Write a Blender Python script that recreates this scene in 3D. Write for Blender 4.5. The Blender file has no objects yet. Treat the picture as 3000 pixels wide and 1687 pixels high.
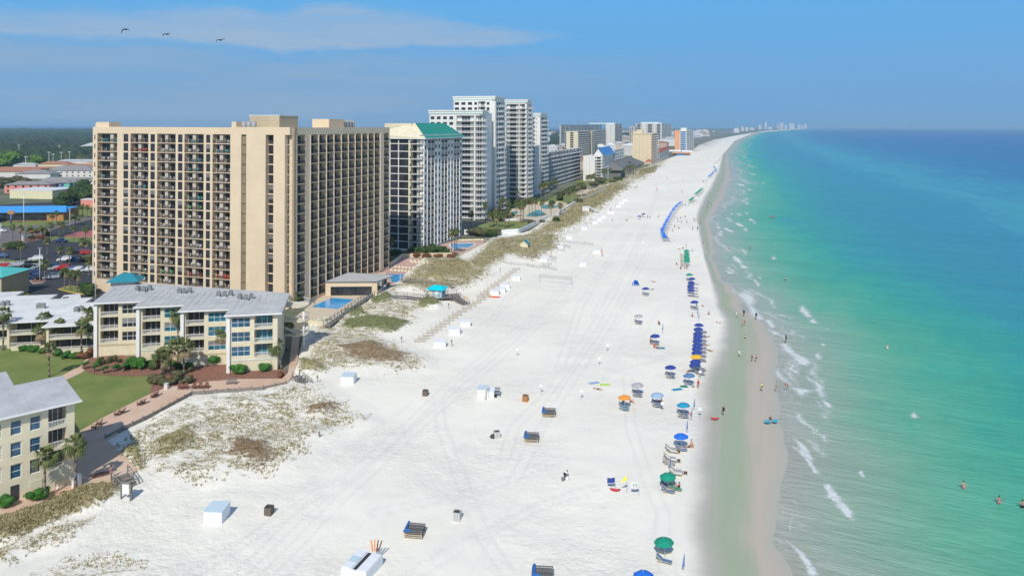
import bpy, bmesh, math, random
import numpy as np
from mathutils import Vector, Matrix
R = math.radians
rnd = random.Random(7)
C = bpy.context.scene.collection
scene = bpy.context.scene

# ---------------------------------------------------------------- camera, sky, sun, exposure
F, ROLL, EYE, H = 2100.0, 0.0034, -477.5, 50.0
cam_d = bpy.data.cameras.new("camera"); cam = bpy.data.objects.new("camera", cam_d); C.objects.link(cam)
cam_d.sensor_width = 36; cam_d.lens = 36*F/3000; cam_d.shift_y = EYE/3000
cam_d.clip_start = 1; cam_d.clip_end = 60000
cam.location = (0, 0, H); cam.rotation_euler = (R(90), -ROLL, 0)
scene.camera = cam
scene.view_settings.view_transform = 'Standard'; scene.view_settings.look = 'None'
scene.view_settings.exposure = 0.0; scene.view_settings.gamma = 1.0

SUN_AZ, SUN_EL = R(191), R(44)
w = bpy.data.worlds.new("World"); scene.world = w; w.use_nodes = True
nt = w.node_tree; nt.nodes.clear(); N = nt.nodes.new; L = nt.links.new
out = N('ShaderNodeOutputWorld'); bg = N('ShaderNodeBackground'); bg.inputs['Strength'].default_value = 0.14
sky = N('ShaderNodeTexSky'); sky.sky_type = 'NISHITA'; sky.sun_disc = False
sky.sun_elevation = SUN_EL; sky.sun_rotation = SUN_AZ; sky.air_density = 1.0; sky.dust_density = 0.3; sky.ozone_density = 3.0
tc = N('ShaderNodeTexCoord')
def vmath(op, a, b):
    n = N('ShaderNodeVectorMath'); n.operation = op
    for i, v in enumerate((a, b)):
        if hasattr(v, 'links'): L(v, n.inputs[i])
        else: n.inputs[i].default_value = v
    return n.outputs[0]
def wm(op, a, b=0.0, c=0.0, clamp=False):
    n = N('ShaderNodeMath'); n.operation = op; n.use_clamp = clamp
    for i, v in enumerate((a, b, c)):
        if hasattr(v, 'links'): L(v, n.inputs[i])
        else: n.inputs[i].default_value = v
    return n.outputs[0]
def wrange(v, a, b, c=0.0, d=1.0):
    n = N('ShaderNodeMapRange'); n.interpolation_type = 'SMOOTHSTEP'
    L(v, n.inputs[0]); n.inputs[1].default_value = a; n.inputs[2].default_value = b
    n.inputs[3].default_value = c; n.inputs[4].default_value = d
    return n.outputs[0]
sep = N('ShaderNodeSeparateXYZ'); L(tc.outputs['Generated'], sep.inputs[0])
def wnoise(scale, detail, rough, dist=0.0):
    n = N('ShaderNodeTexNoise'); n.inputs['Scale'].default_value = scale; n.inputs['Detail'].default_value = detail
    n.inputs['Roughness'].default_value = rough; n.inputs['Distortion'].default_value = dist; return n
n1 = wnoise(1.6, 6, 0.6, 0.3); L(vmath('MULTIPLY', tc.outputs['Generated'], (1.6, 1.6, 16)), n1.inputs['Vector'])
n2 = wnoise(1.0, 5, 0.65); L(vmath('MULTIPLY', tc.outputs['Generated'], (3.0, 3.0, 10)), n2.inputs['Vector'])
n3 = wnoise(1.0, 3, 0.5); L(vmath('MULTIPLY', tc.outputs['Generated'], (6.0, 6.0, 8)), n3.inputs['Vector'])
# one long thin cloud bank across the left sky, a fainter veil below it
zt = wm('ADD', sep.outputs[2], wm('ADD', wm('MULTIPLY', wm('SUBTRACT', n2.outputs[0], 0.5), 0.045), wm('MULTIPLY', wm('SUBTRACT', n3.outputs[0], 0.5), 0.05)))
hx = wm('DIVIDE', wm('ADD', sep.outputs[0], 0.22), 0.17); hump = wm('POWER', 2.718, wm('MULTIPLY', wm('MULTIPLY', hx, hx), -1.0))
top = wm('ADD', wm('MULTIPLY', hump, 0.030), 0.132); tap = wrange(sep.outputs[0], -0.12, 0.12)
bank = wm('MULTIPLY', wrange(wm('SUBTRACT', zt, wm('MULTIPLY', tap, 0.016)), 0.098, 0.110), wrange(wm('SUBTRACT', wm('SUBTRACT', zt, top), wm('MULTIPLY', tap, -0.010)), -0.010, 0.008, 1.0, 0.0))
bank = wm('MULTIPLY', wm('MULTIPLY', bank, wrange(sep.outputs[0], -0.02, 0.13, 1.0, 0.0)), wrange(n1.outputs[0], 0.30, 0.55, 0.55, 1.0))
veil = wm('MULTIPLY', wrange(zt, 0.108, 0.080), wm('MULTIPLY', wrange(n1.outputs[0], 0.35, 0.65, 0.3, 0.8), wrange(sep.outputs[0], -0.3, 0.35, 1.0, 0.12)))
low = N('ShaderNodeMixRGB'); L(wrange(sep.outputs[2], 0.0, 0.17), low.inputs[0]); low.inputs[1].default_value = (1.250, 2.714, 4.714, 1); low.inputs[2].default_value = (1.014, 3.071, 5.714, 1)
mix = N('ShaderNodeMixRGB'); L(wrange(sep.outputs[2], 0.18, 0.5, 1.0, 0.0), mix.inputs[0]); L(sky.outputs[0], mix.inputs[1]); L(low.outputs[0], mix.inputs[2])
m2 = N('ShaderNodeMixRGB'); L(wm('MULTIPLY', veil, 0.95), m2.inputs[0]); L(mix.outputs[0], m2.inputs[1]); m2.inputs[2].default_value = (2.143, 3.036, 4.143, 1)
tint = N('ShaderNodeMixRGB'); L(wm('MULTIPLY', bank, 0.85), tint.inputs[0]); L(m2.outputs[0], tint.inputs[1]); tint.inputs[2].default_value = (2.500, 3.429, 4.643, 1)
L(tint.outputs[0], bg.inputs['Color']); L(bg.outputs[0], out.inputs[0])

sd = bpy.data.lights.new("sun", 'SUN'); sd.energy = 3.9; sd.angle = R(0.5); sd.color = (1.0, 0.945, 0.855)
so = bpy.data.objects.new("sun", sd); C.objects.link(so)
to_sun = Vector((math.sin(SUN_AZ)*math.cos(SUN_EL), math.cos(SUN_AZ)*math.cos(SUN_EL), math.sin(SUN_EL)))
so.rotation_euler = (-to_sun).to_track_quat('-Z', 'Y').to_euler(); so.location = (0, -50, 200)

# ---------------------------------------------------------------- helpers
def G(x, y, z=0.0):
    """point at height z that stands at a place measured on the photograph"""
    dx = x-1500; dy = y-843.5
    u = dx+dy*ROLL; v = dy-dx*ROLL
    Y = F*(H-z)/(v-EYE)
    return Vector((u/F*Y, Y, z))
def HT(x, y, Y):
    return H-((y-843.5)-(x-1500)*ROLL-EYE)*Y/F
U2 = Vector((0.2957, 0.9553)); V2 = Vector((0.9553, -0.2957))   # along the coast, towards the sea

MATS = {}
def mat(name, col, rough=0.8, var=0.12, scale=0.6, metal=0.0, bump=0.0, bscale=4.0, col2=None, spec=0.3, detail=4):
    if name in MATS: return MATS[name]
    m = bpy.data.materials.new(name); m.use_nodes = True; t = m.node_tree; b = t.nodes['Principled BSDF']
    b.inputs['Roughness'].default_value = rough; b.inputs['Metallic'].default_value = metal
    b.inputs['Specular IOR Level'].default_value = spec
    g = t.nodes.new('ShaderNodeNewGeometry')
    n = t.nodes.new('ShaderNodeTexNoise'); n.inputs['Scale'].default_value = scale; n.inputs['Detail'].default_value = detail
    n.inputs['Roughness'].default_value = 0.65
    t.links.new(g.outputs['Position'], n.inputs['Vector'])
    r = t.nodes.new('ShaderNodeValToRGB')
    if col2 is None: a = [c*(1-var) for c in col]; bb = [min(1, c*(1+var)) for c in col]
    else: a, bb = col, col2
    r.color_ramp.elements[0].color = (*a, 1); r.color_ramp.elements[1].color = (*bb, 1)
    r.color_ramp.elements[0].position = 0.32; r.color_ramp.elements[1].position = 0.68
    t.links.new(n.outputs[0], r.inputs[0]); t.links.new(r.outputs[0], b.inputs['Base Color'])
    if bump:
        n2 = t.nodes.new('ShaderNodeTexNoise'); n2.inputs['Scale'].default_value = bscale; n2.inputs['Detail'].default_value = 5
        t.links.new(g.outputs['Position'], n2.inputs['Vector'])
        bp = t.nodes.new('ShaderNodeBump'); bp.inputs['Strength'].default_value = bump; bp.inputs['Distance'].default_value = 0.3
        t.links.new(n2.outputs[0], bp.inputs['Height']); t.links.new(bp.outputs[0], b.inputs['Normal'])
    MATS[name] = m; return m

class MB:
    def __init__(s): s.v = []; s.f = []; s.m = []; s.mats = []; s.M = Matrix.Identity(4); s.sm = []
    def mi(s, m):
        if m not in s.mats: s.mats.append(m)
        return s.mats.index(m)
    def add(s, vs, fs, m, smooth=False):
        k = len(s.v); i = s.mi(m)
        for v in vs: s.v.append(s.M @ Vector(v))
        for f in fs: s.f.append([k+a for a in f]); s.m.append(i); s.sm.append(smooth)
    def box(s, x0, x1, y0, y1, z0, z1, m):
        s.add([(x0,y0,z0),(x1,y0,z0),(x1,y1,z0),(x0,y1,z0),(x0,y0,z1),(x1,y0,z1),(x1,y1,z1),(x0,y1,z1)],
              [(0,3,2,1),(4,5,6,7),(0,1,5,4),(1,2,6,5),(2,3,7,6),(3,0,4,7)], m)
    def prism(s, poly, z0, z1, m, ztop=None):
        n = len(poly); a = sum(poly[i][0]*poly[(i+1)%n][1]-poly[(i+1)%n][0]*poly[i][1] for i in range(n))
        if a < 0: poly = poly[::-1]; ztop = ztop[::-1] if ztop else None
        zt = ztop or [z1]*n
        vs = [(p[0],p[1],z0) for p in poly]+[(p[0],p[1],zt[i]) for i, p in enumerate(poly)]
        s.add(vs, [tuple(range(n))[::-1], tuple(range(n, 2*n))]+[(i,(i+1)%n,n+(i+1)%n,n+i) for i in range(n)], m)
    def tube(s, p0, p1, r0, r1, m, n=6, cap=True):
        p0 = Vector(p0); p1 = Vector(p1); d = (p1-p0)
        if d.length < 1e-6: return
        q = d.normalized().to_track_quat('Z', 'Y'); vs = []
        for p, r in ((p0, r0), (p1, r1)):
            for i in range(n):
                a = 2*math.pi*i/n; vs.append(p+q @ Vector((math.cos(a)*r, math.sin(a)*r, 0)))
        fs = [(i,(i+1)%n,n+(i+1)%n,n+i) for i in range(n)]
        if cap: fs += [tuple(range(n))[::-1], tuple(range(n, 2*n))]
        s.add(vs, fs, m, n > 6)
    def path(s, pts, rad, m, n=6):
        for i in range(len(pts)-1):
            s.tube(pts[i], pts[i+1], rad[i] if isinstance(rad, list) else rad, rad[i+1] if isinstance(rad, list) else rad, m, n)
    def lathe(s, prof, m, n=16, c=(0,0,0), wob=None):
        vs = []; fs = []
        for k, (r, z) in enumerate(prof):
            for i in range(n):
                a = 2*math.pi*i/n; rr = r*(1+(wob(i, k) if wob else 0)); vs.append((c[0]+rr*math.cos(a), c[1]+rr*math.sin(a), c[2]+z))
        for k in range(len(prof)-1):
            for i in range(n): fs.append((k*n+i, k*n+(i+1)%n, (k+1)*n+(i+1)%n, (k+1)*n+i))
        s.add(vs, fs, m, True)
    def mesh(s, name):
        me = bpy.data.meshes.new(name); me.from_pydata([tuple(v) for v in s.v], [], s.f)
        for m in s.mats: me.materials.append(m)
        me.polygons.foreach_set('material_index', s.m); me.polygons.foreach_set('use_smooth', s.sm); me.update()
        return me

def tag(o, label=None, cat=None, group=None, kind=None):
    if label: o['label'] = label
    if cat: o['category'] = cat
    if group: o['group'] = group
    if kind: o['kind'] = kind
    return o
def obj(name, me, parent=None, M=None):
    if isinstance(me, MB): me = me.mesh(name)
    o = bpy.data.objects.new(name, me); C.objects.link(o)
    if parent: o.parent = parent
    if M is not None: o.matrix_basis = M
    return o
def thing(name, label, cat, loc, rz=0.0, group=None):
    o = bpy.data.objects.new(name, None); C.objects.link(o); o.empty_display_size = 0.5
    o.location = (loc[0], loc[1], loc[2] if len(loc) > 2 else 0); o.rotation_euler = (0, 0, rz)
    return tag(o, label, cat, group)
def dup(root, loc, rz=0.0, label=None, group=None, sc=None, cat=None):
    r = root.copy(); C.objects.link(r); r.location = (loc[0], loc[1], loc[2] if len(loc) > 2 else 0); r.rotation_euler = (0, 0, rz)
    if sc is not None: r.scale = (sc, sc, sc) if not hasattr(sc, '__len__') else sc
    if label: r['label'] = label
    if group: r['group'] = group
    if cat: r['category'] = cat
    for ch in list(KIDS.get(root.name_full, root.children)):
        c = ch.copy(); C.objects.link(c); c.parent = r
        for g in list(KIDS.get(ch.name_full, ch.children)):
            d = g.copy(); C.objects.link(d); d.parent = c
    return r
KIDS = {}
def merge(pairs, name):
    b = MB()
    for me, M in pairs:
        flip = M.determinant() < 0
        k = len(b.v)
        for v in me.vertices: b.v.append(M @ v.co)
        idx = [b.mi(mm) for mm in me.materials]
        for p in me.polygons:
            b.f.append([k+a for a in (reversed(p.vertices) if flip else p.vertices)]); b.m.append(idx[p.material_index]); b.sm.append(p.use_smooth)
    return b.mesh(name)
def struct(name, me, M=None): o = obj(name, me, None, M); o['kind'] = 'structure'; return o
def sheet(name, poly, z, m, thick=0.0, kind='structure'):
    b = MB()
    if thick: b.prism(poly, z-thick, z, m)
    else:
        b.add([(p[0], p[1], z) for p in poly], [tuple(range(len(poly)))], m)
    o = obj(name, b); o['kind'] = kind
    return o
def GP(pts, z=0.0): return [(G(x, y, z).x, G(x, y, z).y) for x, y in pts]

# numpy value noise
def _h(ix, iy, s):
    n = (ix*374761393+iy*668265263+s*974634777) & 0xffffffff
    n = ((n ^ (n >> 13))*1274126177) & 0xffffffff
    return ((n ^ (n >> 16)) & 0xffff)/65535.0
def vnoise(x, y, s=0):
    ix = np.floor(x).astype(np.int64); iy = np.floor(y).astype(np.int64); fx = x-ix; fy = y-iy
    fx = fx*fx*(3-2*fx); fy = fy*fy*(3-2*fy)
    return (_h(ix,iy,s)*(1-fx)+_h(ix+1,iy,s)*fx)*(1-fy)+(_h(ix,iy+1,s)*(1-fx)+_h(ix+1,iy+1,s)*fx)*fy
def fbm(x, y, o=4, s=0):
    t = 0; a = 0.5; k = 1.0
    for i in range(o): t = t+a*vnoise(x*k+i*17.3, y*k-i*9.1, s+i); a *= 0.5; k *= 2.03
    return t/(1-0.5**o)
def polymask(X, Y, poly, width):
    """soft inside mask of a polygon: 0.5 on its edge"""
    P = np.array(poly); inside = np.zeros(X.shape, bool); d = np.full(X.shape, 1e9)
    for i in range(len(P)):
        x0, y0 = P[i]; x1, y1 = P[(i+1) % len(P)]
        c = ((y0 > Y) != (y1 > Y))
        with np.errstate(divide='ignore', invalid='ignore'):
            xi = (x1-x0)*(Y-y0)/(y1-y0+1e-12)+x0
        inside ^= c & (X < xi)
        ex, ey = x1-x0, y1-y0; t = np.clip(((X-x0)*ex+(Y-y0)*ey)/(ex*ex+ey*ey+1e-9), 0, 1)
        d = np.minimum(d, np.hypot(X-x0-t*ex, Y-y0-t*ey))
    return np.clip(0.5+np.where(inside, d, -d)/width, 0, 1)
def grid_mesh(name, X, Y, Z, m, attrs={}):
    nr, nc = X.shape
    me = bpy.data.meshes.new(name); n = nr*nc
    co = np.stack([X, Y, Z], -1).reshape(-1).astype(np.float32)
    a = np.arange(n).reshape(nr, nc); q = np.stack([a[:-1,:-1], a[:-1,1:], a[1:,1:], a[1:,:-1]], -1).reshape(-1)
    me.vertices.add(n); me.vertices.foreach_set('co', co)
    nf = (nr-1)*(nc-1); me.loops.add(nf*4); me.loops.foreach_set('vertex_index', q.astype(np.int32))
    me.polygons.add(nf); me.polygons.foreach_set('loop_start', np.arange(0, nf*4, 4, dtype=np.int32))
    me.update(calc_edges=True); me.materials.append(m)
    me.polygons.foreach_set('use_smooth', [True]*nf)
    for k, v in attrs.items():
        at = me.attributes.new(k, 'FLOAT', 'POINT'); at.data.foreach_set('value', v.reshape(-1).astype(np.float32))
    me.validate(); return me

# ---------------------------------------------------------------- ground, beach and sea
WHITE = [(2003,1687),(2010,1500),(2013,1340),(2022,1220),(2032,1141),(2060,1060),(2085,1025),(2098,970),(2102,932),(2093,860),(2085,815),(2070,760),(2055,700),(2044,629),(2061,582),(2085,547),(2108,501),(2120,454),(2154,413),(2213,388.5),(2364,377)]
WATER = [(2375,1687),(2305,1580),(2318,1450),(2328,1310),(2300,1210),(2298,1100),(2285,1010),(2244,936),(2193,903),(2165,857),(2120,815),(2100,757),(2092,690),(2082,645),(2108,608),(2130,575),(2144,520),(2140,485),(2134,455),(2168,413.5),(2225,389),(2372,377)]
def edge(px, off=0):
    p = [G(x, y) for x, y in px]
    ys = [p.y for p in p]; xs = [p.x for p in p]
    ys = [20]+ys+[14000]; xs = [xs[0]-(ys[1]-20)*0.25]+xs+[xs[-1]+(14000-ys[-1])*0.45]
    o = np.argsort(ys); return np.array(ys)[o], np.array(xs)[o]
WY, WX = edge(WHITE); SY, SX = edge(WATER)
SX = np.maximum(SX, np.interp(SY, WY, WX)+1.0)
def xwhite(Y): 
    Y = np.asarray(Y, float); return np.interp(Y, WY, WX)+(fbm(Y/np.maximum(7, Y*0.035), Y*0+3.3, 3, 5)-0.5)*np.clip(Y*0.022, 1.2, 14)
def xwater(Y):
    Y = np.asarray(Y, float); return np.maximum(np.interp(Y, SY, SX)+(fbm(Y/np.maximum(9, Y*0.03), Y*0+7.3, 3, 9)-0.5)*np.clip(Y*0.02, 1.5, 12), xwhite(Y)+1)

def gmat():
    m = bpy.data.materials.new('shore_ground'); m.use_nodes = True; t = m.node_tree; n_ = t.nodes.new; l = t.links.new; b = t.nodes['Principled BSDF']
    def at(nm): a = n_('ShaderNodeAttribute'); a.attribute_name = nm; return a.outputs['Fac']
    geo = n_('ShaderNodeNewGeometry')
    def noise(sc, det=5, ro=0.6, scale3=None, dist=0):
        n = n_('ShaderNodeTexNoise'); n.inputs['Scale'].default_value = sc; n.inputs['Detail'].default_value = det; n.inputs['Roughness'].default_value = ro; n.inputs['Distortion'].default_value = dist
        if scale3:
            mp = n_('ShaderNodeMapping'); mp.vector_type = 'TEXTURE'; mp.inputs['Scale'].default_value = scale3; mp.inputs['Rotation'].default_value = (0, 0, R(-17)); l(geo.outputs['Position'], mp.inputs[0]); l(mp.outputs[0], n.inputs['Vector'])
        else: l(geo.outputs['Position'], n.inputs['Vector'])
        return n.outputs[0]
    def mth(op, a, c=0.0):
        n = n_('ShaderNodeMath'); n.operation = op
        for i, v in enumerate((a, c)):
            if hasattr(v, 'links'): l(v, n.inputs[i])
            else: n.inputs[i].default_value = v
        return n.outputs[0]
    def rg(v, a, c, d=0., e=1.):
        n = n_('ShaderNodeMapRange'); n.interpolation_type = 'SMOOTHSTEP'; l(v, n.inputs[0])
        for i, k in enumerate((a, c, d, e)): n.inputs[i+1].default_value = k
        return n.outputs[0]
    def mixc(f, a, c):
        n = n_('ShaderNodeMixRGB')
        for i, v in enumerate((f, a, c)):
            if hasattr(v, 'links'): l(v, n.inputs[i])
            else: n.inputs[i].default_value = v if i == 0 else (*v, 1)
        return n.outputs[0]
    big = noise(0.03, 5); mid = noise(0.5, 6, 0.7); fine = noise(2.2, 6, 0.75); track = noise(0.5, 5, 0.6, (1.1, 22, 1), 0.6)
    sand = mixc(rg(big, 0.35, 0.65), (0.785, 0.75, 0.655), (0.86, 0.82, 0.71))
    sand = mixc(rg(track, 0.55, 0.68, 0, 0.3), sand, (0.72, 0.695, 0.63))
    sand = mixc(rg(fine, 0.5, 0.72, 0, 0.35), sand, (0.69, 0.67, 0.60))
    sand = mixc(mth('MULTIPLY', at('trk'), 0.5), sand, (0.62, 0.61, 0.575))
    grey = mixc(rg(fine, 0.3, 0.7), (0.36, 0.29, 0.15), (0.26, 0.22, 0.09))
    grn = mixc(rg(fine, 0.3, 0.7), (0.10, 0.13, 0.04), (0.20, 0.21, 0.07))
    brown = mixc(rg(fine, 0.3, 0.7), (0.20, 0.13, 0.075), (0.29, 0.20, 0.11))
    kind = at('hue')
    vcol = mixc(rg(kind, 0.4, 0.0), grey, grn); vcol = mixc(rg(kind, 0.6, 1.0), vcol, brown)
    wisp = noise(0.45, 6, 0.75, (1.8, 0.8, 1), 1.2)
    thr = mth('ADD', at('veg'), mth('MULTIPLY', mth('SUBTRACT', mth('ADD', mth('MULTIPLY', wisp, 0.65), mth('MULTIPLY', fine, 0.35)), 0.5), 2.2))
    col = mixc(rg(thr, 0.34, 0.66, 0, 0.92), sand, vcol)
    town = mixc(rg(mid, 0.35, 0.65), (0.16, 0.17, 0.11), (0.22, 0.20, 0.16)); town = mixc(rg(big, 0.4, 0.6), town, (0.09, 0.12, 0.06))
    col = mixc(rg(mth('ADD', at('town'), mth('MULTIPLY', mth('SUBTRACT', mid, 0.5), 0.8)), 0.4, 0.6), col, town)
    far = mixc(rg(mid, 0.35, 0.65), (0.18, 0.18, 0.14), (0.28, 0.27, 0.22))
    col = mixc(at('scrub'), col, far)
    wet = rg(mth('ADD', at('wet'), mth('ADD', mth('MULTIPLY', mth('SUBTRACT', mid, 0.5), 0.12), mth('MULTIPLY', mth('SUBTRACT', big, 0.5), 0.15))), -0.02, 0.24)
    run = noise(0.25, 4, 0.55, (0.6, 14, 1), 0.4)
    wv = mth('ADD', at('wet'), mth('MULTIPLY', mth('SUBTRACT', run, 0.5), 0.45))
    wcol = mixc(rg(wv, 0.10, 0.42), (0.46, 0.425, 0.37), (0.355, 0.40, 0.27)); wcol = mixc(rg(wv, 0.48, 0.72), wcol, (0.50, 0.43, 0.345)); wcol = mixc(rg(mth('ADD', at('wet'), mth('MULTIPLY', mth('SUBTRACT', mid, 0.5), 0.25)), 0.72, 0.98), wcol, (0.42, 0.42, 0.345))
    col = mixc(wet, col, wcol)
    l(col, b.inputs['Base Color'])
    l(rg(wet, 0, 1, 0.9, 0.5), b.inputs['Roughness']); b.inputs['Specular IOR Level'].default_value = 0.25
    bp = n_('ShaderNodeBump'); bp.inputs['Distance'].default_value = 0.5
    foot = noise(1.5, 6, 0.72)
    l(mth('ADD', mth('MULTIPLY', foot, 0.5), mth('MULTIPLY', noise(0.28, 4, 0.6), 0.9)), bp.inputs['Height'])
    calm = rg(noise(0.035, 3, 0.5), 0.40, 0.60, 0.25, 1.0)
    l(mth('MULTIPLY', rg(wet, 0, 1, 0.85, 0.03), calm), bp.inputs['Strength']); l(bp.outputs[0], b.inputs['Normal'])
    return m
VEG = [ # polygon in the photograph, density, hue (0 green, .5 ochre, 1 brown), edge width m
 ([(450,1225),(560,1165),(770,1150),(850,1130),(930,1135),(1000,1180),(1060,1200),(1080,1235),(1040,1250),(930,1300),(880,1380),(700,1400),(480,1410),(415,1425),(400,1385),(330,1310),(365,1270)],0.44,0.55,6),
 ([(520,1260),(600,1240),(580,1320),(480,1360),(420,1310)],0.78,0.35,6),
 ([(690,1290),(800,1305),(815,1350),(770,1375),(650,1345)],0.82,0.9,5),
 ([(880,1195),(1000,1185),(975,1220),(900,1225)],0.80,0.9,4),
 ([(370,1310),(420,1300),(430,1380),(360,1400),(408,1382),(350,1325)],0.85,0.3,3),
 ([(-200,1560),(0,1530),(120,1490),(240,1445),(330,1425),(360,1450),(290,1490),(170,1530),(60,1580),(-200,1650)],0.95,0.55,2.5),
 ([(230,1460),(300,1440),(300,1480),(220,1510)],0.95,0.15,2),
 ([(-200,1690),(0,1600),(130,1540),(260,1510),(300,1530),(200,1590),(60,1640),(-200,1800)],0.42,0.5,4),
 ([(-200,1760),(0,1690),(200,1640),(350,1635),(560,1700),(500,1800),(0,1850)],0.44,0.4,6),
 ([(878,1095),(885,1030),(900,970),(950,920),(1000,895),(1100,880),(1220,885),(1265,895),(1180,960),(1120,985),(1250,1060),(1245,1080),(1150,1090),(1000,1085),(930,1100)],0.50,0.5,6),
 ([(960,1020),(1100,1000),(1210,1045),(1215,1080),(1120,1080),(1000,1055)],0.74,0.9,8),
 ([(1000,945),(1080,930),(1210,945),(1160,975),(1000,965)],0.9,0.05,4),
 ([(1010,910),(1060,900),(1075,930),(1030,940)],1.0,0.0,2),
 ([(876,1050),(930,1060),(960,1090),(880,1098)],0.9,0.3,3),
 ([(1085,880),(1145,872),(1150,890),(1090,890)],1.0,0.0,2),
 ([(1225,885),(1280,880),(1290,900),(1230,905)],1.0,0.1,2),
 ([(1120,875),(1150,840),(1240,760),(1350,755),(1440,785),(1440,810),(1380,840),(1290,860),(1290,880),(1180,850)],0.62,0.35,7),
 ([(1250,770),(1350,760),(1400,780),(1380,800),(1290,830),(1230,820)],0.85,0.4,6),
 ([(1345,780),(1440,705),(1550,688),(1640,690),(1640,730),(1560,765),(1500,752),(1420,800)],0.66,0.35,8),
 ([(1510,695),(1560,680),(1720,562),(1800,536),(1850,545),(1790,590),(1720,640),(1690,665),(1600,700)],0.68,0.4,10),
 ([(1560,735),(1600,745),(1590,765),(1500,760)],0.6,0.9,6),
 ([(1720,562),(1790,500),(1890,470),(1960,450),(1960,475),(1930,500),(1880,530),(1830,550),(1790,590)],0.50,0.35,12),
 ([(1870,500),(1930,485),(1920,505),(1870,520)],0.95,0.3,8),
]
TOWN = [(-900,1300),(0,1530),(100,1490),(235,1440),(300,1432),(340,1415),(405,1380),(310,1290),(358,1264),(450,1220),(565,1157),(773,1143),(850,1115),(873,1060),(895,960),(930,935),(975,930),(1085,862),(1120,850),(1150,835),(1240,760),(1340,755),(1360,735),(1420,715),(1450,690),(1550,680),(1620,630),(1730,560),(1830,520),(1880,495),(1930,475),(2030,440),(2050,425),(2090,410),(2170,395),(2240,384),(2330,377.5),(2330,376.5)]
ny, nx = 700, 740
Yr = np.geomspace(42, 13125, ny); xw = xwater(Yr)
S = np.linspace(0, 1, nx)
Xg = (-0.92*Yr-40)[:, None]*(1-S)[None, :]+(xw+3)[:, None]*S[None, :]; Yg = np.repeat(Yr[:, None], nx, 1)
veg = np.zeros(Xg.shape); hue = np.full(Xg.shape, 0.5)
for pl, den, hu, wd in VEG:
    mk = polymask(Xg, Yg, GP(pl), wd); nv = mk*den
    hue = np.where(nv > veg, hu, hue); veg = np.maximum(veg, nv)
P = GP(TOWN); town_poly = P+[(P[-1][0], 13200), (-14000, 13200), (-14000, P[0][1])]
town = polymask(Xg, Yg, town_poly, 1.0)
town = np.where(Yg > 900, polymask(Xg, Yg, town_poly, 30.0), town)
white = xwhite(Yr)[:, None]
wet = np.clip((Xg-white)/np.maximum(xw[:, None]-white, 0.5), -0.5, 1.2)
scr = polymask(Xg, Yg, GP([(1960,455),(2030,440),(2060,430),(2110,405),(2150,393),(2220,384),(2200,380),(2060,385),(1990,400)]), 60)*0.85
scr = np.where(fbm(Xg/25, Yg/90, 4, 3) > 0.42, scr, scr*0.35)
Zg = np.zeros(Xg.shape)
Zg += veg*(0.2+3.0*fbm(Xg/8, Yg/8, 4, 2)**1.3)*np.clip(1-town*2, 0, 1)
Zg += (fbm(Xg/6, Yg/6, 4, 8)-0.5)*0.35*np.clip(1-town*2, 0, 1)*(wet < 0)*np.clip(-wet*30, 0, 1)
Zg += -0.5*np.clip(wet, 0, 1)-np.clip(wet-1, 0, 1)*4
Zg -= np.where(town > 0.5, 0.05, 0)
TRK = [[(1285,1165),(1296,1250),(1325,1330),(1372,1450),(1420,1570),(1500,1687)],[(1740,1430),(1560,1490),(1350,1600),(1180,1700)],[(1480,1340),(1510,1250),(1610,1150),(1740,960),(1850,760),(1930,560)],[(1640,1085),(1700,900),(1760,800),(1850,680)],
 [(1080,1110),(1350,1005),(1440,940),(1510,850),(1700,740)],[(700,1687),(900,1490),(1100,1330),(1340,1110),(1600,900),(1830,640)],[(780,1687),(1010,1450),(1240,1240),(1450,1060),(1660,880)],[(1960,1687),(1940,1560),(1945,1500),(1900,1400),(1850,1250),(1840,1100)],[(1100,1500),(1400,1440),(1650,1340)],[(560,1687),(760,1560),(1000,1400)],[(1500,1420),(1600,1230),(1780,960),(1900,740)]]
trk = np.zeros(Xg.shape); ox_ = (fbm(Xg/9, Yg/9, 2, 40)-.5)*1.2
for pl in TRK:
    P_ = GP(pl); dd = np.full(Xg.shape, 99.)
    for (x0, y0), (x1, y1) in zip(P_, P_[1:]):
        ex, ey = x1-x0, y1-y0; t_ = np.clip(((Xg-x0)*ex+(Yg-y0)*ey)/(ex*ex+ey*ey), 0, 1); dd = np.minimum(dd, np.hypot(Xg-x0-t_*ex, Yg-y0-t_*ey))
    dd = dd+ox_*.3; wr = .22+Yg*.0012; trk = np.maximum(trk, np.clip(1-np.abs(dd-.85)/wr, 0, 1)*(.5+.5*fbm(Xg/5, Yg/5, 2, 41)))
trk = trk*(veg < .2)*np.clip(-wet*20, 0, 1); Zg -= trk*.05*(Yg < 300)
SHORE = gmat()
struct('ground', grid_mesh('ground', Xg, Yg, Zg, SHORE, {'veg': veg, 'hue': hue, 'town': town, 'wet': np.maximum(wet, -0.2), 'scrub': scr, 'trk': trk}))
def ground_z(x, y):
    i = int(np.clip(np.searchsorted(Yr, y), 1, ny-1)); j = int(np.clip((x-Xg[i, 0])/(Xg[i, -1]-Xg[i, 0])*(nx-1), 0, nx-1))
    return float(Zg[i, j])
sheet('land', [(-14000,-100),(-20,-100),(-80,42),(-400,400),(-2000,2050),(-13000,13125),(-14000,13125)], -0.4, mat('town_ground', (0.10,0.12,0.06), 0.9, 0.3, 0.02, col2=(0.2,0.19,0.13)))
sheet('beach', [(-90,42),(xwhite(42.0)-12,42),(-5,-100),(-20,-100)], -0.1, mat('beach_sand', (0.76,0.75,0.72), 0.9, 0.06, 0.3, bump=0.4))
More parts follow.
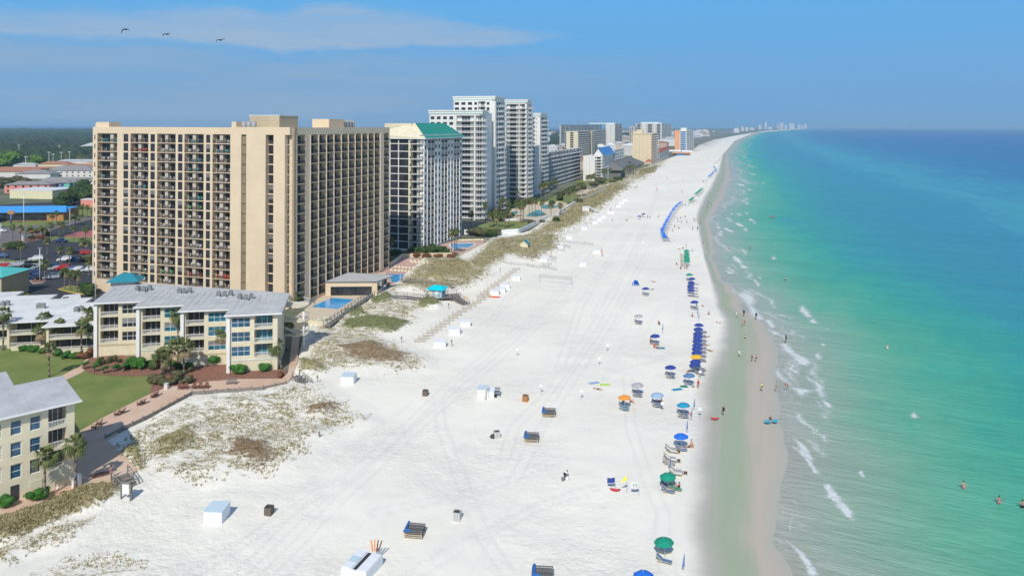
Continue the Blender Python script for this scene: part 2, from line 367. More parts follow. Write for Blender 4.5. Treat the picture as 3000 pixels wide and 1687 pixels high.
# sea
ns, nd = 420, 150
Ys = np.geomspace(30, 13125, ns); D = np.concatenate([[-4], np.geomspace(0.4, 26000, nd-1)-0.4])
Xs = xwater(Ys)[:, None]+D[None, :]; Yq = np.repeat(Ys[:, None], nd, 1)
lg = np.log2(np.maximum(D, 0)*0.955+1)/np.log2(1001); lg = np.repeat(lg[None, :], ns, 0)
def seamat():
    m = bpy.data.materials.new('sea_water'); m.use_nodes = True; t = m.node_tree; n_ = t.nodes.new; l = t.links.new; b = t.nodes['Principled BSDF']
    geo = n_('ShaderNodeNewGeometry'); a = n_('ShaderNodeAttribute'); a.attribute_name = 'lg'
    def noise(sc, s3, det=5, ro=0.6, dist=0.0, rot=-17):
        mp = n_('ShaderNodeMapping'); mp.vector_type = 'TEXTURE'; mp.inputs['Scale'].default_value = s3; mp.inputs['Rotation'].default_value = (0, 0, R(rot)); l(geo.outputs['Position'], mp.inputs[0])
        n = n_('ShaderNodeTexNoise'); n.inputs['Scale'].default_value = sc; n.inputs['Detail'].default_value = det; n.inputs['Roughness'].default_value = ro; n.inputs['Distortion'].default_value = dist
        l(mp.outputs[0], n.inputs['Vector']); return n.outputs[0]
    def mth(op, a, c=0.0):
        n = n_('ShaderNodeMath'); n.operation = op
        for i, v in enumerate((a, c)):
            if hasattr(v, 'links'): l(v, n.inputs[i])
            else: n.inputs[i].default_value = v
        return n.outputs[0]
    w1 = noise(0.02, (1, 3, 1), 5, 0.6, 0.6); w2 = noise(0.12, (1, 2.5, 1), 5, 0.65, 0.5, -35)
    f = mth('ADD', a.outputs['Fac'], mth('ADD', mth('MULTIPLY', mth('SUBTRACT', w1, 0.5), 0.16), mth('MULTIPLY', mth('SUBTRACT', w2, 0.5), 0.10)))
    r = n_('ShaderNodeValToRGB'); cr = r.color_ramp; cr.interpolation = 'B_SPLINE'
    stops = [(0.0,(0.42,0.42,0.345)),(0.20,(0.37,0.42,0.335)),(0.34,(0.28,0.43,0.31)),(0.43,(0.145,0.43,0.27)),(0.50,(0.065,0.40,0.255)),(0.548,(0.035,0.35,0.285)),(0.60,(0.036,0.29,0.325)),(0.67,(0.034,0.25,0.35)),(0.715,(0.034,0.25,0.36)),(0.74,(0.055,0.35,0.41)),(0.775,(0.034,0.25,0.37)),(0.84,(0.018,0.155,0.34)),(1.0,(0.014,0.10,0.30))]
    cr.elements[0].position = 0; cr.elements[0].color = (*stops[0][1], 1); cr.elements[1].position = 1; cr.elements[1].color = (*stops[-1][1], 1)
    for p, c in stops[1:-1]: e = cr.elements.new(p); e.color = (*c, 1)
    l(f, r.inputs[0])
    streak = noise(0.55, (7, 1, 1), 7, 0.75, 0.8, -24); streak = mth('ADD', mth('MULTIPLY', streak, .6), mth('MULTIPLY', noise(0.07, (4, 1, 1), 4, 0.6, 0.8, -30), .4))
    mx = n_('ShaderNodeMixRGB'); mx.blend_type = 'MULTIPLY'; l(r.outputs[0], mx.inputs[2])
    rr = n_('ShaderNodeMapRange'); l(streak, rr.inputs[0]); rr.inputs[1].default_value = 0.33; rr.inputs[2].default_value = 0.67; rr.inputs[3].default_value = 0.83; rr.inputs[4].default_value = 1.12
    l(rr.outputs[0], mx.inputs[1]); mx.inputs[0].default_value = 1
    fm_ = n_('ShaderNodeMapRange'); fm_.interpolation_type = 'SMOOTHSTEP'; l(noise(0.5, (1.2, 3.2, 1), 8, 0.8, 1.5), fm_.inputs[0]); fm_.inputs[1].default_value = .53; fm_.inputs[2].default_value = .72
    bd = n_('ShaderNodeMapRange'); bd.interpolation_type = 'SMOOTHSTEP'; l(f, bd.inputs[0]); bd.inputs[1].default_value = .42; bd.inputs[2].default_value = .10
    fx = n_('ShaderNodeMixRGB'); l(mth('MULTIPLY', mth('MULTIPLY', fm_.outputs[0], bd.outputs[0]), .55), fx.inputs[0]); l(mx.outputs[0], fx.inputs[1]); fx.inputs[2].default_value = (.66, .70, .68, 1)
    l(fx.outputs[0], b.inputs['Base Color']); b.inputs['Roughness'].default_value = 0.30; b.inputs['IOR'].default_value = 1.33; b.inputs['Specular IOR Level'].default_value = 0.3
    bp = n_('ShaderNodeBump'); bp.inputs['Distance'].default_value = 0.9; bp.inputs['Strength'].default_value = 0.55
    l(mth('ADD', noise(0.9, (4, 1, 1), 7, 0.7, 0.5, -24), mth('MULTIPLY', noise(0.16, (5, 1, 1), 4, 0.55, 0.5, -30), 1.2)), bp.inputs['Height']); l(bp.outputs[0], b.inputs['Normal'])
    return m
struct('sea', grid_mesh('sea', Xs, Yq, np.full(Xs.shape, -0.46)+0*Xs, seamat(), {'lg': lg}))
sheet('bay_water', [(-14000,5200),(-5200,5200),(-2500,5600),(0,6500),(1150,8500),(2100,13125),(-14000,13125)], 0.4, mat('bay', (0.03,0.09,0.22), 0.35, 0.15, 0.01))

# ---------------------------------------------------------------- building kit
M_ = dict(
 beige=mat('beige_stucco', (0.70,0.56,0.385), 0.85, 0.05, 0.15), beige2=mat('tan_stucco', (0.50,0.42,0.28), 0.85, 0.06, 0.3),
 cream=mat('cream_stucco', (0.68,0.61,0.43), 0.85, 0.07, 0.5), trim=mat('white_trim', (0.78,0.77,0.74), 0.6, 0.04, 0.5),
 white=mat('white_paint', (0.72,0.70,0.65), 0.7, 0.05, 0.3), offw=mat('off_white_stucco', (0.66,0.64,0.58), 0.8, 0.06, 0.3),
 dglass=mat('dark_glass', (0.03,0.033,0.038), 0.22, 0.6, 0.35, spec=0.6), bglass=mat('blue_glass', (0.03,0.10,0.17), 0.12, 0.5, 0.5, spec=0.6),
 tglass=mat('teal_glass', (0.02,0.15,0.21), 0.12, 0.5, 0.7, spec=0.6), curtain=mat('window_curtain', (0.22,0.22,0.22), 0.6, 0.3, 0.4),
 dmetal=mat('dark_metal', (0.045,0.045,0.05), 0.5, 0.1, 1), frame=mat('bronze_frame', (0.07,0.07,0.07), 0.5, 0.1, 1),
 roofg=mat('grey_metal_roof', (0.48,0.485,0.48), 0.55, 0.13, 0.35), roofw=mat('white_membrane_roof', (0.66,0.67,0.66), 0.7, 0.12, 0.25),
 green=mat('green_metal_roof', (0.02,0.27,0.19), 0.45, 0.05, 0.3), shade=mat('grey_shingle', (0.16,0.16,0.155), 0.9, 0.15, 0.6),
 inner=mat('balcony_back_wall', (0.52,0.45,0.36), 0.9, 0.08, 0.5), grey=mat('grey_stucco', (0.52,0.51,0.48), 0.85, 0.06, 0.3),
 ac=mat('air_conditioner_metal', (0.33,0.34,0.34), 0.5, 0.15, 3), mint=mat('mint_edge', (0.62,0.71,0.66), 0.7, 0.05, 1))

def frame2(O, e, z=0.0, n_in=None):
    i = n_in or Vector((-e.y, e.x))
    return Matrix(((e.x, i.x, 0, O[0]), (e.y, i.y, 0, O[1]), (0, 0, 1, z), (0, 0, 0, 1)))
def tpx(O, e, px):
    k = (px-1500)/F; return (k*O[1]-O[0])/(e.x-k*e.y)

UN = {}
def u_balcony(w, h, d, wall, rail, door='dglass', pier=0.0, out=0.0, half=0):
    key = ('b', round(w,1), round(h,2), d, wall, rail, door, pier, out, half)
    if key in UN: return UN[key]
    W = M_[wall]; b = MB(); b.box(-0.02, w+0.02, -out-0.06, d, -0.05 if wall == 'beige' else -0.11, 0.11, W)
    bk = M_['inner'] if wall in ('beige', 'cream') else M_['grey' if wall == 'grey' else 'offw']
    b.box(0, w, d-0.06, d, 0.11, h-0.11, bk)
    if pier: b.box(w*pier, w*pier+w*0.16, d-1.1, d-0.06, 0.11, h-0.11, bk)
    g = MB(); sg = 0.26 if wall in ('white', 'offw', 'grey') and not pier else 0.06
    if half: g.box(w*.66, w*.93, d-0.12, d-0.055, 0.15, h-0.4, M_[door])
    else: g.box(w*sg, w*(pier or 1-sg)-0.08, d-0.12, d-0.055, 0.15, h-0.4, M_[door])
    if pier: g.box(w*(pier+0.19), w*0.97, d-0.12, d-0.055, 0.15, h-0.4, M_[door])
    fr = M_['frame'] if wall in ('beige', 'grey') else M_['trim']
    for k in range(1, 1 if half else 3): g.box(w*sg+(w*(1-2*sg))*k/3-0.03, w*sg+(w*(1-2*sg))*k/3+0.03, d-0.15, d-0.05, 0.13, h-0.42, fr)
    r = MB()
    def run(x0, x1, y0, y1):
        if rail == 'solid':
            r.box(x0, x1, y0, y1, 0.11, 1.05, M_['white']); return
        mm = M_['dmetal'] if rail == 'dark' else M_['trim']
        r.box(x0, x1, y0, y1, 1.0, 1.08, mm); r.box(x0, x1, y0, y1, 0.18, 0.24, mm)
        L_ = max(x1-x0, y1-y0); n = max(2, int(L_/0.17))
        for i in range(n+1):
            t = i/n
            if x1-x0 > y1-y0: x = x0+(x1-x0-0.05)*t; r.box(x, x+0.045, y0+0.01, y1-0.01, 0.24, 1.0, mm)
            else: y = y0+(y1-y0-0.05)*t; r.box(x0+0.01, x1-0.01, y, y+0.045, 0.24, 1.0, mm)
    run(0.02, w-0.02, -out, -out+0.06)
    if out > 0.2: run(0.0, 0.06, -out+0.07, -0.01); run(w-0.06, w, -out+0.07, -0.01)
    UN[key] = ('balcony', b.mesh('balcony'), [('railing', r.mesh('railing')), ('sliding_door', g.mesh('sliding_door'))]); return UN[key]
def u_window(w, h, glass='dglass', fr='frame', nx=1, nz=1, curtain=0.0, trim=0.06):
    key = ('w', round(w,1), round(h,1), glass, fr, nx, nz, curtain)
    if key in UN: return UN[key]
    b = MB(); f = M_[fr]
    b.box(0, w, -0.03, 0.09, 0, trim, f); b.box(0, w, -0.03, 0.09, h-trim, h, f)
    b.box(0, trim, -0.03, 0.09, trim, h-trim, f); b.box(w-trim, w, -0.03, 0.09, trim, h-trim, f)
    for i in range(1, nx): x = w*i/nx; b.box(x-trim/2, x+trim/2, -0.02, 0.08, trim, h-trim, f)
    for i in range(1, nz): z = h*i/nz; b.box(trim, w-trim, -0.015, 0.07, z-trim/2, z+trim/2, f)
    g = MB(); g.box(trim, w-trim, 0.02, 0.05, trim, h-trim, M_[glass])
    if curtain: g.box(trim, w-trim, 0.0, 0.018, h*(1-curtain), h-trim, M_['curtain'])
    UN[key] = ('window', b.mesh('window'), [('pane', g.mesh('pane'))]); return UN[key]

class Bld:
    def __init__(s, name, label, cat, loc, group=None):
        s.root = thing(name, label, cat, (loc[0], loc[1], 0), 0, group); s.T = Matrix.Translation((-loc[0], -loc[1], 0))
        s.parts = {}; s.units = []
    def part(s, name, key=None):
        k = key or name
        if k not in s.parts: s.parts[k] = (name, MB())
        return s.parts[k][1]
    def unit(s, u, M): s.units.append((u, M))
    def core(s, poly, z0, z1, m, name='wall'): s.part(name).M = Matrix.Identity(4); s.part(name).prism(poly, z0, z1, m)
    def face(s, O, e, z0, fh, nf, cols, top, depth=1.5, wall='beige', base0=0.0, L_=None):
        """cols: (kind, t0, t1, opts) ; O,e seen from outside with e to the right"""
        M = frame2(O, e); W = s.part('wall'); W.M = M; zt = z0+fh*nf; A = min(c[1] for c in cols); B = max(c[2] for c in cols)
        W.box(A, B, 0, depth, zt, top, M_[wall])
        if z0 > base0+0.05: W.box(A, B, 0, depth, base0-0.5, z0, M_[wall])
        for kind, a, b, o in cols:
            if b-a < 0.05: continue
            W.M = M
            if kind == 'wall': W.box(a, b, -o.get('proud', 0), depth, z0, zt, M_[o.get('m', wall)])
            elif kind == 'balc':
                u = u_balcony(b-a, fh, depth, wall, o.get('rail', 'dark'), o.get('door', 'dglass'), o.get('pier', 0), o.get('out', 0), o.get('half', 0))
                for k in range(o.get('f0', 0), o.get('f1', nf)): s.unit(u, M @ Matrix.Translation((a, 0, z0+k*fh)))
            elif kind == 'win':
                sill, hh, rec = o.get('sill', 0.9), o.get('h', 1.5), o.get('rec', 0.15)
                mg = o.get('mg', 0.0)
                if mg: W.box(a, a+mg, 0, depth, z0, zt, M_[wall]); W.box(b-mg, b, 0, depth, z0, zt, M_[wall])
                W.box(a+mg, b-mg, rec+0.1, depth, z0, zt, M_[o.get('m', wall)])
                u0 = u_window(b-a-2*mg, hh, o.get('glass', 'dglass'), o.get('fr', 'frame'), o.get('nx', 1), o.get('nz', 1))
                u1 = u_window(b-a-2*mg, hh, o.get('glass', 'dglass'), o.get('fr', 'frame'), o.get('nx', 1), o.get('nz', 1), 0.55) if o.get('cur') else u0
                for k in range(nf):
                    zb = z0+k*fh
                    if sill > 0.05: W.box(a+mg, b-mg, 0, rec+0.1, zb, zb+sill, M_[o.get('m', wall)])
                    if sill+hh < fh-0.02: W.box(a+mg, b-mg, 0, rec+0.1, zb+sill+hh, zb+fh, M_[o.get('m', wall)])
                    s.unit(u1 if rnd.random() < 0.3 else u0, M @ Matrix.Translation((a+mg, rec, zb+sill)))
    def done(s, lim=100):
        for k, (nm, b) in s.parts.items():
            o = obj(nm, b, s.root, s.T)
        by = {}
        for u, M in s.units: by.setdefault(u[0], []).append((u, M))
        for nm, lst in by.items():
            lst.sort(key=lambda t: t[1].translation.length)
            for (n_, me, subs), M in lst[:lim]:
                o = obj(n_, me, s.root, s.T @ M)
                for sn, sm_ in subs: obj(sn, sm_, o)
            rest = lst[lim:]
            if rest:
                pr = []
                for (n_, me, subs), M in rest:
                    pr.append((me, M)); pr += [(sm_, M) for _, sm_ in subs]
                o = obj(nm, merge(pr, nm), s.root, s.T); o['kind'] = 'stuff'
        return s.root

def rect(O, e, L_, n, dep):
    """footprint: O + e*L, and inward n*dep"""
    return [(O[0], O[1]), (O[0]+e.x*L_, O[1]+e.y*L_), (O[0]+e.x*L_+n.x*dep, O[1]+e.y*L_+n.y*dep), (O[0]+n.x*dep, O[1]+n.y*dep)]
def inset(O, e, L_, n, dep, d):
    O2 = (O[0]+n.x*d, O[1]+n.y*d); return rect(O2, e, L_, n, dep-d)

# ---------------------------------------------------------------- big beige balcony tower
C1 = Vector((-58.9, 194.0)); W1 = abs(tpx(C1, V2, 272)); O1 = C1-V2*W1
def tf(px): return tpx(O1, V2, px)
b1 = Bld('condominium_tower', 'huge beige condominium slab with sixteen rows of dark balconies, nearest tower on the beach', 'tower', C1)
Z0, FH, NF, TOP = 3.7, 2.71, 16, 49.0
bal = dict(rail='dark', pier=0.38)
cols = [('wall',0,tf(276.5),{}),('win',tf(276.5),tf(279.5),dict(sill=0.8,h=1.4)),('wall',tf(279.5),tf(285.5),{}),('balc',tf(285.5),tf(343.5),dict(rail='dark',pier=0.6)),
 ('wall',tf(343.5),tf(362),{}),('win',tf(362),tf(376),dict(sill=0.25,h=2.3,nx=2,nz=2,cur=1)),('wall',tf(376),tf(382.5),{}),('balc',tf(382.5),tf(434.7),bal),
 ('wall',tf(434.7),tf(441),{}),('win',tf(441),tf(454),dict(sill=0.25,h=2.3,nx=2,nz=2,cur=1)),('wall',tf(454),tf(460.6),{}),('balc',tf(460.6),tf(514.7),bal),
 ('wall',tf(514.7),tf(521.7),{}),('win',tf(521.7),tf(534.8),dict(sill=0.25,h=2.3,nx=2,nz=2,cur=1)),('wall',tf(534.8),tf(540.6),{}),('balc',tf(540.6),tf(597),bal),
 ('wall',tf(597),tf(604),{}),('win',tf(604),tf(616),dict(sill=0.25,h=2.3,nx=2,nz=2,cur=1)),('wall',tf(616),tf(623),{}),('balc',tf(623),tf(684),dict(rail='dark',pier=0.3)),
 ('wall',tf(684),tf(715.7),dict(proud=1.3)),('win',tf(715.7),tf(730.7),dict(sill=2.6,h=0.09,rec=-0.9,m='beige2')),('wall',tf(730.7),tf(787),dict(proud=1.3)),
 ('win',tf(787),tf(810),dict(sill=0.15,h=2.4,nx=3,nz=2,cur=1,rec=0.3)),('wall',tf(810),tf(843),dict(proud=1.3)),('balc',tf(843),tf(855.6),dict(rail='dark')),('wall',tf(855.6),W1,{})]
b1.face(O1, V2, Z0, FH, NF, cols, TOP)
def tr(px): return tpx(C1, U2, px)
bays = np.linspace(tr(908.5), tr(1113), 11)
rc = [('wall',0,0.9,{}),('balc',0.9,tr(895),dict(rail='dark')),('wall',tr(895),tr(908.5),{})]
for i in range(10):
    rc += [('balc',bays[i]+0.3,bays[i+1],dict(rail='dark',half=1)),('wall',bays[i],bays[i]+0.3,dict(proud=0.18))]
rc += [('wall',tr(1113),tr(1123.5),dict(proud=0.3)),('balc',tr(1123.5),tr(1140),dict(rail='dark')),('wall',tr(1140),tr(1141.5),{})]
b1.face(C1, U2, Z0-FH, FH, NF+1, rc, TOP)
LR = tr(1141.5); Ui = U2; Vi = -V2
b1.core(inset(O1, V2, W1-1.5, U2, 19, 1.5), -0.5, TOP-0.9, M_['beige'])
s_ = C1-V2*1.5; b1.core([(s_.x+U2.x*19,s_.y+U2.y*19),(s_.x+U2.x*LR,s_.y+U2.y*LR),(s_.x+U2.x*LR-V2.x*18,s_.y+U2.y*LR-V2.y*18),(s_.x+U2.x*19-V2.x*18,s_.y+U2.y*19-V2.y*18)], -0.5, TOP-0.9, M_['beige'])
pp = b1.part('wall'); pp.M = frame2(O1, V2)
pp.box(tf(684)+.004, tf(862)-.5, -1.3, -.004, Z0+FH*NF, TOP+0.12, M_['beige']); pp.box(tf(684)+.004, tf(862)-.5, -1.3, -.004, -0.5, Z0, M_['beige'])
rp = b1.part('roof_penthouse', 'a'); rp.M = frame2(O1, V2); rp.box(0.4, 5.5, 0.6, 5, TOP-1, 50.4, M_['beige'])
rp = b1.part('roof_penthouse', 'b'); rp.M = frame2(O1, V2); rp.box(tf(686), tf(699), -1.0, 3, TOP-1, 50.6, M_['beige'])
rp = b1.part('roof_penthouse', 'd'); rp.M = frame2(C1, U2); rp.box(tr(1030), tr(1072), 8, 14, TOP-1, 51.6, M_['beige'])
rp = b1.part('roof_penthouse', 'c'); rp.M = frame2(O1, V2); rp.box(tf(697), tf(786), 5, 14, TOP-1, 52.3, M_['beige2'])
rp.box(tf(697)-.1, tf(786)+.1, 4.9, 14.1, 52.3, 52.5, M_['trim'])
for k in range(3): r2 = b1.part('roof_fan', 'fa%d' % k); r2.M = frame2(O1, V2); r2.tube((tf(705)+k*1.6, 1.5, TOP-.9), (tf(705)+k*1.6, 1.5, 50.7), 0.7, 0.7, M_['ac'], 10)
for k in range(4): r2 = b1.part('roof_fan', 'fb%d' % k); r2.M = frame2(C1, U2); r2.tube((tr(1078)+k*1.9, 9, TOP-.9), (tr(1078)+k*1.9, 9, 51.4), 0.8, 0.8, M_['ac'], 10)
b1.done()
PLAST = mat('white_plastic', (0.75,0.75,0.73), 0.4, 0.03, 3); TEALP = mat('teal_plastic', (0.08,0.42,0.45), 0.4, 0.03, 3); REDP = mat('red_plastic', (0.75,0.12,0.06), 0.4, 0.03, 3); GRNP = mat('green_plastic', (0.12,0.5,0.15), 0.4, 0.03, 3)
def chair_mesh(m):
    b = MB(); b.box(-0.3,0.3,-0.28,0.28,0.38,0.44,m); b.box(-0.3,0.3,0.24,0.32,0.44,1.0,m)
    for sx in (-0.3,0.24):
        b.box(sx,sx+0.06,-0.28,0.28,0.62,0.67,m)
        for sy in (-0.28,0.22): b.box(sx,sx+0.06,sy,sy+0.06,0,0.62,m)
    return b.mesh('balcony_chair')
CH = {k: chair_mesh(m) for k, m in (('white', PLAST), ('teal', TEALP), ('red', REDP), ('green', GRNP))}
bcs = [(tf(285.5),tf(343.5)),(tf(382.5),tf(434.7)),(tf(460.6),tf(514.7)),(tf(540.6),tf(597)),(tf(623),tf(684))]
fm = frame2(O1, V2)
special = {(0,15):'teal',(0,11):'teal',(1,10):'teal',(3,15):'teal',(3,13):'teal',(3,12):'teal',(3,9):'teal',(3,8):'green',(4,14):'teal',(4,1):'red',(2,1):'green',(3,1):'red',(1,14):'red'}
for c, (a, b_) in enumerate(bcs):
    for k in range(NF):
        if rnd.random() < 0.12 and (c, k) not in special: continue
        kd = special.get((c, k), 'white'); nn = rnd.choice((2, 2, 3, 4))
        for i in range(nn):
            x = a+(b_-a)*(0.18+0.72*(i+rnd.random()*0.5)/nn)
            o = obj('balcony_chair', CH[kd], None, fm @ Matrix.Translation((x, rnd.uniform(0.4, 1.0), Z0+k*FH+0.115)) @ Matrix.Rotation(rnd.uniform(-1, 1), 4, 'Z'))
            tag(o, {'white':'white plastic chair standing on a front balcony of the big beige tower','teal':'teal chair standing on a front balcony of the big beige tower','red':'red chair standing on a low front balcony of the big beige tower','green':'green chair standing on a front balcony of the big beige tower'}[kd], 'chair', kd+' chairs on the beige tower balconies')

# ---------------------------------------------------------------- dark glass tower with green roof
C2 = G(1241.5, 737); C2 = Vector((C2.x, C2.y)); W2 = abs(tpx(C2, V2, 1143)); O2 = C2-V2*(W2+8)
b2 = Bld('glass_tower', 'white finned tower with black glass end wall and steep green roof', 'tower', C2)
def t2(px): return tpx(O2, V2, px)
b2.face(O2, V2, 0.6, 2.98, 15, [('wall',0,t2(1144),dict(m='white')),('win',t2(1144),t2(1166.5),dict(sill=0.12,h=2.7,nx=3,nz=1,rec=0.2)),('wall',t2(1166.5),t2(1169),dict(m='white')),('win',t2(1169),t2(1197.5),dict(sill=0.12,h=2.7,nx=3,nz=1,rec=0.2)),('wall',t2(1197.5),t2(1204),dict(m='cream',proud=0.2)),
   ('balc',t2(1204),W2+8-.05,dict(rail='dark',pier=0.45,out=1.0))], 45.9, 1.6, 'white')
L2 = tpx(C2, U2, 1354); n2_ = 11; bw = (L2-2.4)/n2_
cc = []; t = 0.0
pat = ['balc','fin','win','fin','balc','balc','fin','win','win','fin','balc','balc','fin','win','win','fin']
for q in range(3):
    for kd in ('W','b','b','W'):
        wd = L2/12
        if kd == 'b': cc += [('balc',t+.25,t+wd,dict(rail='dark')),('wall',t,t+.25,dict(proud=0.25,m='white'))]
        else: cc += [('wall',t,t+.35,dict(proud=0.35,m='white')),('win',t+.35,t+wd-.1,dict(sill=0.9,h=1.5,nx=1,mg=wd*0.2)),('wall',t+wd-.1,t+wd,dict(m='white'))]
        t += wd
b2.face(C2, U2, 0.6, 2.98, 15, cc, 45.9, 1.6, 'offw')
b2.core(inset(O2, V2, W2+8-1.6, U2, L2, 1.6), -0.4, 45.5, M_['white'])
far2 = MB()
fb = frame2(C2+U2*L2, -V2)
rf = b2.part('roof'); rf.M = frame2(O2, V2)
wT = W2+8; xr = t2(1207)+1.0
# steep green seaward slope, cream gable and a lower ridge block behind
def ridge(px): return px
g0 = tf
rf.M = Matrix.Identity(4)
A = C2+V2*1.2-U2*0.8; B = C2+V2*1.2+U2*(L2+1.5); A2 = C2-V2*7.0+U2*7.0; B2 = C2-V2*7.0+U2*(L2-4)
zt = 50.6; ze = 44.6
Lw = O2-V2*1-U2*.8
rf.add([(A.x,A.y,ze),(B.x,B.y,ze),(B2.x,B2.y,zt),(A2.x,A2.y,zt)], [(0,1,2,3)], M_['green'])
Bk = C2-V2*(wT)+U2*(L2+1.5); Bk2 = C2-V2*wT+U2*(L2-4)
rf.add([(B.x,B.y,ze),(Bk.x,Bk.y,ze),(Bk.x,Bk.y,47),(B2.x,B2.y,zt)], [(0,1,2,3)], M_['green'])
gb = b2.part('gable'); gb.M = Matrix.Identity(4)
gb.add([(A.x,A.y,ze),(A2.x,A2.y,zt),(Lw.x,Lw.y,46.2),(Lw.x,Lw.y,ze)], [(0,1,2,3)], M_['cream'])
gb.add([(A.x,A.y,ze-0.35),(B.x,B.y,ze-0.35),(B.x,B.y,ze-.004),(A.x,A.y,ze-.004)], [(0,1,2,3)], M_['trim'])
gb.add([(A.x,A.y,ze-0.35),(A.x,A.y,ze-.004),(Lw.x,Lw.y,ze-.004),(Lw.x,Lw.y,ze-0.35)], [(0,1,2,3)], M_['trim'])
gb.M = frame2(O2, V2); gb.box(3, t2(1190), 5, 9, 45, 50.4, M_['cream'])
b2.done()

# ---------------------------------------------------------------- twin stepped white towers
def wing(b, cpx, lpx, rpx, top, nf, wall, frontc, sidec, z0=1.0, fh=2.95, dep=26, band=True):
    Cc = G(*cpx); Cc = Vector((Cc.x, Cc.y)); Wd = abs(tpx(Cc, V2, lpx)); Oo = Cc-V2*Wd; Ls = tpx(Cc, U2, rpx)
    fh = (top-z0-2.2)/nf
    b.face(Oo, V2, z0, fh, nf, [(k, a*Wd, c*Wd, o) for k, a, c, o in frontc], top, 1.5, wall)
    b.face(Cc, U2, z0, fh, nf, [(k, a*Ls, c*Ls, o) for k, a, c, o in sidec], top, 1.5, wall)
    b.core(inset(Oo, V2, Wd-1.5, U2, max(Ls, 3), 1.5), -0.4, top-0.4, M_[wall])
    if Ls < dep: 
        Q = Oo+U2*Ls; b.core(rect(Q, V2, Wd-3.5, U2, dep-Ls), -0.4, top-0.6, M_[wall])
    r = b.part('cornice'); r.M = frame2(Oo, V2); r.box(-0.6, Wd+0.6, -0.6, Ls+0.3, top, top+0.7, M_['white']); r.box(-0.35, Wd+0.35, -0.35, -.01, top-1.3, top-0.05, M_['mint'])
    return Cc, Oo, Wd, Ls
WN = dict(sill=0.9,h=1.6,nx=1,mg=0.7); PB = dict(rail='white',out=1.1); 
t3 = Bld('white_tower', 'tall stepped white tower of white balconies right behind the green roofed tower', 'tower', G(1447,626))
fr_a = [('win',0,.12,WN),('win',.12,.24,WN),('win',.24,.36,WN),('win',.36,.48,WN),('wall',.48,.52,{}),('balc',.52,.85,PB),('wall',.85,.88,{}),('balc',.88,1,dict(rail='white',out=1.5))]
t3A = wing(t3, (1413,646), 1258, 1430, 57.0, 18, 'white', fr_a, [('balc',0,.4,dict(rail='white',out=1.6)),('win',.4,.62,WN),('wall',.62,.68,{}),('balc',.68,1,dict(rail='white'))])
fr_b = [('win',0,.16,WN),('win',.16,.32,WN),('win',.32,.48,WN),('win',.48,.6,WN),('balc',.6,.78,dict(rail='white')),('win',.78,.9,WN),('wall',.9,1,dict(proud=.3))]
wing(t3, (1450,625), 1329, 1478, 65.5, 21, 'white', fr_b, [('wall',0,.12,dict(proud=.4)),('win',.12,.4,WN),('balc',.4,.95,dict(rail='white',out=1.6)),('wall',.95,1,{})])
t3.done()
t4 = Bld('white_tower', 'farther stepped white tower with long front balconies, its lower wing towards the sea', 'tower', G(1546,596))
fr_d = [('wall',0,.05,{}),('balc',.05,.62,PB),('wall',.62,.66,{}),('balc',.66,.97,dict(rail='white',out=1.4)),('wall',.97,1,{})]
wing(t4, (1545,596), 1480, 1557, 65.5, 21, 'white', fr_d, [('wall',0,.3,{}),('balc',.3,.95,dict(rail='white',out=1.6)),('wall',.95,1,{})])
fr_e = [('balc',0,.5,dict(rail='white')),('win',.5,.72,WN),('wall',.72,1,dict(proud=.4))]
wing(t4, (1584,571), 1552, 1604, 57.8, 18, 'white', fr_e, [('win',0,.25,WN),('balc',.25,.95,dict(rail='white',out=1.6)),('wall',.95,1,{})])
t4.done()

# ---------------------------------------------------------------- hotels further up the coast
def simple(name, label, cat, cpx, lpx, rpx, top, nf, wall, fc, sc, z0=0.8, rt=None, dep=None, e=None):
    Cc = G(*cpx); Cc = Vector((Cc.x, Cc.y)); Wd = abs(tpx(Cc, V2, lpx)); Oo = Cc-V2*Wd; Ls = tpx(Cc, U2, rpx)
    b = Bld(name, label, cat, Cc); fh = (top-z0-1.0)/nf
    b.face(Oo, V2, z0, fh, nf, [(k, a*Wd, c*Wd, o) for k, a, c, o in fc], top, 1.5, wall)
    b.face(Cc, U2, z0, fh, nf, [(k, a*Ls, c*Ls, o) for k, a, c, o in sc], top, 1.5, wall)
    b.core(inset(Oo, V2, Wd-1.5, U2, max(Ls, dep or 0), 1.5), -0.4, top-0.5, M_[wall])
    r = b.part('roof'); r.M = frame2(Oo, V2); r.box(1.5, Wd-1.5, 1.5, Ls-.5, top-0.5, top-0.2, rt or M_['roofw'])
    return b, Cc, Oo, Wd, Ls
def bays_(n, o, wfrac=0.12, wo=None, a=0.0, b=1.0):
    r = []; w_ = (b-a)/n
    for i in range(n): r += [('wall',a+i*w_,a+i*w_+w_*wfrac,wo or {}),('balc',a+i*w_+w_*wfrac,a+(i+1)*w_,o)]
    return r
x_, *_q = simple('grey_hotel', 'grey seven storey hotel with long balcony rows behind white tower', 'hotel', (1613,551), 1585, 1705, 28.5, 8, 'grey',
   [('wall',0,.5,{}),('win',.5,.75,dict(glass='bglass',sill=.6,h=2.2,nx=2)),('wall',.75,1,{})], bays_(11, dict(rail='white',out=0.6)))
p = x_.part('rooftop_equipment'); p.M = frame2(_q[1], V2)
for i in range(9): p.box(3+i*1.7, 4.2+i*1.7, 8+i*5.5, 10.5+i*5.5, 28.0, 29.3+0.3*(i % 3), M_['ac'])
x_.done()
x_, Cc, Oo, Wd, Ls = simple('white_hotel', 'white hotel with bright blue gabled roof beside a shingled low hall', 'hotel', (1767,531), 1709, 1800, 22.5, 8, 'white',
   [('wall',0,.28,{}),('win',.28,.36,dict(sill=.9,h=1.2,mg=.6)),('wall',.36,.6,{}),('balc',.6,.98,dict(rail='white',out=.8)),('wall',.98,1,{})], bays_(8, dict(rail='white'), .35))
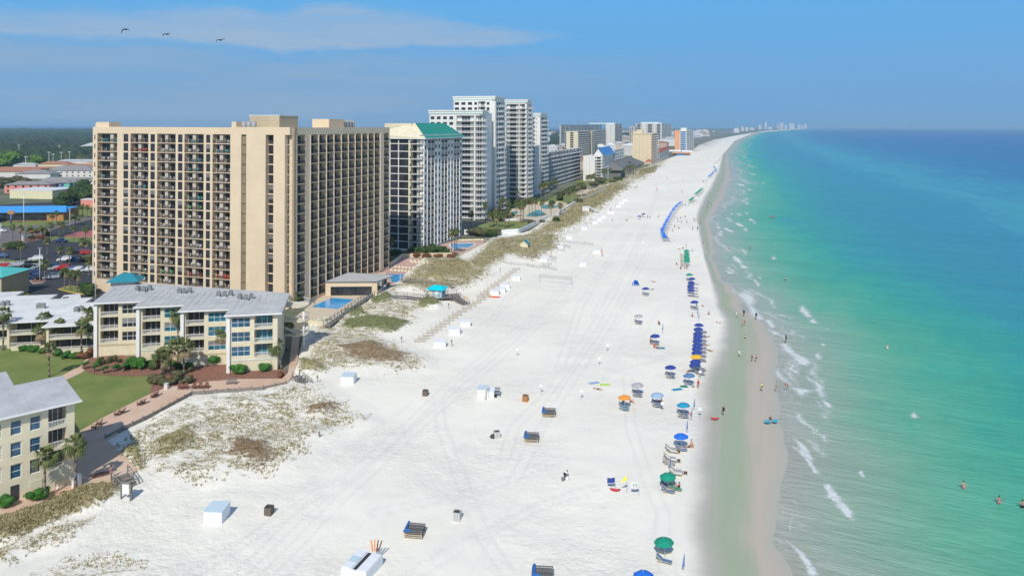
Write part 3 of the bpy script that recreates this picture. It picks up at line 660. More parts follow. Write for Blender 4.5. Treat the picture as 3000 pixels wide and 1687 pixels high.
p = x_.part('gable_roof'); p.M = frame2(Oo, V2)
BLU = mat('blue_metal_roof', (0.05,0.20,0.48), 0.4, 0.05, .3)
p.add([(Wd*.5,2,22.5),(Wd*.75,2,29.5),(Wd*1.02,2,22.5),(Wd*.5,Ls*1.1,22.5),(Wd*.75,Ls*.95,29.5),(Wd*1.05,Ls*1.1,22.5)], [(0,2,1),(3,4,5)], M_['white'])
p.add([(Wd*1.06,1,22.6),(Wd*.75,1,29.7),(Wd*1.06,Ls*1.1,22.6),(Wd*.75,Ls*.95,29.7),(Wd*.46,1,22.6),(Wd*.46,Ls*1.1,22.6)], [(0,2,3,1),(4,1,3,5)], BLU)
x_.done()
x_, *_q = simple('white_annex', 'white annex block with rows of small windows right of the blue roof', 'hotel', (1803,517), 1795, 1832, 26.0, 8, 'white', [('wall',0,1,{})], bays_(5, dict(rail='white'), .3)); x_.done()
x_, *_q = simple('yellow_condominium', 'pale yellow condominium with dark balcony bands, behind the blue roofed hotel', 'condominium', (1695,474), 1654, 1777, 41.5, 13, 'cream',
   [('balc',0,.12,dict(rail='white')),('wall',.12,.42,{}),('win',.42,.66,dict(sill=.3,h=2.2,nx=3)),('wall',.66,1,{})], [('balc',0,.40,dict(rail='white',out=.8)),('wall',.40,.52,dict(proud=1.5)),('balc',.52,1,dict(rail='white',out=.8))]); x_.done()
x_, *_q = simple('long_condominium', 'long pale condominium standing behind the yellow condominium', 'condominium', (1645,441), 1640, 1765, 50.2, 15, 'offw', [('wall',0,1,{})], bays_(12, dict(rail='white'), .2)); x_.done()
x_, *_q = simple('balcony_block', 'tall white block with blank front and white side balconies, behind yellow condominium', 'condominium', (1804,432.5), 1775, 1824, 52.5, 15, 'offw', [('wall',0,.5,{}),('win',.5,.56,dict(sill=.5,h=2,mg=.3)),('wall',.56,1,{})], bays_(2, dict(rail='white',out=1.2), .05))
p = x_.part('roof_canopy'); p.M = frame2(_q[1], V2); p.box(-40, _q[2]*.9, 10, 40, 52.6, 55, M_['mint']); x_.done()
x_, *_q = simple('terraced_condominium', 'broad white condominium with pale green roofs, behind the tan windowless tower', 'condominium', (1940,428), 1862, 1969, 54.0, 15, 'offw',
  [('balc',0,.25,dict(rail='white')),('wall',.25,.4,{}),('balc',.4,.7,dict(rail='white')),('wall',.7,.76,{}),('balc',.76,1,dict(rail='white'))], bays_(3, dict(rail='white',out=1), .08))
p = x_.part('roof_canopy'); p.M = frame2(_q[1], V2); p.box(_q[2]*.2, _q[2]*.9, 5, 30, 54.2, 57.5, M_['mint']); p.box(_q[2]*.93, _q[2]*1.0, 5, 30, 54.2, 56.5, M_['white']); x_.done()
x_, *_q = simple('balcony_block', 'narrow white balcony block left of the tan windowless tower', 'condominium', (1862,430), 1844, 1868, 47.0, 14, 'offw', bays_(3, dict(rail='white'), .1), [('wall',0,1,{})]); x_.done()
TAN = M_['tan'] = mat('tan_hotel_stucco', (0.68,0.56,0.37), 0.85, 0.04, .1)
x_, Cc, Oo, Wd, Ls = simple('tan_tower', 'tan twelve storey tower with nearly blank front and small round windows', 'hotel', (1912.5,482), 1853, 1929.5, 39.5, 12, 'tan',
  [('wall',0,.35,{}),('win',.35,.37,dict(sill=1.1,h=.8)),('wall',.37,.53,{}),('win',.53,.55,dict(sill=1.1,h=.8)),('wall',.55,.73,{}),('win',.73,.75,dict(sill=1.1,h=.8)),('wall',.75,1,{})], bays_(3, dict(rail='white',out=.5), .06))
p = x_.part('roof_penthouse'); p.M = frame2(Oo, V2); p.box(-.5, Wd*1.0, -.6, 0, 38.6, 39.9, M_['tan']); p.box(Wd*.2, Wd*.5, 3, 12, 39, 44.5, M_['tan']); p.box(.5, Wd*.2, 3, 12, 39, 42, M_['tan'])
x_.done()
RED = mat('red_tile_roof', (0.42,0.11,0.07), 0.8, 0.12, .5)
x_, Cc, Oo, Wd, Ls = simple('red_roofed_hotel', 'low hotel with red hipped roof and arcaded balconies beside tan tower', 'hotel', (1934,472), 1929, 1960, 12.2, 4, 'offw', [('wall',0,1,{})], bays_(7, dict(rail='white'), .25))
p = x_.part('hipped_roof'); p.M = frame2(Oo, V2); p.add([(-1,-1,12.2),(Wd+1,-1,12.2),(Wd+1,Ls,12.2),(-1,Ls,12.2),(Wd*.5,8,17),(Wd*.5,Ls-10,17)], [(0,1,4),(1,2,5,4),(2,3,5),(3,0,4,5)], RED); x_.done()
ORA = M_['orange'] = mat('orange_stucco', (0.78,0.36,0.16), 0.8, 0.04, .2); M_['bluewall'] = mat('blue_glass_wall', (0.04,0.17,0.36), .25, .2, .2)
x_, Cc, Oo, Wd, Ls = simple('orange_blue_tower', 'orange and blue glass tower with white fins beside the open dunes', 'tower', (2013,448), 1977, 2033.5, 40.5, 10, 'white',
  [('wall',0,.42,dict(m='orange')),('wall',.42,.47,{}),('win',.47,1,dict(m='white',glass='bluewall',sill=.5,h=2.9,nx=3,rec=.1))], bays_(3, dict(rail='white',out=.8), .12))
p = x_.part('roof_penthouse'); p.M = frame2(Oo, V2); p.box(Wd*.5, Wd, 2, 14, 40.3, 45.5, M_['white']); p.box(-.2, Wd*.44, -.2, 0, 36, 41, M_['orange']); x_.done()
# low shingled hall on stilts
Cc = G(1889,497); Cc = Vector((Cc.x, Cc.y)); Oo = Cc-U2*0
hb = Bld('shingled_hall', 'low hall with broad grey shingle roof over tall pale columns', 'hall', Cc)
A0 = G(1835,524); A0 = Vector((A0.x, A0.y)); dv = (Cc-A0); LL = dv.length; ee = dv.normalized()
p = hb.part('wall'); p.M = frame2(A0, ee); p.box(2, LL-2, 5, 25, -.2, 7.2, M_['shade'])
for i in range(15): q = hb.part('column', 'c%d' % i); q.M = frame2(A0, ee); q.box(2+i*(LL-4)/14-.6, 2+i*(LL-4)/14+.6, -.4, .4, -.2, 7.9, M_['cream'])
p = hb.part('roof'); p.M = frame2(A0, ee); p.add([(-1,-.5,8),(LL+1,-.5,8),(LL+1,30,8),(-1,30,8),(10,15,15.5),(LL-14,15,15.5),(-1,-.5,7.6),(LL+1,-.5,7.6),(LL+1,30,7.6),(-1,30,7.6)], [(0,1,5,4),(1,2,5),(2,3,4,5),(3,0,4),(6,7,1,0),(7,8,2,1),(9,6,0,3)], M_['shade'])
hb.done()
# beach bar
Cc = G(1975,455); rb = Bld('beach_restaurant', 'orange beach restaurant with white canopy roofs below orange blue tower', 'restaurant', Cc)
p = rb.part('wall'); p.M = frame2((Cc.x, Cc.y), V2); p.box(0, 26, 0, 20, -.2, 5, M_['orange']); p.box(4, 20, -6, -.1, -.2, 3, M_['bluewall'])
p = rb.part('canopy'); p.M = frame2((Cc.x, Cc.y), V2); p.add([(-8,4,6),(12,4,6),(12,10,8.5),(-8,10,8.5),(-8,16,6),(12,16,6)], [(0,1,2,3),(3,2,5,4)], M_['trim']); p.add([(13,2,5.5),(30,2,5.5),(30,8,8),(13,8,8),(13,14,5.5),(30,14,5.5)], [(0,1,2,3),(3,2,5,4)], M_['trim'])
p = rb.part('awning'); p.M = frame2((Cc.x, Cc.y), V2); p.add([(-2,-.5,4.6),(27,-.5,4.6),(27,-5,3.4),(-2,-5,3.4)], [(0,1,2,3)], M_['orange']); rb.done()

# ---------------------------------------------------------------- lawns, paths, decks, car parks
LAWN = mat('lawn_grass', (0.13,0.19,0.04), 0.95, 0.1, 0.12, col2=(0.24,0.26,0.085), bump=0.5, bscale=6, detail=8)
MULCH = mat('red_mulch', (0.25,0.125,0.085), 0.95, 0.2, 1.2, bump=0.5); PAVE = mat('salmon_paving', (0.56,0.37,0.25), 0.85, 0.1, 0.12, col2=(0.66,0.50,0.38))
ASPH = mat('asphalt', (0.045,0.047,0.052), 0.9, 0.2, 0.3); ROAD = mat('worn_road', (0.17,0.15,0.145), 0.9, 0.1, 0.2); DECKP = mat('pool_paving', (0.60,0.50,0.37), 0.85, 0.08, 0.4)
PINKD = mat('pink_paving', (0.55,0.36,0.29), 0.85, 0.1, 0.4); POOL = mat('pool_water', (0.05,0.36,0.72), 0.08, 0.1, 0.5, bump=0.15, bscale=2, spec=.5); POOLT = mat('turquoise_pool_water', (0.06,0.42,0.50), 0.08, 0.1, 0.5, bump=.15)
KERB = mat('kerb_white', (0.55,0.54,0.50), 0.9, 0.1, 1); KERBY = mat('kerb_yellow', (0.72,0.48,0.06), 0.8, 0.1, 1); WOOD = mat('weathered_wood', (0.21,0.19,0.17), 0.9, 0.3, 2.0); WOODL = mat('pale_wood', (0.52,0.42,0.28), 0.85, 0.2, 2)
BROWN = mat('brown_stained_wood', (0.16,0.06,0.035), 0.6, 0.2, 3); WHP = mat('white_painted_wood', (0.74,0.74,0.72), .6, .04, 1)
sheet('lawn', GP([(-400,1010),(0,1022),(120,1022),(240,1040),(262,1075),(330,1095),(470,1095),(480,1135),(442,1158),(300,1230),(215,1275),(100,1330),(-400,1330)]), 0.03, LAWN)
sheet('garden_path', GP([(150,1116),(172,1106),(240,1070),(262,1040),(278,1022),(292,1030),(262,1076),(240,1092),(170,1125)]), 0.05, PAVE)
sheet('mulch_bed', GP([(240,1078),(252,1060),(284,1035),(840,1085),(845,1112),(700,1113),(600,1122),(520,1133),(480,1140),(440,1158),(448,1120),(470,1100),(420,1103),(330,1102),(265,1095)]), 0.07, MULCH)
sheet('promenade', GP([(-300,1560),(0,1470),(62,1452),(150,1430),(212,1400),(222,1275),(300,1229),(442,1157.5),(484,1141),(510,1136),(614,1121),(702,1114),(828,1113),(846,1095),(852,1040),(858,985),(880,985),(873,1060),(862,1100),(840,1129),(773,1143),(564,1157.5),(450,1220),(358,1264),(310,1290),(360,1335),(408,1382),(340,1412),(314,1428),(235,1442),(157,1453),(100,1493),(0,1524),(-300,1640)]), 0.30, PAVE, 0.8)
sheet('mulch_bed', GP([(262,1400),(300,1388),(325,1385),(330,1392),(300,1402),(275,1408)]), 0.34, MULCH)
sheet('car_park', GP([(-900,640),(-300,600),(0,600),(200,590),(300,640),(310,930),(-900,900)]), 0.03, ASPH)
sheet('road', GP([(-900,700),(0,728),(60,722),(160,672),(280,640),(300,632),(300,622),(200,640),(0,668),(-900,640)]), 0.05, ROAD)
sheet('grass_verge', GP([(-300,650),(0,664),(80,662),(160,655),(290,628),(300,600),(245,595),(215,610),(100,632),(0,642),(-300,640)]), 0.07, LAWN)
sheet('grass_verge', GP([(128,704),(150,694),(290,695),(290,713),(200,709)]), 0.07, LAWN)
sheet('planting_bed', GP([(45,708),(75,698),(100,688),(150,690),(128,700),(100,708),(55,710)]), 0.09, MULCH)
sheet('red_forecourt', GP([(180,694),(230,680),(300,672),(300,702),(240,702)]), 0.05, mat('red_paving', (0.40,0.13,0.12), .9, .1, .3))
for k, (pl, y_) in enumerate((([(172,848),(215,836),(240,842),(276,860),(285,866),(240,863),(200,856)],1),([(38,868),(70,858),(86,862),(80,870),(50,882),(30,882)],1),([(88,822),(140,823),(128,829),(98,832)],0),([(-100,716),(0,760),(60,766),(120,768),(118,774),(60,772),(0,770),(-100,760)],0),([(62,764),(130,765),(128,773),(70,773)],0))):
    sheet('kerb', GP(pl), 0.18, KERBY if y_ else KERB, 0.14)
    cx = sum(p[0] for p in pl)/len(pl); cy = sum(p[1] for p in pl)/len(pl)
    sheet('planting_bed', GP([(cx+(p[0]-cx)*0.95, cy+(p[1]-cy)*0.86) for p in pl]), 0.2, LAWN if y_ or k > 2 else MULCH)
sheet('pool_terrace', GP([(868,930),(905,900),(945,866),(1060,862),(1100,858),(1100,866),(955,955),(905,945)]), 0.25, DECKP, 0.5)
sheet('swimming_pool', GP([(914,901.5),(972.6,875),(1039,879.4),(992.5,908)]), 0.262, POOL)
sheet('pool_terrace', GP([(1060,830),(1102,801),(1143,778),(1180,758),(1330,756),(1302,770),(1227,807),(1206,818),(1165,835)]), 0.25, PINKD, 0.5)
sheet('swimming_pool', GP([(1140,804),(1206,807),(1182,829),(1150,829)]), 0.262, POOL)
def blob(pts, n=5):
    P_ = [Vector(p) for p in pts]; r = []
    for i in range(len(P_)):
        a, b, c, d = P_[i-1], P_[i], P_[(i+1) % len(P_)], P_[(i+2) % len(P_)]
        for k in range(n):
            t = k/n; r.append(0.5*((2*b)+(c-a)*t+(2*a-5*b+4*c-d)*t*t+(3*b-a-3*c+d)*t**3))
    return [(p.x, p.y) for p in r]
sheet('pool_terrace', GP([(1290,719),(1341,703),(1424,703),(1416,722),(1352,744),(1307,738)]), 0.2, PINKD, .4)
sheet('pool_coping', blob(GP([(1318,717),(1345,714),(1394,715),(1375,728),(1352,727),(1341,735),(1322,727)])), 0.23, WHP)
sheet('swimming_pool', blob(GP([(1322,718),(1345,715.5),(1390,716),(1372,727),(1352,726),(1341,733),(1326,726)])), 0.25, POOL)
sheet('lawn', GP([(1395,690),(1400,660),(1500,640),(1615,640),(1519,684),(1410,690)]), 0.08, LAWN)
sheet('pool_terrace', GP([(1480,648),(1500,612),(1560,595),(1640,590),(1668,600),(1665,618),(1611,642),(1560,648)]), 0.15, DECKP, .3)
sheet('swimming_pool', blob(GP([(1586,606),(1600,601),(1625,603),(1645,605),(1620,611),(1598,613)])), 0.18, POOLT)
sheet('swimming_pool', blob(GP([(1543,634),(1560,622),(1578,616),(1592,622),(1600,630),(1575,636)])), 0.18, POOLT)
sheet('swimming_pool', blob(GP([(1497,626),(1510,620),(1520,622),(1512,628)])), 0.18, POOLT)
sheet('lawn', GP([(1560,592),(1630,575),(1720,562),(1735,568),(1690,590),(1660,598)]), 0.08, LAWN)
sheet('lawn', GP([(1690,530),(1780,520),(1850,520),(1830,540),(1780,552),(1700,550)]), 0.08, LAWN)
sheet('coast_path', GP([(1680,565),(1720,548),(1830,535),(1870,545),(1868,552),(1760,552),(1700,572)]), 0.1, DECKP)

# ---------------------------------------------------------------- three storey cream condominium (staggered)
E1 = Vector((0.981, 0.193)); I1 = Vector((-0.193, 0.981))
starts = [Vector((-88.9+10.7*i, 153.5-3.15*i)) for i in range(4)]
n1 = Bld('cream_condominium', 'three storey cream condominium with stepped front and grey metal roof', 'condominium', starts[0])
BKL, BKR = Vector((-97.0, 171.5)), Vector((-50.2, 159.5))
WNC = dict(cur=1, sill=0.45, h=1.95, fr='trim', glass='tglass', nx=3, nz=2, rec=0.12); BLC = dict(rail='white', pier=0, door='dglass')
segs = [[(284,296,'wall'),(296,348.3,'balc'),(348.3,359.6,'wall'),(359.6,406.8,'win'),(406.8,409.5,'wall')],
        [(412,419,'wall'),(419,472,'balc'),(472,483.5,'wall'),(483.5,534.5,'win'),(534.5,537,'wall')],
        [(538,546,'wall'),(546,600,'balc'),(600,612,'wall'),(612,664,'win'),(664,669,'wall')],
        [(672,680.5,'wall'),(680.5,735,'win'),(735,747,'wall'),(747,801,'balc'),(801,811,'wall')]]
for i, S_ in enumerate(starts):
    wl = 10.9 if i < 3 else 9.4; cl_ = []
    for a, b, k in segs[i]:
        ta = max(0, tpx(S_, E1, a)); tb = min(wl, tpx(S_, E1, b))
        if (a, b, k) == segs[i][0]: ta = 0
        if (a, b, k) == segs[i][-1]: tb = wl
        o = dict(BLC) if k == 'balc' else dict(WNC) if k == 'win' else {}
        if k == 'balc' and i == 3: o['door'] = 'tglass'
        if k == 'win': o['glass'] = ('dglass', 'tglass', 'tglass', 'bglass')[i]
        cl_.append((k, ta, tb, o))
    n1.face(S_, E1, 2.75, 2.9, 3, cl_, 11.5, 1.7, 'cream')
    t = (BKR-BKL); 
    def back(p):  # hit the straight back wall
        k = ((p.x-BKL.x)*t.y-(p.y-BKL.y)*t.x)/(I1.y*t.x-I1.x*t.y); return p+I1*k
    a_ = S_+I1*1.7; b_ = S_+E1*wl+I1*1.7; n1.core([a_, b_, back(b_), back(a_)], -.3, 11.45, M_['cream'])
    w_ = n1.part('wall'); w_.M = frame2(S_, E1)
    w_.box(-0.35, 0.3, -0.45, 1.5, -.3, 11.48, M_['trim'])
    w_.box(0.4, wl-.2, -0.08, -.004, 2.35, 2.55, M_['mint' if i % 2 else 'beige2'])
    r_ = n1.part('roof'); r_.M = Matrix.Identity(4)
    a_ = S_-E1*0.7-I1*0.9; b_ = S_+E1*(wl+(0.9 if i == 3 else -.1))-I1*0.9; c_ = back(b_)+I1*.8; d_ = back(a_)+I1*.8
    if i == 0: d_ = d_-E1*0.3
    r_.prism([a_, b_, c_, d_], 11.52, 11.8, M_['roofg'], [11.75+.004*i, 11.75+.004*i, 12.3+.004*i, 12.3+.004*i])
    r_.M = frame2(S_, E1)
    dep_ = (c_-b_).dot(I1)
    for k in range(8):
        x = k*1.37+.2; r_.add([(x,-.9,11.76),(x+.05,-.9,11.76),(x+.05,-.9,11.785),(x,-.9,11.785),(x,dep_-1.2,12.3),(x+.05,dep_-1.2,12.3),(x+.05,dep_-1.2,12.33),(x,dep_-1.2,12.33)], [(3,2,6,7),(0,3,7,4),(1,5,6,2),(0,1,2,3)], M_['roofg'])
    f_ = n1.part('fascia', 'f%d' % i); f_.M = frame2(S_, E1); f_.box(-.75, wl+(0.95 if i == 3 else -.1), -.97, -.905, 11.5, 11.8, WHP)
    g_ = n1.part('garage_panel', 'g%d' % i); g_.M = frame2(S_, E1); g_.box(1.2, wl-1.2, -0.06, 0, 0.2, 2.1, M_['cream']) ; g_.box(1.1, wl-1.1, -0.03, 0, 0.1, 2.2, M_['beige2'])
n1.done()
kio = Bld('roof_pavilion', 'teal hipped roof pavilion behind the grey roof of cream condominium', 'pavilion', G(360,830,12))
P0 = G(312,838,12.2); kb = kio.part('wall'); kb.M = frame2((P0.x, P0.y), E1); kb.box(.8, 6.0, 0.6, 4.4, 0, 13.2, M_['grey'])
kr = kio.part('hipped_roof'); kr.M = frame2((P0.x, P0.y), E1); TEALR = mat('teal_metal_roof', (0.03,0.23,0.29), .4, .08, .6)
kr.add([(-.2,-.4,13),(7.2,-.4,13),(7.2,5.4,13),(-.2,5.4,13),(2.6,2.5,14.6),(4.6,2.5,14.6)], [(0,1,5,4),(1,2,5),(2,3,4,5),(3,0,4),(3,2,1,0)], TEALR); kio.done()
# stair tower with curved landings at the right end
sw = Bld('balcony_stair_tower', 'cream stair tower with rounded white railed landings, right of condominium', 'staircase', G(880,1010))
B0 = G(892,1040); B0 = Vector((B0.x, B0.y)); c0 = B0+Vector((-2.0, 2.5))
for k, z in enumerate((4.0, 7.0, 10.2)):
    p = sw.part('landing', 'l%d' % k); p.M = Matrix.Translation((c0.x, c0.y, 0))
    pts = [(-6, 3.2), (-6, -0.2)]+[(math.cos(a)*2.2, math.sin(a)*2.2+0.6) for a in np.linspace(-1.7, 1.5, 10)]
    p.prism(pts, z-.25, z, M_['cream'])
    q = sw.part('railing', 'r%d' % k); q.M = p.M
    for i in range(1, len(pts)-1):
        a, b = pts[i], pts[i+1]; q.tube((*a, z+1.05), (*b, z+1.05), .05, .05, WHP, 5); q.tube((*a, z+.15), (*b, z+.15), .04, .04, WHP, 5)
        n = max(1, int(math.dist(a, b)/.3))
        for j in range(n): t = j/n; x = a[0]+(b[0]-a[0])*t; y = a[1]+(b[1]-a[1])*t; q.tube((x, y, z), (x, y, z+1.05), .02, .02, WHP, 4)
    if k < 2:
        s = sw.part('stair_flight', 's%d' % k); s.M = p.M
        s.add([(-6,2.0,z),(-0.5,2.6,z+3.1),(-0.5,3.6,z+3.1),(-6,3.0,z),(-6,2.0,z-.3),(-.5,2.6,z+2.8),(-.5,3.6,z+2.8),(-6,3,z-.3)], [(0,1,2,3),(7,6,5,4),(0,4,5,1),(3,2,6,7)], M_['cream'])
p = sw.part('column'); p.M = Matrix.Translation((c0.x, c0.y, 0)); p.tube((1.2,0,0), (1.2,0,10), .22, .22, WHP, 8)
s = sw.part('stair_flight', 's9'); s.M = p.M; s.add([(-7,-.4,7.6),(1,-1.2,4),(1,-.2,4),(-7,.6,7.6),(-7,-.4,7.2),(1,-1.2,3.6),(1,-.2,3.6),(-7,.6,7.2)], [(0,1,2,3),(7,6,5,4),(0,4,5,1),(3,2,6,7)], M_['cream'])
sw.done()

# two storey wing
n2b = Bld('garden_apartments', 'two storey cream apartment wing with long white railings and white roof', 'apartments', (-111, 158))
for k in range(-0, 4):
    S_ = Vector((-100.9-10.7*k, 155.6+3.1*k)); wl = 10.6 if k else 11.2
    n2b.face(S_, E1, 0.25, 2.8, 2, [('wall',0,.5,dict(proud=.15)),('balc',.5,wl-.3,dict(rail='white')),('wall',wl-.3,wl,{})], 5.9, 2.2, 'cream')
    a_ = S_+I1*2.2; n2b.core([a_, a_+E1*wl, a_+E1*wl+I1*15, a_+I1*15], -.3, 5.85, M_['cream'])
    r_ = n2b.part('roof'); r_.M = frame2(S_, E1); r_.prism([(-.6,-.8),(wl+(0.1 if k else .6),-.8),(wl+(.1 if k else .6),19-3.1*0-(3-k)*0),(-.6,19)], 5.92, 6.2, M_['roofw'], [6.1+.005*k,6.1+.005*k,6.5+.005*k,6.5+.005*k])
    f_ = n2b.part('fascia', 'f%d' % k); f_.M = frame2(S_, E1); f_.box(-.65, wl, -.88, -.805, 5.85, 6.15, WHP)
    f_ = n2b.part('patio_wall', 'p%d' % k); f_.M = frame2(S_, E1); f_.box(1.5, wl-.8, -1.6, -1.4, -.2, .9, M_['cream'])
n2b.done()

# near condominium, bottom left
R3 = Vector((-60.4, 99.2)); E3 = Vector((0.732, 0.681)); I3 = Vector((-0.681, 0.732)); L3 = 26.0; O3 = R3-E3*L3
n3 = Bld('near_condominium', 'pale yellow three storey condominium with white framed blue windows, bottom left', 'condominium', R3)
def t3x(px): return tpx(O3, E3, px)
W3 = dict(cur=1, sill=.45, h=1.85, fr='trim', glass='bglass', nx=1, nz=2, rec=.16)
c3 = [('wall',0,t3x(-36),{}),('win',t3x(-36),t3x(-14),W3),('wall',t3x(-14),t3x(-17),{}),('wall',t3x(-14),t3x(-13),{}),('win',t3x(-13),t3x(7),W3),('wall',t3x(7),t3x(34),{}),('win',t3x(34),t3x(66),W3),('wall',t3x(66),t3x(91),{}),('win',t3x(91),t3x(123),W3),('wall',t3x(123),t3x(144.5),{}),
      ('balc',t3x(144.5),t3x(197),dict(rail='white')),('wall',t3x(197),L3,{})]
n3.face(O3, E3, 2.7, 2.88, 3, c3, 11.6, 1.6, 'cream', base0=0)
n3.core([O3+I3*1.6, R3+I3*1.6, R3+I3*10.4, O3+I3*10.4], -.3, 11.5, M_['cream'])
a_ = O3+I3*10.4; n3.core([a_+E3*0, a_+E3*(L3-6), a_+E3*(L3-6)+I3*7, a_+I3*7], -.3, 11.5, M_['cream'])
w_ = n3.part('wall'); w_.M = frame2(O3, E3)
for px0, px1 in ((-13,7),(34,66),(91,123)):
    for k in range(3): w_.box(t3x(px0)-.12, t3x(px1)+.12, -.05, -.003, 2.7+k*2.88+2.4, 2.7+k*2.88+2.52, M_['cream'])
r_ = n3.part('roof'); r_.M = frame2(O3, E3)
r_.prism([(-1,-.8),(L3+.7,-.8),(L3+.7,11),(L3-5.4,11),(L3-5.4,18),(-1,18)], 11.62, 11.8, M_['roofg'], [11.75,11.75,12.15,12.15,12.4,12.4])
for k in range(18):
    x = 0.6+k*1.45; d_ = 18 if x < L3-5.5 else 11; zt_ = 12.4 if d_ == 18 else 12.15
    r_.add([(x,-.8,11.75),(x+.06,-.8,11.75),(x,-.8,11.785),(x+.06,-.8,11.785),(x,d_,zt_),(x+.06,d_,zt_),(x,d_,zt_+.035),(x+.06,d_,zt_+.035)], [(2,3,7,6),(0,2,6,4),(1,5,7,3),(0,1,3,2)], M_['roofg'])
f_ = n3.part('fascia'); f_.M = frame2(O3, E3); f_.box(-1, L3+.75, -.87, -.805, 11.55, 11.83, WHP)
d_ = n3.part('door'); d_.M = frame2(O3, E3); d_.box(t3x(34), t3x(60), -.03, .02, 0.3, 2.3, M_['dglass'])
g_ = n3.part('garage_panel'); g_.M = frame2(O3, E3); g_.box(t3x(90), t3x(127), -.06, 0, .5, 2.2, M_['cream'])
n3.done()

# roof air conditioners
def ac_unit(loc, label, grp):
    t = thing('air_conditioner', label, 'air conditioner', loc, rnd.uniform(-.2, .4), grp)
    b = MB(); b.box(-.42,.42,-.42,.42,.12,1.15,M_['ac'])
    for k in range(5): b.box(-.44,.44,-.435,-.42,.25+k*.17,.31+k*.17,M_['frame'])
    b.box(-.45,.45,-.45,.45,0,.12,KERB); obj('casing', b, t)
    f = MB(); f.tube((0,0,1.15),(0,0,1.2),.33,.33,M_['frame'],14); obj('fan_grille', f, t)
for i, (x, y) in enumerate([(405,850),(422,852),(440,848),(527,857),(541,858),(557,856),(642,866),(659,867),(677,864),(704,874),(722,877),(738,873)]):
    ac_unit(G(x, y+3, 12.1), 'grey air conditioner in the %s cluster on the condominium\'s grey roof' % ['leftmost','second','third','rightmost'][i//3], '%s roof air conditioner cluster' % ['leftmost','second','third','rightmost'][i//3])
for i, (x, y) in enumerate([(10,893),(24,891),(115,899),(128,899),(225,910),(239,907)]):
    ac_unit(G(x, y+4, 6.35), 'grey air conditioner in the %s pair on the white apartment roof' % ['left','middle','right'][i//2], '%s pair of apartment roof air conditioners' % ['left','middle','right'][i//2])

# pool house
Q = [G(955,868), G(1106,867)]; q0 = Vector((Q[0].x, Q[0].y)); q1 = Vector((Q[1].x, Q[1].y)); e_ = (q1-q0).normalized(); Lq = (q1-q0).length
ph = Bld('pool_house', 'low beige pool house with flat grey roof beside the blue pool', 'pool house', q0)
ph.face(q0, e_, 0.25, 2.6, 1, [('wall',0,Lq*.1,{}),('win',Lq*.1,Lq*.9,dict(sill=0.02,h=2.5,nx=9,nz=1,rec=.5)),('wall',Lq*.9,Lq,{})], 4.1, .8, 'beige')
ph.face(q1, Vector((0.05,1.0)).normalized(), 0.25, 2.6, 1, [('wall',0,1,{}),('win',1,12.5,dict(sill=.9,h=1.6,nx=6,rec=.3)),('wall',12.5,13,{})], 4.1, .8, 'beige')
ph.core([q0+Vector((0,.8)), q1+Vector((-.8,.8)), q1+Vector((-.3,13)), q0+Vector((1,13))], -.2, 4.0, M_['beige'])
r_ = ph.part('roof'); r_.M = Matrix.Identity(4); r_.prism([q0+Vector((-.3,-.3)), q1+Vector((.3,-.3)), G(1160,806,4.2).xy, G(1020,798,4.2).xy], 4.1, 4.25, M_['shade']); r_.prism([q0+Vector((0,0)), q1+Vector((0,0)), G(1157,807.5,4.2).xy, G(1021,799.5,4.2).xy], 4.25, 4.32, M_['roofg'])
ph.done()
# boardwalk, platform, stairs and cyan hut
def walkway(name, label, pts, z, wd, cat='boardwalk', rail=True, m=WOOD, zfun=None):
    loc = G(*pts[0]); t = thing(name, label, cat, (loc.x, loc.y, 0)); T = Matrix.Translation((-loc.x, -loc.y, 0))
    P_ = [Vector((G(x, y, z).x, G(x, y, z).y, z)) for x, y in pts]
    d = MB(); 
    for i in range(len(P_)-1):
        a, b = P_[i], P_[i+1]; e = (b-a).normalized(); nrm = Vector((-e.y, e.x, 0))*wd/2
        d.prism([(a-nrm-e*.1).xy, (b-nrm+e*.1).xy, (b+nrm+e*.1).xy, (a+nrm-e*.1).xy], z-.15-.003*i, z-.003*i, m)
    obj('deck', d, t, T)
    for s in (-1, 1):
        rl = MB()
        for i in range(len(P_)-1):
            a, b = P_[i], P_[i+1]; e = (b-a).normalized(); nrm = Vector((-e.y, e.x, 0))*wd/2*s
            for h in (.5, 1.0): rl.tube(a+nrm+Vector((0,0,h)), b+nrm+Vector((0,0,h)), .05, .05, m, 4)
        if rail: obj('handrail', rl, t, T)
        for i in range(len(P_)-1):
            a, b = P_[i], P_[i+1]; e = (b-a).normalized(); nrm = Vector((-e.y, e.x, 0))*wd/2*s; n = max(1, int((b-a).length/2.2))
            for k in range(n+1 if i == len(P_)-2 else n):
                p = a+(b-a)*k/n+nrm; pb = MB(); pb.box(p.x-.07, p.x+.07, p.y-.07, p.y+.07, -.4, z+1.08, m); obj('post', pb, t, T)
    return t
walkway('boardwalk', 'grey wooden boardwalk crossing the dune grass from pool house to cyan hut', [(1108,866),(1190,868),(1250,876),(1262,862)], 0.9, 1.5)
walkway('boardwalk', 'grey wooden boardwalk along the far side of the dune hollow by small pool', [(1185,822),(1215,828),(1290,838),(1330,842)], 0.9, 1.4)
walkway('pool_ramp', 'long railed wooden ramp rising along the beach side of the blue pool', [(958,955),(1000,925),(1050,890),(1092,862)], 0.9, 1.6, 'ramp')
walkway('lookout_deck', 'square wooden lookout deck around the cyan roofed hut', [(1256,868),(1292,868),(1345,864)], 1.2, 4.2, 'deck')
hl = G(1283,868,1.2); ht = thing('beach_hut', 'small pale blue hut with bright cyan roof on wooden deck', 'hut', (hl.x, hl.y, 1.2), R(-16))
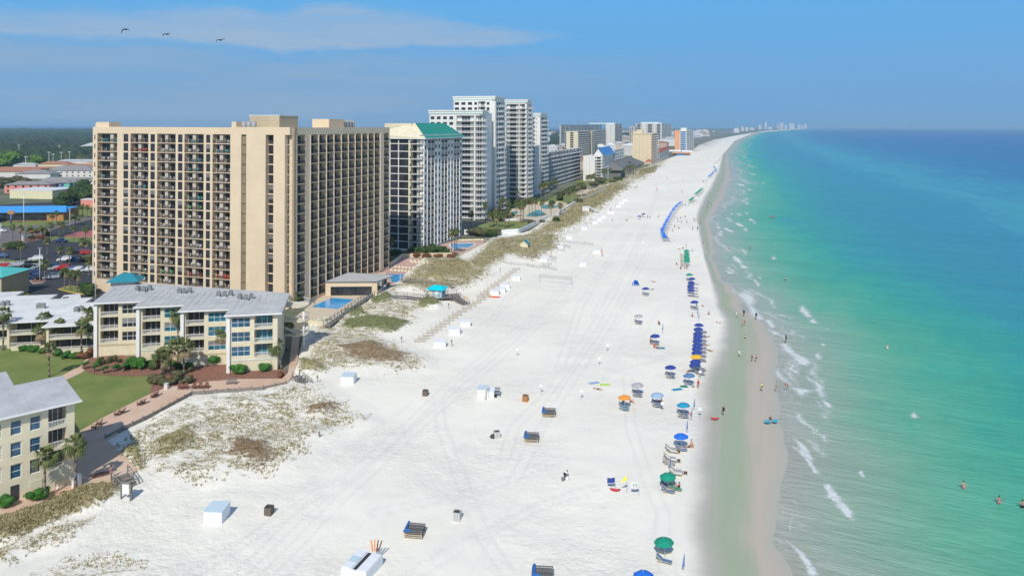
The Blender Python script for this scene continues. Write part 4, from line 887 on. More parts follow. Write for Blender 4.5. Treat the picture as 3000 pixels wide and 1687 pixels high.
LB = mat('pale_blue_board', (0.35,0.50,0.60), .7, .05, 1); b = MB(); b.box(-2,1.9,-1.6,1.6,0,2.3,LB); obj('wall', b, ht); b = MB(); b.box(-1.9,-.9,-1.66,-1.605,.05,2.2,M_['cream']); obj('shutter', b, ht); b = MB(); b.box(-.1,.9,-1.66,-1.605,0,2.1,WHP); obj('door', b, ht); b = MB(); b.box(1.905,1.95,-.6,.4,.8,1.9,M_['bglass']); obj('window', b, ht)
CY = mat('cyan_metal_roof', (0.0,0.58,0.68), .4, .04, 1); b = MB(); b.add([(-2.7,-2.2,2.2),(2.6,-2.2,2.2),(2.6,2.2,2.4),(-2.7,2.2,2.4),(-1.0,0,3.2),(1.0,0,3.2)], [(0,1,5,4),(1,2,5),(2,3,4,5),(3,0,4),(3,2,1,0)], CY); obj('roof', b, ht)
def stairs(name, label, foot, top, wd, h, rail=WOOD, cat='stairs'):
    f = G(*foot); a = Vector((f.x, f.y, 0)); g = G(top[0], top[1], h); c = Vector((g.x, g.y, h)); t = thing(name, label, cat, a)
    d = c-a; e = Vector((d.x, d.y, 0)).normalized(); L_ = Vector((d.x, d.y)).length; M = Matrix(((e.x,-e.y,0,0),(e.y,e.x,0,0),(0,0,1,0),(0,0,0,1))); n = max(4, int(h/.2))
    s = MB(); s.M = M
    for k in range(n): s.box(L_*k/n, L_*(k+1)/n+.05, -wd/2, wd/2, h*(k+.6)/n, h*(k+1)/n, rail)
    obj('steps', s, t)
    for q in (-1, 1):
        r = MB(); r.M = M; r.tube((0,q*wd/2,1),(L_,q*wd/2,h+1),.06,.06,rail,5); r.tube((0,q*wd/2,.5),(L_,q*wd/2,h+.5),.05,.05,rail,5)
        r.add([(0,q*wd/2,0),(L_,q*wd/2,h),(L_,q*wd/2,h-.3),(0,q*wd/2,-.3)], [(0,1,2,3)], rail)
        for k in range(3): x = L_*k/2; r.box(x-.06, x+.06, q*wd/2-.06, q*wd/2+.06, -.3, h*k/2+1.05, rail)
        obj('handrail', r, t)
    return t
stairs('beach_stairs', 'wooden stairs from lookout deck down to the beach beside orange flag', (1368,893), (1335,868), 2.2, 1.2)
stairs('beach_stairs', 'grey wooden stairs with rails leading from promenade corner to sand', (385,1432), (352,1392), 2.2, 0.9)
stairs('beach_stairs', 'small wooden stairs at the right end of promenade by cream condominium', (905,1130), (868,1100), 1.6, 0.9)

# promenade edge rail and low fences
def fence(name, label, pts, h, m, step=2.2, solid=0.0, z=0.0, cat='fence', rails=(0.35, 0.95), group=None, thick=.05, post=None):
    P_ = [G(x, y) for x, y in pts]; t = thing(name, label, cat, (P_[0].x, P_[0].y, 0), 0, group); T = Matrix.Translation((-P_[0].x, -P_[0].y, 0))
    b = MB()
    for i in range(len(P_)-1):
        a, c = P_[i]+Vector((0,0,z)), P_[i+1]+Vector((0,0,z))
        if solid:
            e = (c-a).normalized(); n = Vector((-e.y, e.x, 0))*thick/2; b.prism([(a-n).xy,(c-n).xy,(c+n).xy,(a+n).xy], z+.02, z+h*solid, m)
        else:
            for r in rails: b.tube(a+Vector((0,0,h*r)), c+Vector((0,0,h*r)), .045, .045, m, 4)
    obj('panel' if solid else 'rail', b, t, T)
    for i in range(len(P_)-1):
        a, c = P_[i], P_[i+1]; n = max(1, int((c-a).length/step))
        for k in range(n+(i == len(P_)-2)):
            p = a+(c-a)*k/n; q = MB(); q.box(p.x-.07, p.x+.07, p.y-.07, p.y+.07, -.3, z+h*1.03, post or m); obj('post', q, t, T)
    return t
fence('promenade_fence', 'low grey wooden fence along the sand edge of promenade', [(310,1289),(358,1264),(450,1220),(564,1157.5),(773,1143),(840,1128)], 0.95, WOOD, 1.8, solid=.75)
fence('walkway_edge', 'low grey kerb fence along walkway in front of near condominium', [(-100,1550),(0,1524),(100,1493)], .5, WOOD, 2.5)
fence('pool_fence', 'white slatted fence below the wooden pool ramp', [(955,962),(1000,932),(1050,898),(1095,866)], 1.2, WHP, 1.5, solid=.9)
fence('pool_wall', 'cream wall with dark railing at the near end of blue pool', [(905,950),(955,960)], 1.3, M_['cream'], 3, solid=.95)
fence('terrace_wall', 'low beige wall around the far side of sun lounger terrace', [(1143,782),(1160,772),(1180,756),(1325,752)], 1.6, M_['beige'], 30, solid=1, thick=.3)
fence('terrace_wall', 'low grey wall along the dune side of the lounger terrace', [(1325,757),(1302,772),(1227,809)], .8, M_['grey'], 30, solid=1, thick=.3)
fence('garden_wall', 'long white boundary wall below the white towers, panelled', [(1361,687),(1440,690),(1519,684.5)], 2.3, WHP, 4, solid=1, thick=.2)
fence('garden_wall', 'white wall running diagonally beside dune grass from corner to pools', [(1520,684),(1611,641)], 2.0, WHP, 4, solid=1, thick=.25)
fence('garden_wall', 'white wall from the tower pools to the brown coast path', [(1640,629),(1700,592),(1775,559)], 2.0, WHP, 5, solid=1, thick=.25)
fence('pool_fence', 'white picket fence closing the gap at the tower pools', [(1611,641),(1640,629)], 1.6, WHP, .8)
fence('terrace_fence', 'white railing on low wall between palms and lawn', [(1440,640),(1450,644),(1480,648),(1515,645)], 1.4, WHP, 2, solid=.8)
fence('pool_fence', 'thin brown fence along the dune side of freeform pool', [(1340,757),(1360,744),(1415,722),(1424,705)], 1.1, WOODL, 1.5)
walkway('boardwalk', 'pale grey boardwalk crossing dunes north of the freeform pool', [(1424,706),(1475,701),(1575,700)], 0.6, 1.2, rail=True, m=mat('bleached_wood', (.42,.41,.38), .9, .1, 2))

# ---------------------------------------------------------------- vegetation
FROND = mat('palm_frond', (0.06,0.09,0.02), 0.75, 0.2, 1.5, col2=(0.17,0.19,0.06)); FRDRY = mat('dry_frond', (0.25,0.19,0.10), 0.9, 0.2, 1.5)
TRUNK = mat('palm_trunk', (0.20,0.165,0.13), 0.95, 0.2, 3); LEAFG = mat('broad_leaves', (0.022,0.05,0.010), 0.85, 0.2, 0.4, col2=(0.065,0.10,0.022))
LEAFB = mat('bright_leaves', (0.05,0.12,0.008), 0.8, 0.2, 0.5, col2=(0.12,0.22,0.03)); LEAFO = mat('olive_leaves', (0.06,0.065,0.025), 0.85, 0.2, 0.5, col2=(0.15,0.14,0.06)); HEDG = mat('clipped_hedge', (0.02,0.09,0.01), 0.8, 0.2, 1.5, col2=(0.055,0.17,0.02))
REDL = mat('rusty_leaves', (0.12,0.05,0.02), 0.85, 0.2, 1.5, col2=(0.22,0.10,0.04)); BARK = mat('bark', (0.12,0.10,0.08), 0.95, 0.2, 3)
def palm_crown(seed, kind='fan'):
    r = random.Random(seed); b = MB(); nfr = 34
    for i in range(nfr):
        a = r.random()*2*math.pi; el = r.uniform(-0.75, 1.25) if i > 5 else r.uniform(-1.2, -.7); m = FRDRY if el < -0.65 else FROND
        L_ = r.uniform(.75, 1.05); d = Vector((math.cos(a)*math.cos(el), math.sin(a)*math.cos(el), math.sin(el)))
        p1 = d*L_*.9; s = Vector((-math.sin(a), math.cos(a), 0)); up = s.cross(d)
        b.tube((0,0,0), p1, .03, .02, m, 3, False)
        n = 9
        for k in range(n):
            t = (k-(n-1)/2)/((n-1)/2); ang = t*1.35; fl = L_*(1.05-0.3*abs(t)); dd = (d*math.cos(ang)+s*math.sin(ang)).normalized()
            tip = p1+dd*fl+Vector((0,0,-.38-.25*abs(t))); w_ = dd.cross(up).normalized()*.085; mid = p1+dd*fl*.55+Vector((0,0,.02))
            b.add([p1, mid+w_, tip, mid-w_], [(0,1,2,3)], m)
    return b.mesh('crown')
def date_crown(seed):
    r = random.Random(seed); b = MB()
    for i in range(26):
        a = r.random()*6.28; el = r.uniform(-.2, 1.2); L_ = r.uniform(2.2, 2.8); s = Vector((-math.sin(a), math.cos(a), 0)); p = Vector((0,0,0)); d = Vector((math.cos(a)*math.cos(el), math.sin(a)*math.cos(el), math.sin(el)))
        for k in range(7):
            q = p+d*L_/7; w_ = .42*math.sin((k+1)/8*math.pi)
            for sg in (-1, 1): b.add([p, q, q+s*sg*w_+Vector((0,0,-.18))+d*.15, p+s*sg*w_+Vector((0,0,-.18))+d*.15], [(0,1,2,3)], FROND)
            p = q; d = (d+Vector((0,0,-.24))).normalized()
    return b.mesh('crown')
CROWN = [palm_crown(i) for i in range(4)]; DCROWN = [date_crown(11), date_crown(12)]
TR = {}
def palm(base, h, label, group=None, lean=(0,0), date=False, z=0.0, sc=1.0):
    t = thing('date_palm' if date else 'palm_tree', label, 'palm tree', (base.x, base.y, z), rnd.random()*6, group)
    k = round(h*2)/2; key = (k, lean)
    if key not in TR:
        b = MB(); P_ = [Vector((lean[0]*(i/5)**1.6, lean[1]*(i/5)**1.6, k*i/5)) for i in range(6)]
        b.path(P_, [.24,.17,.16,.16,.17,.22], TRUNK, 8); TR[key] = b.mesh('trunk')
    obj('trunk', TR[key], t); c = obj('crown', rnd.choice(DCROWN if date else CROWN), t, Matrix.Translation((lean[0], lean[1], k))); s_ = sc*rnd.uniform(.9, 1.1); c.scale = (s_, s_, s_)
    if lean != (0,0): t.rotation_euler = (0,0,0)
    return t
def P2(bx, by, cx, cy, label, group=None, z=0.0, **k):
    p = G(bx, by, z); h = max(2.2, HT(cx, cy, p.y)-z); return palm(p, h, label, group, z=z, **k)
near_palms = [((11,1026),(15,922),'palm at the left picture edge before the garden apartments'),((132,1012),(132,932),'taller palm of the pair before the left apartment balcony'),
 ((177,1026),(172,955),'palm before the middle of the garden apartment railing'),((124,1020),(118,965),'shorter palm of the pair before the left apartment balcony'),
 ((257,1020),(248,918),'tallest palm where the apartments meet the cream condominium'),((240,1038),(237,956),'slightly lower palm beside the tallest palm at the apartments\' right end'),
 ((301,1035),(295,978),'palm in front of the leftmost condominium balconies'),((145,1104),(141,1022),'lone palm standing on the open lawn'),
 ((523,1054),(510,925),'very tall palm before the condominium reaching its upper windows'),((474,1107),(477,1048),'short bushy palm left of twin palms in the mulch bed'),
 ((502,1100),(498,1017),'left one of the twin palms in the mulch bed'),((540,1097),(541,1017),'right one of the twin palms in the mulch bed'),
 ((651,1064),(646,972),'tall palm between the third and fourth condominium bays'),((826,1080),(807,1014),'leaning yellowish palm at the condominium\'s right front corner'),
 ((840,1027),(837,952),'dark palm in shade beside the condominium\'s right wall'),((862,900),(866,866),'palm by the corner of the big beige tower, right one'),((828,905),(826,872),'palm by the corner of the big beige tower, left one')]
for (b_, c_, lb) in near_palms:
    P2(*b_, *c_, lb, lean=(-1.1,.2) if 'leaning' in lb else (0,0), sc=.95 if 'lone' in lb else 1.3)
P2(133,1460,134,1333,'palm in front of the near condominium\'s window column',z=.3); P2(222,1432,218,1304,'palm at the near condominium\'s right corner before its balcony',z=.3)
PARK = [(38.6,707),(62,710),(187,694),(218,705),(252,705),(16,767),(63,766),(140,748),(133,823),(179,775),(205,776),(242,755),(257,755),(262,810),(150,700),(175,690)]
for x, y in PARK: palm(G(x, y), rnd.uniform(4.8, 6.2), 'sabal palm standing among the parked cars left of the beige tower', 'palms in the car park')
for x, y in ((191,846),(207,851),(228,856)): palm(G(x, y), 5.0, 'palm on the yellow kerbed island of the car park', 'palms on the yellow kerbed island')
for x, y, l_ in ((96,697,'small date palm beside the red car on the road'),(128,694,'large date palm on the roadside planting bed'),(222,660,'spreading date palm on the grass near the white lamp post')): palm(G(x, y), 3.6, l_, date=True, sc=1.25)
for x, y in ((155,668),(167,660),(232,640),(243,638),(258,640),(270,650)): palm(G(x, y), 6, 'palm in the roadside grove before the broadleaf trees', 'palms in the roadside grove')
MID = [(1325,743,8),(1338,746,9),(1333,744,8.5)]
for x, y, h in MID: palm(G(x, y), h, 'palm in the tall trio beside the freeform pool', 'palm trio at the freeform pool')
for x, y, h in ((1382,669,7),(1424,652,9),(1456,688,8),(1436,668,7),(1448,664,6),(1462,668,7),(1480,670,7),(1493,667,8)): palm(G(x, y), h, 'palm on the lawn inside the white boundary wall', 'palms inside the white boundary wall', sc=1.3)
for x, y, h in ((1475.5,632,9),(1470,634,8),(1515,638,8),(1531,655,9),(1536,652,10),(1526,650,8),(1552,633,8),(1561,634,9),(1570,636,9),(1588,634,8),(1616,639,7),(1643,634,6),(1517,598,8),(1490,628,7)): palm(G(x, y), h, 'palm around the turquoise pools of the white towers', 'palms around the turquoise pools', sc=1.25)
for x, y, h in ((1586,590,10),(1600,589,11),(1593,586,9),(1621,573,10),(1632,570,9),(1662,598,7),(1670,597,8),(1685,594,8),(1700,580,9),(1709,579,9),(1695,577,8),(1612,580,9),(1728,557,10),(1735,555,10),(1742,552,10),(1722,553,9)): palm(G(x, y), h, 'palm in the grove beyond the turquoise pools', 'palm grove beyond the turquoise pools', sc=1.4)
for x, y, h in ((1768,535,10),(1776,530,9),(1790,528,9),(1800,522,9),(1805,520,9),(1832,525,9),(1840,520,10),(1848,518,10),(1857,515,10),(1836,512,10),(1845,510,11)): palm(G(x, y), h, 'palm before the white hotel and the shingled hall', 'palms before the white hotel', sc=1.5)
palm(G(1148,745), 5, 'small palm at the foot of the glass tower'); 

def leafball(rx, rz, n, m, seed, ls=.35, lobes=7, trunk=0.0):
    r = random.Random(seed); b = MB(); cs = []
    for i in range(lobes):
        a = r.random()*6.28; q = r.uniform(.1, .62); cs.append((math.cos(a)*q*rx, math.sin(a)*q*rx, r.uniform(-.25, .45)*rz, r.uniform(.38, .6)))
    for i in range(n):
        c = r.choice(cs); v = Vector((r.gauss(0,1), r.gauss(0,1), r.gauss(0,1))).normalized()
        rr = r.uniform(.75, 1.05); p = Vector((c[0]+v.x*rx*c[3]*rr, c[1]+v.y*rx*c[3]*rr, c[2]+v.z*rz*c[3]*rr))
        n_ = (v+Vector((r.uniform(-.6,.6), r.uniform(-.6,.6), r.uniform(-.2,.8)))).normalized(); u = n_.orthogonal().normalized(); w_ = n_.cross(u); s = ls*r.uniform(.6,1.3); th = r.random()*6.28
        u2 = u*math.cos(th)+w_*math.sin(th); w2 = w_*math.cos(th)-u*math.sin(th)
        b.add([p-u2*s*.5, p+w2*s*.35, p+u2*s*.5, p-w2*s*.35], [(0,1,2,3)], m)
    for c in cs:  # inner mass of each lobe
        b.M = Matrix.Translation(c[:3]) @ Matrix.Diagonal((rx*c[3]*.8, rx*c[3]*.8, rz*c[3]*.8, 1)); b.lathe([(0.05,-1),(.6,-.8),(.95,-.25),(.95,.3),(.6,.8),(.05,1)], m, 9); b.M = Matrix.Identity(4)
    return b.mesh('crown')
BR = {}
def broad(base, h, rx, m, label, group=None, z=0.0):
    s = rnd.randrange(3); key = (m.name, s)
    if key not in BR: BR[key] = leafball(1.0, .72, 900, m, 40+s, .17, 8)
    if 'tr' not in BR:
        b = MB(); b.tube((0,0,0),(0,0,.55),.06,.045,BARK,8)
        for k in range(5): a = k*1.26; b.tube((0,0,.45),(math.cos(a)*.4,math.sin(a)*.4,.8),.03,.012,BARK,5)
        BR['tr'] = b.mesh('trunk')
    t = thing('broadleaf_tree', label, 'tree', (base.x, base.y, z), rnd.random()*6, group)
    o = obj('trunk', BR['tr'], t); o.scale = (h, h, h*.75); c = obj('crown', BR[key], t, Matrix.Translation((0,0,h-rx*.55))); c.scale = (rx, rx, rx*.85); return t
for x, y, h, r_, m, l_ in ((15,492,20,22,LEAFB,'big bright green tree at the left picture edge before the wood'),(112,480,12,15,LEAFB,'rounded lighter green tree standing before the wood'),
   (8,550,9,9,LEAFO,'olive oak left of the pink motel'),(42,545,9,9,LEAFO,'olive oak behind the pink motel\'s left end'),(70,548,8,8,LEAFO,'spreading oak with pale trunk beside the pink motel')):
    broad(G(x, y), h, r_, m, l_)
for x, y, h, r_ in ((188,604,8,7),(203,600,9,8),(220,596,9,8),(238,590,11,9),(262,600,11,8),(250,575,12,8),(272,585,10,8),(185,615,6,5)): broad(G(x, y), h, r_, LEAFG, 'dark green tree in the clump between blue roofed restaurant and tower', 'dark tree clump by the tower')
for x, y in ((215,462),(240,475),(262,465),(130,520),(35,478),(60,470),(90,468),(150,470),(180,468),(200,472),(228,468),(255,480),(270,470),(170,462)): broad(G(x, y), 9, 9, rnd.choice((LEAFG, LEAFO)), 'tree at the edge of the wood beyond the orange roofs', 'trees at the wood edge')
SH = {}
def shrub(px, py, r_, m, label, group=None, z=0.05, flat=.75, name='shrub', cat='shrub'):
    key = (m.name, rnd.randrange(2))
    if key not in SH: SH[key] = leafball(1.0, .8, 650, m, 70+key[1], .17, 9)
    p = G(px, py, z); t = obj(name, SH[key], None, Matrix.Translation((p.x, p.y+r_*.3, z+r_*flat*.62)) @ Matrix.Rotation(rnd.random()*6, 4, 'Z') @ Matrix.Diagonal((r_, r_, r_*flat, 1)))
    return tag(t, label, cat, group)
shrub(395,1082,2.3,HEDG,'large bright green dome shrub in front of the condominium',name='round_shrub'); shrub(575,1068,2.2,HEDG,'dark rounded hedge, left of the pair before third bay'); shrub(628,1070,2.3,HEDG,'green rounded hedge, right of the pair before third bay')
shrub(700,1095,2.0,HEDG,'clipped round bush before the fourth bay, left one'); shrub(773,1090,1.7,HEDG,'clipped round bush before the fourth bay, right one'); shrub(470,1070,2.2,LEAFG,'green bush behind the twin palms')
shrub(105,1465,1.55,HEDG,'clipped flat bright hedge by the near condominium door',z=.35); shrub(10,1490,1.4,HEDG,'clipped dark hedge at the left picture edge bottom',z=.35)
for i, (x, y, r_) in enumerate(((455,1128,1.9),(485,1132,1.5),(505,1128,1.3),(545,1125,1.6),(520,1112,1.8))): shrub(x, y, r_, LEAFO, 'greyish olive bush in the clump behind the adirondack chairs', 'olive bush clump')
for x, y, r_ in ((240,1052,1.5),(255,1046,1.5),(266,1038,1.3),(825,1105,1.1)): shrub(x, y, r_, REDL, 'rust coloured shrub beside the garden path and condominium', 'rust coloured shrubs')
for x, y, r_ in ((70,1030,1.4),(95,1033,1.5),(120,1036,1.3),(165,1044,1.4),(190,1050,1.5),(215,1052,1.3),(226,1046,1.2)): shrub(x, y, r_, HEDG if x > 60 else LEAFG, 'low green shrub along the foot of the garden apartments', 'low shrubs at the apartments')
for i in range(34):
    x = 285+i*11+rnd.uniform(-4,4)
    if 560 < x < 650: continue
    shrub(x, 1058+(x-285)*.06+rnd.uniform(0,22), rnd.uniform(.6,1.15), rnd.choice((LEAFO,LEAFO,LEAFG,HEDG)), 'mixed small shrub in the planted border before the cream condominium', 'planted border shrubs', flat=1.0)
for i, (x, y) in enumerate(((248,1082),(278,1090),(305,1095),(335,1090),(365,1088))): 
    p = G(x, y); t = thing('topiary_tree', 'small mushroom shaped topiary tree along the mulch bed edge', 'topiary', (p.x, p.y, 0), 0, 'topiary trees along the bed'); obj('trunk', TR[(TR and list(TR)[0])] if False else (lambda b: (b.tube((0,0,0),(0,0,1.0),.14,.12,TRUNK,7), b)[1])(MB()), t)
    if (HEDG.name, 0) not in SH: SH[(HEDG.name, 0)] = leafball(1.0, .8, 650, HEDG, 70, .17, 9)
    c = obj('crown', SH[(HEDG.name, 0)], t, Matrix.Translation((0,0,1.2))); c.scale = (1.0,1.0,.5)
for x, y, r_, m in ((250,862,3.2,LEAFG),(262,866,2.4,LEAFG),(30,880,3,LEAFO),(12,888,2.6,LEAFO),(60,892,2.2,LEAFO),(90,893,2,LEAFG),(245,902,2,LEAFG),(40,730,3,LEAFG),(55,728,3,LEAFG),(115,700,2,REDL),(140,690,2,REDL),(92,700,1.6,LEAFG),(265,765,3,LEAFO),(248,768,2.5,LEAFO)): shrub(x, y, r_, m, 'shrub growing in a planting bed of the car park', 'car park shrubs')
for x, y, r_, m in ((1215,745,3,LEAFG),(1235,748,3,LEAFG),(1250,744,3.4,LEAFG),(1270,746,3,LEAFG),(1290,742,3,LEAFG),(1305,748,2.6,LEAFG),(1200,752,2,REDL),(1220,755,2,REDL),(1250,757,2,REDL),(1285,758,2,REDL),(1325,760,2,REDL),(1262,738,3,LEAFG),(1160,748,2.5,LEAFG),(1142,770,1.8,LEAFO)): shrub(x, y, r_, m, 'shrub in the bed between glass tower and lounger terrace', 'shrubs below the glass tower')
for x, y, r_ in ((1390,690,4),(1410,694,4),(1435,695,3.5),(1450,690,3.5),(1460,650,4),(1490,642,4),(1510,600,4),(1530,594,4),(1545,596,3.5),(1500,612,3),(1640,588,4),(1650,574,4),(1670,566,5),(1690,562,5),(1710,556,4),(1560,660,3),(1590,655,2),(1635,652,3),(1760,538,6),(1740,548,5),(1815,532,5),(1820,515,6),(1860,500,7),(1880,498,6),(1800,538,4),(1460,632,5),(1545,600,4),(1620,600,3),(1700,598,4)): shrub(x, y, r_, rnd.choice((LEAFG,LEAFO)), 'dark shrub in the gardens below the white towers', 'garden shrubs below the white towers')
# dune grass: blades by the ten thousand
def dune_grass():
    r = np.random.default_rng(5); n = 420000
    Yp = np.exp(r.uniform(np.log(80), np.log(900), n)); kx = r.uniform(-0.78, 0.25, n); Xp = kx*Yp
    j0 = (np.clip(np.searchsorted(Yr, Yp), 1, ny-1)); left = Xg[j0, 0]; right = Xg[j0, -1]; jj = np.clip(((Xp-left)/(right-left)*(nx-1)).astype(int), 0, nx-1)
    v = veg[j0, jj]*(Xp < right); nz = fbm(Xp/1.8+3, Yp/2.6, 4, 12)*.5+fbm(Xp/5, Yp/7, 3, 14)*.5
    keep = (v > .12) & (nz+v*0.62 > 0.66+0.1*r.random(n)) & (r.random(n) < np.clip(v*1.1, 0, 1)) & (town[j0, jj] < .5)
    Xp, Yp, z, hh = Xp[keep], Yp[keep], Zg[j0, jj][keep], hue[j0, jj][keep]; n = len(Xp)
    sz = np.clip(Yp/260, .7, 1.9); V = []; 
    nb = 3; a = r.uniform(0, 6.28, (n, nb)); hgt = r.uniform(.22, .6, (n, nb))*sz[:, None]; wd = .09*sz[:, None]*r.uniform(.7,1.4,(n,nb)); ox = r.normal(0, .18, (n, nb))*sz[:, None]; oy = r.normal(0, .18, (n, nb))*sz[:, None]
    bx = Xp[:, None]+ox; by = Yp[:, None]+oy; bz = np.repeat(z[:, None]-.05, nb, 1); cx, sy = np.cos(a), np.sin(a); ln = hgt*r.uniform(.2,.8,(n,nb))
    v0 = np.stack([bx-sy*wd, by+cx*wd, bz], -1); v1 = np.stack([bx+sy*wd, by-cx*wd, bz], -1); v2 = np.stack([bx+cx*ln, by+sy*ln, bz+hgt], -1)
    co = np.stack([v0, v1, v2], 2).reshape(-1, 3); nt_ = n*nb
    me = bpy.data.meshes.new('dune_grass'); me.vertices.add(nt_*3); me.vertices.foreach_set('co', co.reshape(-1).astype(np.float32)); me.loops.add(nt_*3); me.loops.foreach_set('vertex_index', np.arange(nt_*3, dtype=np.int32))
    me.polygons.add(nt_); me.polygons.foreach_set('loop_start', np.arange(0, nt_*3, 3, dtype=np.int32)); me.update(calc_edges=True)
    for m in (mat('dune_grass_green', (0.10,0.14,0.03), .9, .2, .5, col2=(.19,.21,.07)), mat('dune_grass_ochre', (0.25,0.22,0.09), .9, .2, .4, col2=(.40,.34,.17)), mat('dune_grass_brown', (0.20,0.13,0.07), .9, .2, .4, col2=(.30,.20,.11))): me.materials.append(m)
    hi = np.repeat(np.clip(np.round(hh*2+r.normal(0,.35,n)), 0, 2), nb).astype(np.int32); me.polygons.foreach_set('material_index', hi)
    o = obj('dune_grass', me); o['kind'] = 'stuff'; return n
print('grass tufts', dune_grass())
# far wood: one continuous canopy
def wood():
    yy = np.geomspace(620, 5600, 330); ss = np.linspace(0, 1, 420); xr = np.interp(yy, WY, WX)-np.interp(yy, [600, 900, 2000, 6000], [190, 240, 420, 500])
    X = (-0.85*yy)[:, None]*(1-ss)+xr[:, None]*ss; Y = np.repeat(yy[:, None], 420, 1)
    cell = 7+Y*0.004; b1_ = fbm(X/cell, Y/cell/1.3, 3, 31); gap = fbm(X/130, Y/220, 4, 33)
    leftw = np.clip((-0.16*Y-X)/200, 0, 1); dens = np.clip((gap-0.46+leftw*.35)*9, 0, 1)
    dens = dens*np.clip((Y-np.where(X < -0.3*Y, 900, 640))/80, 0, 1)
    Z = dens*(5+9*b1_+6*(b1_ > .5)*(b1_-.5)*2)-1.5
    ov = struct('wood', grid_mesh('wood', X, Y, Z, mat('wood_canopy', (0.016,0.035,0.014), .95, .2, .06, col2=(.05,.075,.028), bump=1, bscale=.25, detail=8))); ov['kind'] = 'stuff'
wood()

# ---------------------------------------------------------------- low town buildings on the left
COL = dict(pink=mat('pink_stucco', (0.72,0.27,0.22), .85, .05, .3), mint2=mat('mint_stucco', (0.16,0.50,0.42), .85, .05, .3), blu=mat('periwinkle_stucco', (0.20,0.27,0.50), .85, .05, .3), tile=mat('orange_tile_roof', (0.36,0.17,0.11), .9, .12, .8), gr=mat('grey_asphalt_roof', (0.26,0.25,0.24), .9, .1, .4), sky=mat('sky_blue_metal', (0.05,0.27,0.62), .45, .05, .5), orw=mat('orange_wall', (0.45,0.22,0.08), .85, .2, .5), teal=mat('aqua_metal_roof', (0.10,0.52,0.48), .45, .05, .4), yel=mat('pale_yellow_wall', (0.70,0.64,0.42), .85, .05, .4))
def house(name, label, cat, bx, by, wid, dep, h, wall, roof, rh=0.0, ang=0.0, over=.6, group=None, win=0, z=0):
    """bx,by: pixel of the front-left ground corner"""
    p = G(bx, by) if not isinstance(bx, Vector) else bx; t = thing(name, label, cat, (p.x, p.y, 0), ang, group)
    b = MB(); b.box(0, wid, 0, dep, -.3, h, wall); obj('wall', b, t); r_ = MB(); o = over
    if rh:
        rid = min(wid, dep)*.5
        a, c = ((rid, dep/2), (wid-rid, dep/2)) if wid > dep else ((wid/2, rid), (wid/2, dep-rid))
        r_.add([(-o,-o,h+.01),(wid+o,-o,h+.01),(wid+o,dep+o,h+.01),(-o,dep+o,h+.01),(*a,h+rh),(*c,h+rh)], [(0,1,5,4),(1,2,5),(2,3,4,5),(3,0,4),(3,2,1,0)] if wid > dep else [(0,1,4),(1,2,5,4),(2,3,5),(3,0,4,5),(3,2,1,0)], roof)
    else: r_.box(-.1, wid+.1, -.1, dep+.1, h+.01, h+.35, roof)
    obj('roof', r_, t)
    if win:
        n = max(1, int(wid/win)); fl = max(1, round(h/3.1))
        for i in range(n):
            for k in range(fl):
                q = MB(); x = wid*(i+.5)/n; q.box(x-.7, x+.7, -.04, .02, k*3+.9, k*3+2.2, M_['dglass']); obj('window', q, t)
    return t
house('blue_roofed_restaurant','long restaurant with bright blue metal roof and orange wall','restaurant',-60,650,40,17,5.2,COL['orw'],COL['sky'],0,R(7)); 
p = G(-60,650); rt = thing('storefront_canopy','dark glazed storefront porch under the bright blue roof','porch',(p.x,p.y,0),R(7)); b = MB(); b.add([(-2,-1.5,4.6),(42,-1.5,4.6),(40.5,2,7.6),(-2,2,7.6),(-2,2.1,4.6),(42,2.1,4.6)], [(0,1,2,3),(3,2,5,4),(1,5,2),(0,3,4),(0,4,5,1)], COL['sky']); obj('mansard_roof', b, rt); b = MB(); b.box(3,32,-.12,-.02,.4,3.6,M_['dglass']); obj('glazing', b, rt); b = MB(); b.box(-1,12,-9,-1.5,3.0,3.3,COL['sky']); obj('awning', b, rt)
for k in range(3): b = MB(); b.tube((k*5,-8.5,0),(k*5,-8.5,3),.12,.12,M_['dmetal'],6); obj('post', b, rt)
house('flat_roofed_store','long cream flat roofed store behind the blue roofed restaurant','store',30,581,32,22,5.4,COL['yel'],M_['roofw'],0,R(-9))
house('pink_motel','pink motel wing with grey hipped roof behind the cream store','motel',14,566,30,13,5.8,COL['pink'],COL['gr'],2.2,R(8),win=5)
house('blue_motel','periwinkle blue motel wing with long galleries, between pink and mint walls','motel',95,562,22,12,5.9,COL['blu'],COL['gr'],2.2,R(10),win=3)
house('mint_motel','mint green motel block with grey roof at the end of the blue wing','motel',161.5,561,10.5,12,6.3,COL['mint2'],COL['gr'],2.0,R(4))
house('blue_motel','short blue motel wing with windows, right of the mint green block','motel',203,560,6,14,5.9,COL['blu'],COL['gr'],2,R(20),win=2.5)
house('motel_gallery','white arcaded motel building with large grey roof','motel',122,520,46,24,6.2,M_['offw'],COL['gr'],4,R(4),win=5)
house('long_grey_roof','long low grey roofed motel wing before the white arcade','motel',112,541,50,12,3.2,M_['grey'],COL['gr'],2.5,R(3))
house('grey_roofed_motel','grey roofed motel wing with exterior stairs near the tower','motel',244,548,26,22,6.2,M_['offw'],COL['gr'],3,R(2),win=4)
house('grey_roofed_motel','grey hipped roof building left of the white arcade','motel',45,524,30,20,4.5,M_['offw'],COL['gr'],3,R(6))
house('tile_roofed_plaza','very long shopping plaza with orange tile roof','plaza',-60,520,90,26,5,M_['offw'],COL['tile'],4,R(9)); house('tile_roofed_plaza','orange tile roofed plaza wing behind the grey motel roofs','plaza',172,502,62,20,5,M_['white'],COL['tile'],2.5,R(-5))
house('yellow_house','small yellow house with orange roof beyond the shopping plaza','house',113,495,32,14,5,COL['yel'],COL['tile'],3,R(6)); house('cream_block','cream block at the tower edge behind the plaza','building',254,500,14,12,8,COL['yel'],COL['tile'],0)
